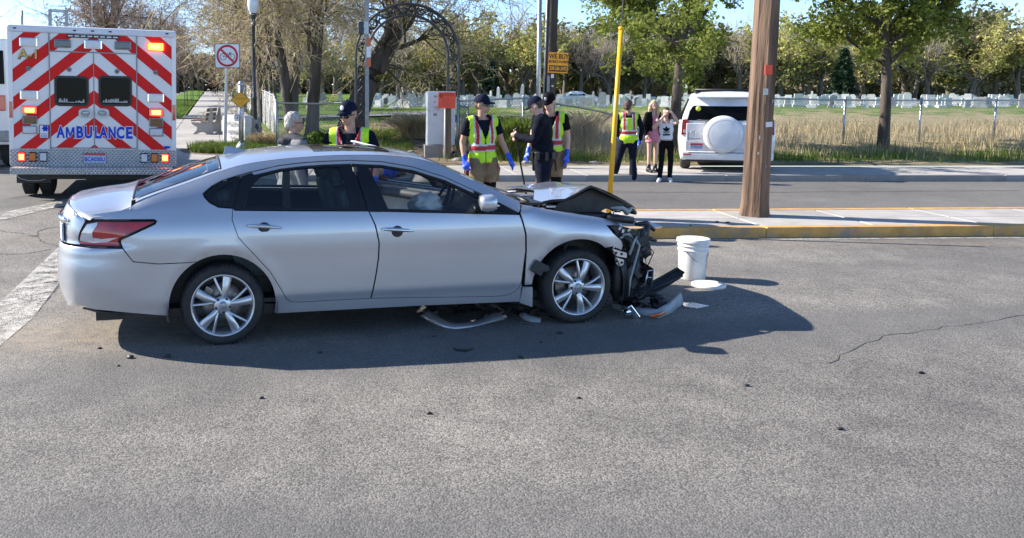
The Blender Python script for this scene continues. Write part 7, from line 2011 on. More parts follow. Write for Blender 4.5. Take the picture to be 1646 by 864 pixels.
while len(placed) < 285 and tries < 9000:
    tries += 1
    row = rg.integers(0, 14); y_ = 55 + row * 3.1 + rg.uniform(-.4, .4)
    px = rg.uniform(330, 1680); x_ = (px - 600) / FPX * y_ * 1.005
    if px < 588 and rg.random() < .75: continue
    if x_ < float(path_edge(y_)) + 4: continue
    if any((x_ - a) ** 2 + (y_ - b_) ** 2 < .9 for a, b_ in placed): continue
    placed.append((x_, y_))
    kd = rg.choice(['rounded', 'square', 'obelisk', 'cross', 'tablet'], p=[.34, .32, .05, .06, .23]); mt = rg.choice(['grave', 'gravegrey', 'gravedark'], p=[.68, .27, .05])
    o = bpy.data.objects.new('gravestone', SM[kd, mt]); C.objects.link(o); o.location = (x_, y_, tz(x_, y_) - .03); o.rotation_euler = (R(rg.uniform(-3, 3)), R(rg.uniform(-3, 3)), R(-25 + rg.uniform(-8, 8))); s_ = rg.uniform(.55, .95); o.scale = (s_, s_, s_)
    zn = 'left of the iron arch' if px < 590 else 'seen through the iron arch' if px < 690 else 'between the cabinet and the wooden utility pole' if px < 880 else 'between the utility pole and the yellow guard' if px < 990 else 'between the yellow guard and the white SUV' if px < 1100 else 'behind and right of the white SUV' if px < 1420 else 'at the far right'; tag(o, '%s %s, %s' % (mtn[mt], kdn[kd], zn), 'gravestone', '%s gravestones %s (%s)' % (mtn[mt], zn, kd))
mb = MB(); rs = random.Random(12)
for k in range(420):
    y_ = 58 + rs.randrange(16) * 2.7 + rs.uniform(-.3, .3); px = rs.uniform(596, 1690); x_ = (px - 600) / FPX * y_
    w_ = rs.uniform(.3, .6); h_ = rs.uniform(.4, .95); z_ = tz(x_, y_); mb.M = tr(x_, y_, z_) @ rotz(rs.uniform(-.6, -.2)); mb.box((0, 0, h_ / 2 - .05), (w_, .18, h_ + .1), bev=.0); mb.box((0, 0, .05), (w_ * 1.3, .35, .2))
mb.build('distant_gravestones', M['grave'])['kind'] = 'stuff'
# pale sedan parked among the stones
cY = 84; cx_ = at(925, 167, cY); car2 = thing('parked_car', 'pale blue-white sedan parked side on among the gravestones', 'car', (cx_.x, cY, tz(cx_.x, cY) - .1), R(90)); car2.scale = (.92, .86, .95)
loft_body('body', [(-2.45, .35, .7, .72, .72, .62), (-2.3, .25, .86, .88, .86, .75), (-1.5, .22, .93, .96, .9, .8), (-1.25, .22, .95, 1.0, .9, .72), (-.6, .2, .95, 1.36, .9, .62), (.5, .2, .93, 1.40, .9, .62), (1.0, .2, .9, 1.22, .9, .66), (1.35, .22, .88, .93, .9, .78), (2.2, .24, .76, .78, .86, .74), (2.42, .32, .6, .62, .74, .6)], pm('pale_blue_paint', (.60, .66, .70), .3, var=.03, coat=.5), car2)
for sx in (-1, 1):
    for p4 in ([(-1.02, 1.0), (-.55, 1.31), (-.02, 1.34), (-.02, .99)], [(.06, .99), (.06, 1.34), (.48, 1.33), (1.05, .98)]):
        mb = MB(); mb.add([(sx * (.885 - .30 * (z - .95) / .4 + .015), y, z) for y, z in p4], [(0, 1, 2, 3)]); mb.build('window', M['darkglass'], car2)
    for yy in (-1.5, 1.45):
        mb = MB(); mb.lathe([(0, -.1), (.3, -.1), (.33, -.05), (.33, .05), (.3, .1), (0, .1)], 24, axis='X'); w_ = mb.build('wheel', M['rubber'], car2); w_.location = (sx * .80, yy, .33)
        mb = MB(); mb.lathe([(0, -.105 if sx < 0 else .105), (.2, -.10 if sx < 0 else .10)], 16, axis='X'); mb.build('rim', M['steel'], w_)
# cemetery lane
ln = [(-9.5, 41.5), (1.2, 37.5), (3.4, 36.8), (3.6, 39.2), (1.4, 40.2), (-9.3, 44.3)]
xs_ = np.linspace(-10.5, 2.6, 24); Vl = []; Fl = []
for i, x_ in enumerate(xs_):
    yc = 39.2 - .36 * x_ * .9
    for dy in (-1.3, 0, 1.3): Vl.append((x_, yc + dy, tz(x_, yc + dy) + .05))
for i in range(len(xs_) - 1):
    for k in range(2): a = i * 3 + k; Fl.append((a, a + 3, a + 4, a + 1))
o = link('cemetery_lane', np_mesh('cemetery_lane', np.array(Vl), np.array(Fl), smooth=True), None, M['concd']); o['kind'] = 'structure'

# --- grasses
def blades(name, pts, h, w, mat, seed, lean=.35, parent=None, seg=2):
    rg = np.random.default_rng(seed); N = len(pts); hh = (h * rg.uniform(.5, 1.25, N))[:, None]; a = rg.uniform(0, 2 * np.pi, N)
    sd = np.stack([np.cos(a), np.sin(a), 0 * a], -1) * (w * rg.uniform(.6, 1.2, N))[:, None]; b_ = rg.uniform(0, 2 * np.pi, N); ln = np.stack([np.cos(b_), np.sin(b_), 0 * b_], -1) * (lean * rg.uniform(.2, 1.2, N))[:, None] * hh
    up = np.array([0, 0, 1.]) * hh
    Vv = np.stack([pts - sd, pts + sd, pts + up * .6 + ln * .4 + sd * .7, pts + up * .6 + ln * .4 - sd * .7, pts + up * .95 + ln, pts + up * .93 + ln * 1.02], 1).reshape(-1, 3)
    i = np.arange(N)[:, None] * 6; F = np.concatenate([i + np.array([[0, 1, 2, 3]]), i + np.array([[3, 2, 4, 5]])])
    o = link(name, np_mesh(name, Vv, F), parent, M[mat]); return o
def scatter(n, x0, x1, y0, y1, dens, seed):
    rg = np.random.default_rng(seed); x = rg.uniform(x0, x1, n); y = rg.uniform(y0, y1, n)
    nz = np.array([noise.noise(Vector((a * .6, b_ * .6, 3))) + .5 * noise.noise(Vector((a * 1.9, b_ * 1.9, 9))) for a, b_ in zip(x, y)])
    k = dens(x, y, nz) > rg.uniform(0, 1, n); x, y = x[k], y[k]; return np.stack([x, y, terr(x, y) - .02], -1)
trk = lambda x, y: np.exp(-((x - (.95 + .03 * (y - 23))) / 1.3) ** 2)
o = blades('dry_grass', scatter(30000, -1, 26, 21.6, 33, lambda x, y, n: np.clip((.55 + n * .9) * (1 - 1.3 * trk(x, y)) * sstep(21.4, 23.5, y), 0, 1), 1), .34, .010, 'straw', 1); o['kind'] = 'stuff'
o = blades('verge_grass', scatter(26000, -1, 26, 21.0, 26, lambda x, y, n: np.clip((.45 - n * .9) * (1 - 1.3 * trk(x, y)) * np.exp(-((y - 22.4) / 1.1) ** 2) * 1.9, 0, 1), 2), .20, .009, 'blade', 2); o['kind'] = 'stuff'
# grass bed by the stone, the sign and the pedestal
def bed(x, y, n):
    off = x - path_edge(y); return np.clip((.8 + n) * sstep(.2, 0, 0 * x), 0, 1)
P = []
rg2 = np.random.default_rng(5)
bc = onterr(372, 243)
for k in range(9000):
    a = rg2.uniform(0, 2 * np.pi); r_ = math.sqrt(rg2.uniform(0, 1)); x_ = bc.x + .25 + 1.55 * r_ * math.cos(a); y_ = bc.y + .3 + 1.25 * r_ * math.sin(a)
    if noise.noise(Vector((x_ * 1.5, y_ * 1.5, 2))) > -.35: P.append((x_, y_, tz(x_, y_) + .01))
V_ = []; n = 26
bedm = MB(); ring = [(bc.x + .25 + 1.75 * math.cos(a) * (1 + .06 * math.sin(5 * a)), bc.y + .3 + 1.42 * math.sin(a) * (1 + .06 * math.cos(4 * a))) for a in np.linspace(0, 2 * math.pi, n, endpoint=False)]
vs = [(bc.x + .25, bc.y + .3, tz(bc.x + .25, bc.y + .3) + .05)] + [(x_, y_, tz(x_, y_) + .006) for x_, y_ in ring]
bedm.add(vs, [(0, 1 + i, 1 + (i + 1) % n) for i in range(n)], True); o = bedm.build('planting_bed', pm('bare_soil', (.15, .11, .07), .95, var=.4, scale=12, bump=.8, bscale=40)); o['kind'] = 'structure'
o = blades('bed_grass', np.array(P), .22, .010, 'blade', 6); o['kind'] = 'stuff'
P = scatter(16000, -3.2, 1.2, 24.2, 31, lambda x, y, n: np.clip((.55 + n) * (x > path_edge(y) + .25), 0, 1), 7); o = blades('fence_grass', P, .16, .009, 'blade', 8); o['kind'] = 'stuff'
ly = np.random.default_rng(8).uniform(41, 75, 9000); lx = path_edge(ly) - 3.4 - np.random.default_rng(9).uniform(0, 2.4, 9000) * np.clip((ly - 40.5) / 4, .2, 1); o = blades('strip_grass', np.stack([lx, ly, terr(lx, ly) + .03], -1), .12, .018, 'blade', 9); o['kind'] = 'stuff'
# named clumps and shrubs
def clump(name, label, b, n, rx, ry, h, mat, seed, w=.012, lean=.7, cat='plant'):
    rg = np.random.default_rng(seed); a = rg.uniform(0, 2 * np.pi, n); r_ = np.sqrt(rg.uniform(0, 1, n)); pts = np.stack([rx * r_ * np.cos(a), ry * r_ * np.sin(a), 0 * a], -1)
    root = thing(name, label, cat, b); blades('blades', pts, h, w, mat, seed, lean, root)['kind'] = 'stuff'
    if mat == 'blade' or mat == 'darkgreen': blades('dry_blades', pts[: n // 5], h * .9, w * .8, 'straw', seed + 1, lean, root)['kind'] = 'stuff'
    return root
clump('ornamental_grass', 'big dark green grass clump behind the walking firefighter', onterr(832, 254), 2600, .45, .4, .95, 'blade', 21, .012, .75)
clump('ornamental_grass', 'lower green grass clump right behind the police officer', onterr(806, 256), 900, .3, .25, .6, 'blade', 22, .012, .7)
clump('dry_grass_clump', 'tall pale dry grass clump right of the second firefighter', onterr(935, 235), 500, .4, .3, .9, 'straw', 23, .012, .6)
clump('dry_grass_clump', 'pale dry brush at the corner post of the long fence', onterr(428, 240), 700, .35, .3, .45, 'straw', 24, .010, .9)
clump('dry_grass_clump', 'heap of dry brown brush on the right of the track below the arch', onterr(668, 222), 900, .5, .4, .7, 'straw', 25, .010, 1.1)
clump('dry_grass_clump', 'tall dry grass leaning beside the trunk left of the white SUV', onterr(1120, 238), 800, .6, .4, .8, 'straw', 26, .010, .9)
def shrub(label, b, r, n, seed, mat='shrub', size=.06):
    rg = np.random.default_rng(seed); root = thing('shrub', label, 'shrub', b); d = rg.normal(size=(n, 3)); d /= np.linalg.norm(d, axis=1, keepdims=True); p = d * np.array(r) * (rg.uniform(.2, 1, n) ** .4)[:, None]; p[:, 2] = np.abs(p[:, 2]) + .03
    P2 = np.stack([p * 0, p * .5 + rg.normal(size=(n, 3)) * .02, p], 1)[:60]; v, f = polytubes(P2, np.full((len(P2), 3), .006), 3); link('stems', np_mesh('stems', v, f), root, M['barklight'])['kind'] = 'stuff'
    v, f = quads(rg, p, size); link('leaves', np_mesh('leaves', v, f), root, M[mat])['kind'] = 'stuff'; return root
shrub('low bright green shrub at the fence behind the grey-haired man', onterr(512, 243), (.5, .4, .55), 2600, 71)
# branch debris beside the notice post
b = onterr(742, 252); mb = MB(); rs = random.Random(2)
for k in range(5): mb.tube([b + V3(rs.uniform(-.3, .3), rs.uniform(-.15, .15), .05), b + V3(rs.uniform(-.3, .5), rs.uniform(-.1, .3), .13), b + V3(.6 * rs.uniform(-1, 1), .2, .06)], [.05, .045, .03], 6)
tag(mb.build('log_pile', M['barklight']), 'few rough pieces of wood lying on the verge right of the notice post', 'wood')
# rocks on the verge
for i, (px, py, s_) in enumerate(((660, 246, .12), (846, 262, .10), (955, 262, .09), (735, 257, .10))):
    bm = bmesh.new(); bmesh.ops.create_icosphere(bm, subdivisions=2, radius=1)
    for v in bm.verts: v.co = Vector((v.co.x * s_ * 1.4, v.co.y * s_, v.co.z * s_ * .7)) * (1 + .35 * noise.noise(v.co * 1.5 + Vector((i * 5, 0, 0))))
    me = bpy.data.meshes.new('rock'); bm.to_mesh(me); bm.free(); o = link('rock', me, None, M['stonegrey']); o.location = onterr(px, py); tag(o, ('small grey rock on the dirt left of the notice post', 'small grey rock on the verge behind the officers', 'small grey rock on the verge left of the yellow guard', 'small grey rock at the foot of the notice post')[i], 'rock')
# ------------------------------------------------------------------ people
M['skin'] = pm('skin', (.46, .27, .19), .5, var=.08, scale=14, spec=.35)
M['skinpale'] = pm('pale_skin', (.56, .36, .28), .5, var=.06, scale=14, spec=.35)
M['navy'] = pm('navy_cloth', (.006, .008, .016), .85, var=.3, scale=16, bump=.35, bscale=30, spec=.12)
M['navyp'] = pm('navy_trouser_cloth', (.009, .012, .024), .85, var=.3, scale=14, bump=.4, bscale=24, spec=.12)
M['blackc'] = pm('black_cloth', (.006, .006, .007), .85, var=.3, scale=16, bump=.3, bscale=30, spec=.12)
M['lime'] = pm('lime_vest_mesh', (.48, .80, .02), .6, var=.06, scale=16, bump=.35, bscale=28)
M['vestred'] = pm('vest_red_tape', (.42, .02, .03), .6, var=.1, scale=20)
M['vestsilver'] = pm('vest_silver_tape', (.55, .54, .53), .45, .2, var=.1, scale=20)
M['tan'] = pm('tan_bunker_cloth', (.23, .155, .085), .9, var=.25, scale=9, bump=.5, bscale=18, dirt=(.08, .06, .045), dscale=6, damt=.5)
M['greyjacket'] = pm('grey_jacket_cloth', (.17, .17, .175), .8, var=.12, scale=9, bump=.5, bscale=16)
M['darkjacket'] = pm('dark_hood_and_shade_cloth', (.045, .047, .055), .8, var=.2, scale=9, bump=.4, bscale=20, spec=.12)  # hood and collar colour; also painted shade on the jacket front
M['glove'] = pm('blue_nitrile', (.02, .09, .62), .4, var=.1, scale=20)
M['pink'] = pm('pink_cloth', (.52, .20, .26), .8, var=.15, scale=18, bump=.4, bscale=26)
M['tee'] = pm('white_cotton', (.72, .72, .74), .8, var=.05, scale=12, bump=.35, bscale=22)
M['hairgrey'] = pm('grey_hair', (.40, .38, .35), .6, var=.3, scale=40, bump=.8, bscale=70)
M['hairbrown'] = pm('brown_hair', (.085, .048, .028), .55, var=.4, scale=40, bump=.8, bscale=70)
M['hairblonde'] = pm('blonde_hair', (.56, .40, .20), .5, var=.3, scale=30, bump=.8, bscale=60)
M['hairdark'] = pm('dark_hair', (.06, .032, .022), .5, var=.4, scale=40, bump=.8, bscale=70)
M['cap'] = pm('navy_cap', (.007, .010, .028), .8, var=.15, scale=20, bump=.2, bscale=60, spec=.12)
M['lensmirror'] = pm('mirrored_lens', (.05, .12, .13), .05, .6, var=.1)
M['leather'] = pm('black_leather', (.012, .012, .013), .35, var=.2, scale=20)

VX = 1.35
def remesh(name, shapes, voxel, mats, parent, smooth=6, fmat=None, kill=None, noise_amp=0., nscale=9.):
    mb = MB()
    for s in shapes:
        if s[0] == 't': mb.tube(s[1], s[2], 12, flat=s[3] if len(s) > 3 else 1.0);
        else: mb.ell(s[1], s[2], s[3] if len(s) > 3 else None, nu=18, nv=12)
    # round the ends of tubes
    for s in shapes:
        if s[0] == 't':
            for p, r in ((s[1][0], s[2][0] if isinstance(s[2], (list, tuple)) else s[2]), (s[1][-1], s[2][-1] if isinstance(s[2], (list, tuple)) else s[2])):
                if not (len(s) > 4 and s[4]): mb.ell(p, (r, r, r), nu=10, nv=7)
    me = mb.mesh(name)
    o = bpy.data.objects.new('tmp', me); C.objects.link(o)
    md = o.modifiers.new('r', 'REMESH'); md.mode = 'VOXEL'; md.voxel_size = voxel * VX; md.adaptivity = 0
    sm = o.modifiers.new('s', 'SMOOTH'); sm.factor = .5; sm.iterations = smooth
    dg = bpy.context.evaluated_depsgraph_get()
    m2 = bpy.data.meshes.new_from_object(o.evaluated_get(dg)); bpy.data.objects.remove(o); bpy.data.meshes.remove(me)
    m2.name = name; m2.materials.clear()
    if noise_amp:
        for v in m2.vertices: v.co += v.normal * noise.noise(v.co * nscale) * noise_amp
    if kill or fmat:
        bm = bmesh.new(); bm.from_mesh(m2)
        if kill: bmesh.ops.delete(bm, geom=[f for f in bm.faces if kill(f.calc_center_median(), f.normal)], context='FACES')
        if fmat:
            for f in bm.faces: f.material_index = fmat(f.calc_center_median(), f.normal)
        bm.to_mesh(m2); bm.free()
    m2.polygons.foreach_set('use_smooth', [True] * len(m2.polygons))
    return link(name, m2, parent, mats)

def V(*a): return Vector(a)
def hand_shapes(w, d, pn, side, curl=.5, s=1.0):
    """palm + four fingers + thumb; w wrist, d hand direction, pn palm normal, side: thumb side vector sign"""
    d = d.normalized(); pn = (pn - d * pn.dot(d)).normalized(); sd = d.cross(pn) * side
    out = [('t', [w, w + d * .035 * s, w + d * .085 * s], [.026 * s, .032 * s, .033 * s], .62)]
    for k, (off, L) in enumerate(((.030, .068), (.010, .078), (-.011, .072), (-.030, .055))):
        a = w + d * .080 * s + sd * off * s; c1 = curl * .6; c2 = curl * 1.5
        d1 = d * math.cos(c1) + pn * math.sin(c1); d2 = d * math.cos(c2) + pn * math.sin(c2)
        b_ = a + d1 * L * .52 * s; c_ = b_ + d2 * L * .48 * s
        out.append(('t', [a - d * .02 * s, a, b_, c_], [.0105 * s, .0105 * s, .0095 * s, .008 * s]))
    a = w + d * .025 * s + sd * .025 * s; b_ = a + (d * .6 + sd * .7 + pn * .3).normalized() * .045 * s; c_ = b_ + (d * .9 + sd * .15 + pn * .35).normalized() * .035 * s
    out.append(('t', [a, b_, c_], [.014 * s, .012 * s, .009 * s]))
    return out

class Person:
    def __init__(s, label, loc, heading, h=1.78, lean=0., roll=0., twist=0., hyaw=0., hpitch=0., hroll=0., J=None, build=1.0, group=None):
        s.root = thing('person', label, 'person', loc, heading, group); s.root.scale = (h / 1.78,) * 3
        s.b = build
        s.U = Matrix.Translation((0, 0, .95)) @ Matrix.Rotation(R(twist), 4, 'Z') @ Matrix.Rotation(R(roll), 4, 'Y') @ Matrix.Rotation(R(lean), 4, 'X') @ Matrix.Translation((0, 0, -.95))
        nb = V(0, .0, 1.52)
        s.H = s.U @ Matrix.Translation(nb) @ Matrix.Rotation(R(hyaw), 4, 'Z') @ Matrix.Rotation(R(hroll), 4, 'Y') @ Matrix.Rotation(R(hpitch), 4, 'X') @ Matrix.Translation(-nb)
        d = dict(hl=V(-.09, 0, .90), hr=V(.09, 0, .90), kl=V(-.105, -.015, .50), kr=V(.105, -.015, .50), al=V(-.11, .02, .085), ar=V(.11, .02, .085),
                 el=V(-.26, .03, 1.15), er=V(.26, .03, 1.15), wl=V(-.28, -.03, .90), wr=V(.28, -.03, .90), tl=None, tr=None)
        d['sl'] = s.U @ V(-.185 * build, 0, 1.415); d['sr'] = s.U @ V(.185 * build, 0, 1.415)
        if J: d.update(J)
        s.J = d
        s.hc = dict(curl_l=.5, curl_r=.5, pn_l=V(.9, -.3, 0), pn_r=V(-.9, -.3, 0), dl=None, dr=None)
    def legs(s, g=0., lo=0.):
        J = s.J; out = []
        for h, k, a in (('hl', 'kl', 'al'), ('hr', 'kr', 'ar')):
            H_, K, A = J[h], J[k], J[a]
            out.append(('t', [H_, H_.lerp(K, .5), K, K.lerp(A, .35), A], [.088 * s.b + g, .074 * s.b + g, .054 + g, .054 + g, .036 + lo + g]))
        return out
    def feet(s, g=0., z=0.):
        out = []
        for a, t, sx in (('al', 'tl', -1), ('ar', 'tr', 1)):
            A = s.J[a]; T = s.J[t] or A + V(.03 * sx, -.17, -.06)
            out += [('t', [A + V(0, .03, -.04 + z), A.lerp(T, .45) + V(0, 0, -.012), T + V(0, 0, .0)], [.042 + g, .042 + g, .032 + g], .95), ('t', [A + V(0, 0, .03), A + V(0, 0, -.02)], [.042 + g, .045 + g])]
        return out
    def torso(s, g=0., lo=.86, belly=0.):
        U = s.U; b = s.b; out = []
        q = U.to_3x3()
        for c, r in (((0, .005, .95), (.165 * b, .118, .13)), ((0, -.005 - belly * .3, 1.08), (.148 * b + belly, .112 + belly, .16)), ((0, 0, 1.25), (.165 * b, .120, .19)), ((0, .01, 1.36), (.160 * b, .10, .11))):
            if c[2] < lo: continue
            out.append(('e', U @ Vector(c), (r[0] + g, r[1] + g, r[2] + g * .5), q))
        out.append(('t', [s.J['sl'], (s.J['sl'] + s.J['sr']) / 2 + q @ V(0, .01, .035), s.J['sr']], [.058 + g, .07 + g, .058 + g]))
        return out
    def arms(s, g=0., to=1.0, which='lr', r0=0.):
        out = []
        for sd in which:
            S_, E, W = s.J['s' + sd], s.J['e' + sd], s.J['w' + sd]
            P = [S_, S_.lerp(E, .5), E, E.lerp(W, .3), W]; Rr = [.056, .048, .041, .042, .028]
            if to < 1.0:
                P = [S_, S_.lerp(E, to * .6), S_.lerp(E, to)]; Rr = [.058, .056, .058 + r0]
            out.append(('t', P, [r + g for r in Rr], 1.0, to < 1.0))
        return out
    def hands(s, scale=1.0, which='lr'):
        out = []
        for sd in which:
            E, W = s.J['e' + sd], s.J['w' + sd]; d = s.hc['d' + sd] or (W - E)
            out += hand_shapes(W, d, s.hc['pn_' + sd], 1 if sd == 'l' else -1, s.hc['curl_' + sd], scale)
        return out
    def headshapes(s):
        q = s.H.to_3x3(); h = lambda *a: s.H @ Vector(a); out = []
        out += [('t', [s.U @ V(0, .01, 1.42), h(0, .0, 1.58)], [.062, .054]), ('e', h(0, .005, 1.675), (.076, .098, .105), q), ('e', h(0, -.035, 1.615), (.060, .066, .065), q), ('e', h(0, -.072, 1.575), (.030, .024, .024), q),
                ('e', h(0, -.088, 1.655), (.058, .016, .012), q), ('t', [h(0, -.096, 1.652), h(0, -.117, 1.622)], [.010, .015]), ('e', h(0, -.092, 1.592), (.026, .012, .010), q)]
        for sx in (-1, 1): out.append(('e', h(.078 * sx, .012, 1.640), (.012, .024, .034), q))
        return out
    def body(s, skin, bare='', voxel=.009):
        return remesh('body', s.torso(-.012) + s.legs(-.004) + s.feet(-.006) + s.arms(0) + s.hands() + s.headshapes(), voxel, skin, s.root, 4)
    def face(s, lips=(.34, .13, .11)):
        h = lambda *a: s.H @ Vector(a); q = s.H.to_3x3()
        for sx in (-1, 1):
            mb = MB(); mb.ell(h(.031 * sx, -.088, 1.643), (.0125, .008, .008), q, 10, 7); mb.build('eye', M['signwhite'], s.root)
            mb = MB(); mb.ell(h(.031 * sx, -.0945, 1.643), (.006, .003, .006), q, 8, 5); mb.build('iris', M['hairbrown'], s.root)
            mb = MB(); mb.tube([h(.012 * sx, -.102, 1.664), h(.034 * sx, -.100, 1.668), h(.052 * sx, -.085, 1.662)], [.004, .005, .003], 5); mb.build('eyebrow', M['hairbrown'], s.root)
        mb = MB(); mb.tube([h(-.026, -.097, 1.594), h(0, -.106, 1.592), h(.026, -.097, 1.594)], [.004, .007, .004], 6); mb.build('lips', pm('lips', lips, .5), s.root)
    def cap(s, mat, brim=True, badge=None):
        h = lambda *a: s.H @ Vector(a); q = s.H
        mb = MB(); mb.M = q
        nu, nv = 20, 7; vs = []; fs = []
        for j in range(nv + 1):
            t = (math.pi / 2) * j / nv
            for i in range(nu):
                a = 2 * math.pi * i / nu; rx, ry, rz = .091, .112, .105
                f = 1.0 if math.sin(a) > 0 else 1.0
                vs.append((rx * math.cos(a) * math.cos(t) ** .8, .006 + ry * math.sin(a) * math.cos(t) ** .8, 1.690 + (rz + .012 * (math.sin(a) < 0)) * math.sin(t)))
        for j in range(nv):
            for i in range(nu): fs.append((j * nu + i, j * nu + (i + 1) % nu, (j + 1) * nu + (i + 1) % nu, (j + 1) * nu + i))
        mb.add(vs, fs, True)
        mb.lathe([(.012, 1.803), (.010, 1.812), (0, 1.813)], 8)
        c_ = mb.build('cap', mat, s.root)
        mb = MB(); mb.M = q; vs = []; fs = []; n = 12
        for k in range(n + 1):
            a = -math.pi / 2 + (k / n - .5) * 2.1
            x0_, y0_ = .090 * math.cos(a), .006 + .110 * math.sin(a)
            t = math.cos((k / n - .5) * math.pi); x1_, y1_ = x0_ * .98, y0_ - .082 * t ** .6
            dz = -.022 * abs(x0_) / .09
            for zz in (.004, -.004): vs += [(x0_, y0_, 1.697 + zz), (x1_, y1_, 1.688 + dz + zz)]
        for k in range(n):
            a = k * 4; b_ = a + 4; fs += [(a, b_, b_ + 1, a + 1), (a + 2, a + 3, b_ + 3, b_ + 2), (a + 1, b_ + 1, b_ + 3, a + 3)]
        mb.add(vs, fs, True); mb.build('brim', mat, c_)
        if badge:
            mb = MB(); mb.M = q; mb.ell((0, -.105, 1.742), (.026, .008, .028), rot=Matrix.Rotation(R(-18), 3, 'X'), nu=12, nv=7); mb.build('badge', badge, c_)
    def shades(s, mat):
        mb = MB(); mb.M = s.H
        for sx in (-1, 1):
            mb.ell((.034 * sx, -.094, 1.645), (.031, .012, .020), rot=Matrix.Rotation(R(-16 * -sx), 3, 'Z'), nu=12, nv=7)
            mb.tube([(.062 * sx, -.082, 1.652), (.084 * sx, .0, 1.652)], .0045, 5)
        mb.tube([(-.012, -.102, 1.648), (.012, -.102, 1.648)], .004, 5)
        mb.build('sunglasses', mat, s.root)
    def vest(s, band=(1.045, 1.105), sil=.022, zlow=.86, vneck=True, back=False, g=.030):
        Ui = s.U.inverted(); b0, b1 = band
        def fm(c, n):
            p = Ui @ c
            ax = abs(p.x)
            if b0 <= p.z <= b1: return 1
            if b0 - sil <= p.z < b0 or b1 < p.z <= b1 + sil: return 2
            if p.z > b1 + sil:
                if .082 <= ax <= .122: return 1
                if .060 <= ax < .082 or .122 < ax <= .143: return 2
            if ax < .007 and p.y < 0 and p.z < 1.2: return 3
            return 0
        def kill(c, n):
            p = Ui @ c
            if p.z < zlow + .02 * math.cos(p.x * 18) and True: return True
            if p.z > 1.395 and abs(p.x) < .075: return True
            if abs(p.x) > .19 * s.b: return True
            if vneck and p.y < .02 and p.z > 1.17 and abs(p.x) < (p.z - 1.17) * .36: return True
            return False
        sh = s.torso(g, lo=.8)
        q = s.U.to_3x3(); sh.append(('e', s.U @ V(0, 0, .92), (.19, .142, .16), q))
        v = remesh('safety_vest', sh, .009, [M['lime'], M['vestred'], M['vestsilver'], M['black']], s.root, 4, fm, kill, .006, 11)
        md = v.modifiers.new('thick', 'SOLIDIFY'); md.thickness = .005
        return v
    def shirt(s, mat, sleeve=.62, g=.014, zlow=.90, arms=True, voxel=.012, amp=.004):
        Ui = s.U.inverted()
        sh = s.torso(g, lo=.8) + (s.arms(.012, sleeve) if arms else [])
        return remesh('shirt', sh, voxel, mat, s.root, 4, None, lambda c, n: (Ui @ c).z < zlow or ((Ui @ c).z > 1.445 and abs((Ui @ c).x) < .07), amp, 10)
    def jacket(s, mat, zlow=.80, g=.03, amp=.008, fm=None, mats=None, belly=0.):
        Ui = s.U.inverted()
        sh = s.torso(g, lo=.8, belly=belly) + s.arms(.020, 1.0) + [('e', s.U @ V(0, .005, .90), (.185 * s.b + belly, .145 + belly, .16), s.U.to_3x3())]
        return remesh('jacket', sh, .012, mats or mat, s.root, 4, fm, lambda c, n: (Ui @ c).z < zlow, amp, 8)
    def trousers(s, mat, g=.016, lo=.02, name='trousers', amp=.005, mats=None, fm=None, zhi=1.0):
        sh = s.legs(g, lo) + [('e', V(0, .005, .93), (.160 * s.b + g, .115 + g, .12))]
        return remesh(name, sh, .012, mats or mat, s.root, 4, fm, lambda c, n: c.z > zhi, amp, 9)
    def shoes(s, mat, g=.008, zhi=.16, name='shoe'):
        sh = s.feet(g); h = len(sh) // 2
        for part in (sh[:h], sh[h:]): remesh(name, part, .009, mat, s.root, 3, None, lambda c, n: c.z > zhi + .2)
    def gloves(s):
        for sd in 'lr':
            E, W = s.J['e' + sd], s.J['w' + sd]; d = (W - E).normalized()
            d2 = s.hc['d' + sd] or d
            sh = [(k[0], k[1], [r + .004 for r in k[2]], *(k[3:])) for k in hand_shapes(W, d2, s.hc['pn_' + sd], 1 if sd == 'l' else -1, s.hc['curl_' + sd], 1.08)]
            sh.append(('t', [W - d * .06, W + d2.normalized() * .02], [.040, .032]))
            remesh('glove', sh, .008, M['glove'], s.root, 3)
    def hair(s, mat, pts, voxel=.010, amp=.010, kill=None, name='hair'):
        q = s.H.to_3x3()
        sh = []
        for p in pts:
            if p[0] == 'e': sh.append(('e', s.H @ Vector(p[1]), p[2], q))
            else: sh.append(('t', [s.H @ Vector(k) for k in p[1]], p[2], p[3] if len(p) > 3 else 1.0))
        Hi = s.H.inverted()
        return remesh(name, sh, voxel, mat, s.root, 3, None, (lambda c, n: kill(Hi @ c)) if kill else None, amp, 30)

# ---- firefighter walking on the island
p = Person('firefighter in a lime vest, navy cap and blue gloves walking with empty hands', gnd(774, 362, .13), R(12), 1.70, hyaw=48, hpitch=4, roll=-2, build=1.06,
           J=dict(kl=V(-.13, -.10, .50), al=V(-.14, .02, .085), kr=V(.10, -.03, .50), ar=V(.12, .10, .085), el=V(-.275, .05, 1.14), wl=V(-.275, -.06, .90), er=V(.275, .0, 1.15), wr=V(.345, -.12, .925)))
p.hc.update(curl_l=.9, curl_r=.35, pn_l=V(.9, .3, 0), pn_r=V(-.9, .3, 0))
p.body(M['skin']); p.face(); p.cap(M['cap']); p.shades(M['lensmirror'])
p.shirt(M['navy'], .62); p.vest(); p.gloves()
p.hair(M['hairbrown'], [('e', (0, .03, 1.665), (.079, .088, .09))], kill=lambda c: c.z > 1.69 or c.y < .015 or c.z < 1.60, amp=.002)
p.trousers(M['tan'], .03, .045, mats=[M['tan'], M['blackc'], M['vestsilver']], fm=lambda c, n: 1 if (.42 < c.z < .60 and c.y < -.06) or c.z < .14 else (2 if .16 < c.z < .21 else 0))
p.shoes(M['rubber'], .016)
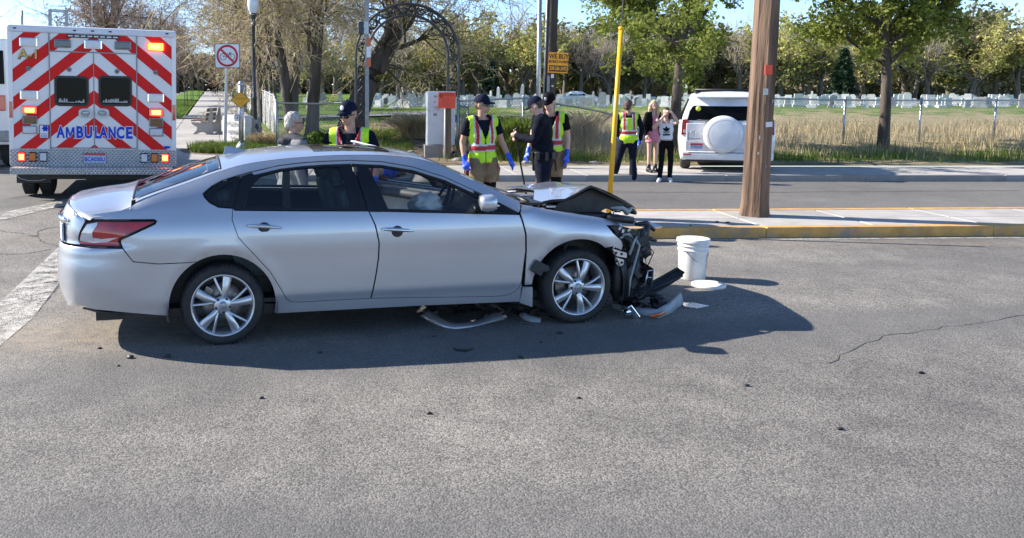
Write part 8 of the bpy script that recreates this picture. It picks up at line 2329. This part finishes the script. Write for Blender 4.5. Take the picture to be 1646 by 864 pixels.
for sx in (-1, 1):
    mb = MB(); mb.box((.205 * sx, .02, .72), (.06, .16, .22), bev=.03); mb.build('cargo_pocket', M['blackc'] if sx < 0 else M['tan'], p.root)
    mb = MB(); mb.tube([(.17 * sx, -.05, .90), (.235 * sx, -.03, .78), (.225 * sx, .0, .66), (.20 * sx, .06, .80)], [.018, .02, .02, .014], 7, flat=.45); mb.build('hanging_brace', M['vestred'], p.root)

p = Person('police officer in navy uniform and cap looking down, holding a black stick', gnd(872, 354, .13), R(-108), 1.70, lean=6, hpitch=24, hyaw=-8, build=1.22,
           J=dict(kl=V(-.10, -.02, .50), kr=V(.11, .0, .50), al=V(-.11, .0, .085), ar=V(.12, .06, .085), el=V(-.25, -.12, 1.15), wl=V(-.10, -.36, 1.16), er=V(.27, -.10, 1.16), wr=V(.10, -.37, 1.21)))
p.hc.update(curl_l=1.2, curl_r=1.25, pn_l=V(.8, .3, -.2), pn_r=V(-.8, .3, -.2))
p.body(M['skinpale']); p.face(); p.cap(M['cap'])
p.hair(M['hairbrown'], [('e', (0, .03, 1.665), (.079, .088, .09))], kill=lambda c: c.z > 1.70 or c.y < .02 or c.z < 1.59, amp=.002)
Ui_ = p.U.inverted()
remesh('uniform_shirt', p.torso(.030, lo=.8, belly=.015) + p.arms(.022, 1.0), .012, M['navy'], p.root, 4, None, lambda c, n: (Ui_ @ c).z < .90 or ((Ui_ @ c).z > 1.46 and abs((Ui_ @ c).x) < .07), .010, 11)
mb = MB(); mb.tube([p.U @ V(.075 * math.cos(a), .01 + .07 * math.sin(a), 1.475 + .01 * math.sin(a)) for a in np.linspace(0, 2 * math.pi, 14)], .02, 7); mb.build('collar', M['navy'], p.root)
p.trousers(M['navyp'], .024, .035, amp=.009); p.shoes(M['leather'], .012)
mb = MB(); mb.tube([(.198 * math.cos(a), .150 * math.sin(a), .965) for a in np.linspace(0, 2 * math.pi, 26)], [.028] * 26, 8, flat=.35); belt = mb.build('duty_belt', M['leather'], p.root)
for a, w_, h_ in ((-60, .06, .09), (-20, .07, .12), (20, .05, .13), (55, .07, .10), (110, .07, .09), (150, .06, .22), (-100, .05, .08), (-150, .07, .24)):
    c_ = V(.215 * math.cos(R(a)), .165 * math.sin(R(a)), .965 - h_ * .25); mb = MB(); mb.box(c_, (.045, w_, h_), rot=Matrix.Rotation(R(a), 3, 'Z'), bev=.012); mb.build('belt_pouch', M['leather'], p.root)
mb = MB(); mb.box((-.235, .03, .86), (.05, .085, .20), rot=Matrix.Rotation(R(6), 3, 'X'), bev=.015); mb.box((-.255, -.0, .965), (.032, .06, .10), bev=.012); mb.build('holster', M['black'], p.root)
mb = MB(); mb.tube([(-.225, .12, 1.0), (-.235, .15, .70)], .016, 7); mb.build('baton', M['black'], p.root)
mb = MB(); c_ = p.J['sl'].lerp(p.J['el'], .22) + V(-.083, .0, 0); mb.ell(c_, (.010, .042, .052), nu=14, nv=9); o = mb.build('shoulder_patch', M['gold'], p.root)
mb = MB(); mb.ell(c_ + V(-.006, 0, 0), (.008, .026, .034), nu=12, nv=7); mb.build('patch_centre', M['signwhite'], o)
ws = p.root.matrix_basis
st_a = p.root.location + (Matrix.Rotation(R(-108), 3, 'Z') @ V(-.02, -.43, 1.30)) * (1.70 / 1.78); st_b = gnd(853, 352, .13)
mb = MB(); mb.tube([st_a - st_b, (st_a - st_b) * .94, (0, 0, .0)], [.016, .013, .012], 10); mb.tube([(st_a - st_b) * .985, (st_a - st_b) * 1.01 + V(.06, 0, .012)], [.016, .02], 8)
o = mb.build('walking_stick', M['black']); o.location = st_b; tag(o, 'thin black walking stick held upright by the police officer', 'stick')

# ---- second firefighter behind the officer
p = Person('firefighter in black cap and lime vest standing behind the police officer', gnd(881, 346, .13), R(-14), 1.74, hyaw=-22, hpitch=20, lean=2, build=1.04,
           J=dict(el=V(-.25, -.03, 1.14), wl=V(-.30, -.18, .93), er=V(.25, .02, 1.14), wr=V(.245, -.05, .895)))
p.hc.update(curl_l=.6, curl_r=.4, pn_l=V(.9, .3, 0), pn_r=V(-.9, .3, 0))
p.body(M['skinpale']); p.face(); p.cap(M['blackc'], badge=M['steeld']); p.shirt(M['blackc'], .62); p.vest(); p.gloves()
p.trousers(M['tan'], .03, .045, mats=[M['tan'], M['blackc']], fm=lambda c, n: 1 if c.z < .14 or (.42 < c.z < .58 and c.y < -.06) else 0); p.shoes(M['rubber'], .016)
mb = MB(); mb.box((.205, .0, .80), (.09, .17, .22), bev=.03); mb.build('cargo_pocket', M['tan'], p.root)
mb = MB(); mb.box((-.205, .0, .76), (.07, .16, .22), bev=.03); mb.build('cargo_pocket', M['blackc'], p.root)

# ---- man in vest seen from behind, by the far kerb
p = Person('man in a lime vest and navy trousers seen from behind at the far kerb', gnd(1008, 290.5, 0), R(172), 1.74, hyaw=-38, roll=2, build=1.02,
           J=dict(kl=V(-.11, -.03, .50), al=V(-.13, .01, .085), kr=V(.15, -.10, .60), ar=V(.24, -.20, .215), el=V(-.28, .02, 1.15), wl=V(-.27, -.10, .92), er=V(.26, .0, 1.16), wr=V(.20, -.16, 1.0)))
p.hc.update(pn_l=V(.9, .3, 0))
p.body(M['skin']); p.face(); p.shirt(M['navy'], 1.0, zlow=.86)
Ui2 = p.U.inverted()
[remesh('sleeve', p.arms(.015, 1.0, sd), .012, M['navy'], p.root, 4) for sd in 'lr']
p.vest(vneck=False, band=(1.04, 1.10), zlow=.83); p.gloves(); p.trousers(M['navyp'], .022, .035, amp=.008); p.shoes(M['leather'], .010)
p.hair(M['hairbrown'], [('e', (0, .012, 1.690), (.092, .110, .108)), ('e', (0, .055, 1.63), (.078, .065, .07))], kill=lambda c: c.y < -.055 and c.z < 1.735, amp=.014)

# ---- blonde woman in pink
p = Person('blonde woman in a pink playsuit, black jacket and ankle boots', gnd(1047, 276, .134), R(14), 1.60, hyaw=-20, hpitch=10, build=.86,
           J=dict(kl=V(-.085, -.01, .50), kr=V(.10, -.0, .50), al=V(-.08, .0, .085), ar=V(.12, .03, .085), el=V(-.22, .04, 1.14), wl=V(-.235, -.07, .93), er=V(.19, -.06, 1.12), wr=V(.02, -.22, 1.24)))
p.hc.update(curl_l=.8, curl_r=1.1, pn_l=V(.9, .2, 0), pn_r=V(-.3, .8, .3))
p.body(M['skinpale']); p.face((.42, .12, .13))
remesh('playsuit', p.torso(.012, lo=.8) + [('t', [V(0, 0, 1.02), V(0, 0, .74)], [.155, .185], .8, True), ('e', V(0, 0, .95), (.17, .13, .14))], .011, M['pink'], p.root, 3, None, lambda c, n: c.z > 1.40 or c.z < .745, .006, 14)
remesh('jacket', p.torso(.026, lo=1.0) + p.arms(.018, .999) + [('e', V(0, .02, 1.0), (.175, .13, .16))], .012, M['blackc'], p.root, 4, None, lambda c, n: (c.y < -.02 and abs(c.x) < .085) or c.z < .86, .006, 10)
[remesh('jacket_sleeve', p.arms(.016, 1.0, sd), .012, M['blackc'], p.root, 4) for sd in 'lr']
p.shoes(M['leather'], .012, name='ankle_boot')
for a in ('al', 'ar'):
    A = p.J[a]; mb = MB(); mb.tube([A + V(0, 0, -.02), A + V(0, 0, .11)], [.05, .052], 10); mb.build('boot_shaft', M['leather'], p.root)
p.hair(M['hairblonde'], [('e', (0, .015, 1.690), (.090, .108, .103)), ('t', [(-.07, .0, 1.70), (-.095, -.02, 1.60), (-.10, -.06, 1.47), (-.09, -.09, 1.36)], [.04, .045, .045, .02]), ('t', [(.07, .0, 1.70), (.095, -.01, 1.60), (.10, -.05, 1.47), (.09, -.08, 1.38)], [.04, .045, .04, .02]), ('t', [(0, .07, 1.70), (0, .095, 1.55), (0, .10, 1.40)], [.07, .08, .04])], kill=lambda c: c.y < -.06 and abs(c.x) < .062 and 1.52 < c.z < 1.735, amp=.012)
W_ = p.J['wr']; mb = MB(); mb.box(W_ + V(-.02, -.085, .06), (.07, .012, .14), rot=Matrix.Rotation(R(-20), 3, 'X'), bev=.005); o = mb.build('phone', M['blackgloss'])
o.matrix_world = p.root.matrix_basis.copy(); tag(o, 'dark phone in the raised hand of the blonde woman', 'phone')
mb = MB(); mb.box((.20, -.10, 1.02), (.10, .14, .22), bev=.03); mb.tube([(.18, -.06, 1.12), (.16, .0, 1.44)], .008, 5); o = mb.build('handbag', M['leather']); o.matrix_world = p.root.matrix_basis.copy(); tag(o, 'small black handbag hanging at the side of the blonde woman', 'bag')

p = Person('dark-haired woman in white sleeveless top and black trousers shading her eyes with both hands', gnd(1069, 291.5, 0), R(-18), 1.585, hyaw=-18, hpitch=2, roll=-3, build=.88,
           J=dict(kl=V(-.10, -.03, .50), kr=V(.11, -.0, .50), al=V(-.13, -.05, .085), ar=V(.10, .04, .085), el=V(-.31, -.15, 1.30), wl=V(-.10, -.19, 1.56), er=V(.24, -.13, 1.42), wr=V(.085, -.20, 1.67)))
p.hc.update(curl_l=.35, curl_r=.3, dl=V(.55, .12, .55), dr=V(-.8, .02, .20), pn_l=V(.3, .7, -.3), pn_r=V(-.1, .6, -.7))
p.body(M['skinpale']); p.face((.40, .13, .13))
Ui3 = p.U.inverted()
tee = remesh('white_top', p.torso(.018, lo=.9), .010, M['tee'], p.root, 4, None, lambda c, n: (Ui3 @ c).z < 1.02 or ((Ui3 @ c).z > 1.40 and abs((Ui3 @ c).x) < .085) or abs((Ui3 @ c).x) > .165, .005, 12)
p.trousers(M['blackc'], .010, .008, amp=.003, zhi=.99); p.shoes(M['tee'], .008)
p.hair(M['hairdark'], [('e', (0, .018, 1.690), (.088, .106, .10)), ('t', [(-.065, .02, 1.70), (-.085, .02, 1.58), (-.10, .0, 1.45), (-.10, -.01, 1.34)], [.04, .045, .04, .015]), ('t', [(.065, .02, 1.70), (.09, .03, 1.58), (.10, .02, 1.44)], [.04, .045, .02]), ('t', [(0, .07, 1.68), (0, .10, 1.52), (0, .10, 1.34)], [.07, .075, .03])], kill=lambda c: c.y < -.055 and abs(c.x) < .066 and 1.50 < c.z < 1.74, amp=.010)
# three-leaf emblem and lettering printed on the top
def on_front(x, z):
    best = -.16; Ui = p.U
    e = 1 - (x / (.163 * p.b + .018)) ** 2
    return Ui @ V(x, -(.139 * math.sqrt(max(e, .05)) + .004) * (1 - .35 * max(0, (z - 1.28) / .2) ** 2), z)
def leaf(ang, L, W):
    mb = MB(); n = 9; top_ = []; bot = []
    for k in range(n + 1):
        t = k / n; w_ = W * math.sin(math.pi * min(1, t * .97 + .03)) ** .8 * (1 if t < .55 else (1 - (t - .55) / .45) ** .6)
        cx, cz = t * L * math.sin(R(ang)), t * L * math.cos(R(ang)); nx, nz = math.cos(R(ang)), -math.sin(R(ang))
        top_.append(on_front(cx + nx * w_, 1.225 + cz + nz * w_)); bot.append(on_front(cx - nx * w_, 1.225 + cz - nz * w_))
    vs = top_ + bot; mb.add(vs, [(k, k + 1, n + 2 + k, n + 1 + k) for k in range(n)]); o = mb.build('leaf_emblem', M['navy'], tee); md = o.modifiers.new('t', 'SOLIDIFY'); md.thickness = .003
leaf(0, .125, .030); leaf(-48, .115, .028); leaf(48, .115, .028)
for dz in (.0, -.016, -.032):
    mb = MB(); a_ = [on_front(x, 1.222 + dz) for x in np.linspace(-.075, .075, 7)]; b2_ = [on_front(x, 1.214 + dz) for x in np.linspace(-.075, .075, 7)]
    mb.add(a_ + b2_, [(k, k + 1, 7 + k + 1, 7 + k) for k in range(6)]); mb.build('emblem_bar', M['navy'], tee)
tx = text_mesh('adidas', .075, M['navy'], tee, 'lettering', (0, 0, 0), (0, 0, 0), ext=.001, sx=1, bold=.003)
for v in tx.data.vertices: v.co = on_front(v.co.x * .9, 1.140 + v.co.y) + V(0, -.002 - v.co.z, 0)
mb = MB(); mb.ell(p.J['sr'].lerp(p.J['er'], .55) + V(.02, .0, -.04), (.02, .03, .03), nu=10, nv=7); mb.build('tattoo', M['hairdark'], p.root)

# ---- grey-haired man in the grey jacket, behind the car
p = Person('grey-haired man with glasses in a grey hooded jacket standing behind the silver car', V(at(468, 200, 8.9).x, 8.9, 0.0), R(122), 1.66, hyaw=-20, lean=3, build=1.1)
p.body(M['skin']); p.face()
p.jacket(None, mats=[M['greyjacket'], M['darkjacket']], fm=lambda c, n: 1 if c.y < -.06 or c.z > 1.47 else 0, belly=.02); p.trousers(M['navyp'], .02, .03); p.shoes(M['leather'], .01)  # front faces dark as painted shade against the sunlit back; collar truly dark
p.hair(M['hairgrey'], [('e', (0, .012, 1.684), (.080, .104, .100)), ('e', (0, .050, 1.63), (.073, .064, .07))], kill=lambda c: c.y < -.05 and c.z < 1.745 or (c.y < .0 and c.z < 1.66) or c.z < 1.585, amp=.009)
remesh('hood', [('t', [p.U @ V(-.12, .04, 1.46), p.U @ V(-.05, .13, 1.44), p.U @ V(.05, .14, 1.44), p.U @ V(.12, .04, 1.46)], [.035, .045, .045, .035]), ('t', [p.U @ V(-.12, .0, 1.46), p.U @ V(-.06, -.10, 1.42)], [.03, .02]), ('t', [p.U @ V(.12, .0, 1.46), p.U @ V(.06, -.10, 1.42)], [.03, .02])], .012, M['darkjacket'], p.root, 4, None, None, .008, 14)
mb = MB(); mb.M = p.H
for sx in (-1, 1):
    mb.tube([(.034 * sx + .026 * math.cos(a), -.105, 1.645 + .018 * math.sin(a)) for a in np.linspace(0, 2 * math.pi, 14)], .003, 4); mb.tube([(.06 * sx, -.098, 1.652), (.088 * sx, .01, 1.652)], .0035, 4)
mb.build('glasses', M['black'], p.root)

# ---- capped firefighter talking across the car
p = Person('capped firefighter in lime vest and sunglasses facing the grey-haired man behind the car', V(at(563, 200, 8.85).x, 8.85, 0.0), R(-10), 1.76, hyaw=-24, hpitch=12, build=1.12,
           J=dict(el=V(-.30, .0, 1.14), wl=V(-.26, -.10, .92), er=V(.30, .02, 1.14), wr=V(.27, -.10, .92)))
p.body(M['skin']); p.face(); p.cap(M['cap'], badge=M['vestsilver']); p.shades(M['blackgloss'])
p.shirt(M['navy'], .95); [remesh('sleeve', p.arms(.015, .999, sd), .012, M['navy'], p.root, 4) for sd in 'lr']; p.vest(band=(.98, 1.04)); p.gloves(); p.trousers(M['tan'], .03, .04); p.shoes(M['rubber'], .014)

# ---- cyclist far along the path
b = onterr(345, 153)
bike = thing('bicycle', 'bicycle ridden towards the camera far along the path', 'bicycle', b, R(-10))
for y_ in (-.5, .5):
    mb = MB(); mb.lathe([(.33 + .02 * math.cos(a), .02 * math.sin(a)) for a in np.linspace(0, 2 * math.pi, 7)[:-1]], 24, axis='X', closed=True); w_ = mb.build('wheel', M['rubber'], bike); w_.location = (0, y_, .34)
mb = MB()
for s_ in (((0, .5, .34), (0, .15, .32), (0, .2, .92)), ((0, -.5, .34), (0, -.38, 1.0)), ((0, .18, .8), (0, -.4, .85), (0, .15, .32)), ((-.28, -.36, 1.04), (0, -.4, 1.04), (.28, -.36, 1.04))): mb.tube(s_, .02, 6)
mb.box((0, .22, .95), (.14, .24, .05), bev=.02); mb.build('frame', M['black'], bike)
p = Person('cyclist in dark clothes riding towards the camera far along the path', b + V(0, 0, .05), R(-10), 1.75, lean=22, J=dict(kl=V(-.11, -.32, .78), kr=V(.11, -.22, .62), al=V(-.10, -.12, .42), ar=V(.10, -.02, .22), el=V(-.27, -.30, 1.12), er=V(.27, -.30, 1.12), wl=V(-.25, -.48, 1.0), wr=V(.25, -.48, 1.0)))
p.U = Matrix.Translation((0, .12, 0)) @ p.U
p.body(M['skin'], voxel=.014); p.shirt(M['blackc'], .95); p.trousers(M['navyp'], .015, .01); p.shoes(M['leather'], .01)
p.hair(M['black'], [('e', (0, .01, 1.70), (.10, .13, .10))], kill=lambda c: c.z < 1.68, amp=0, name='helmet')
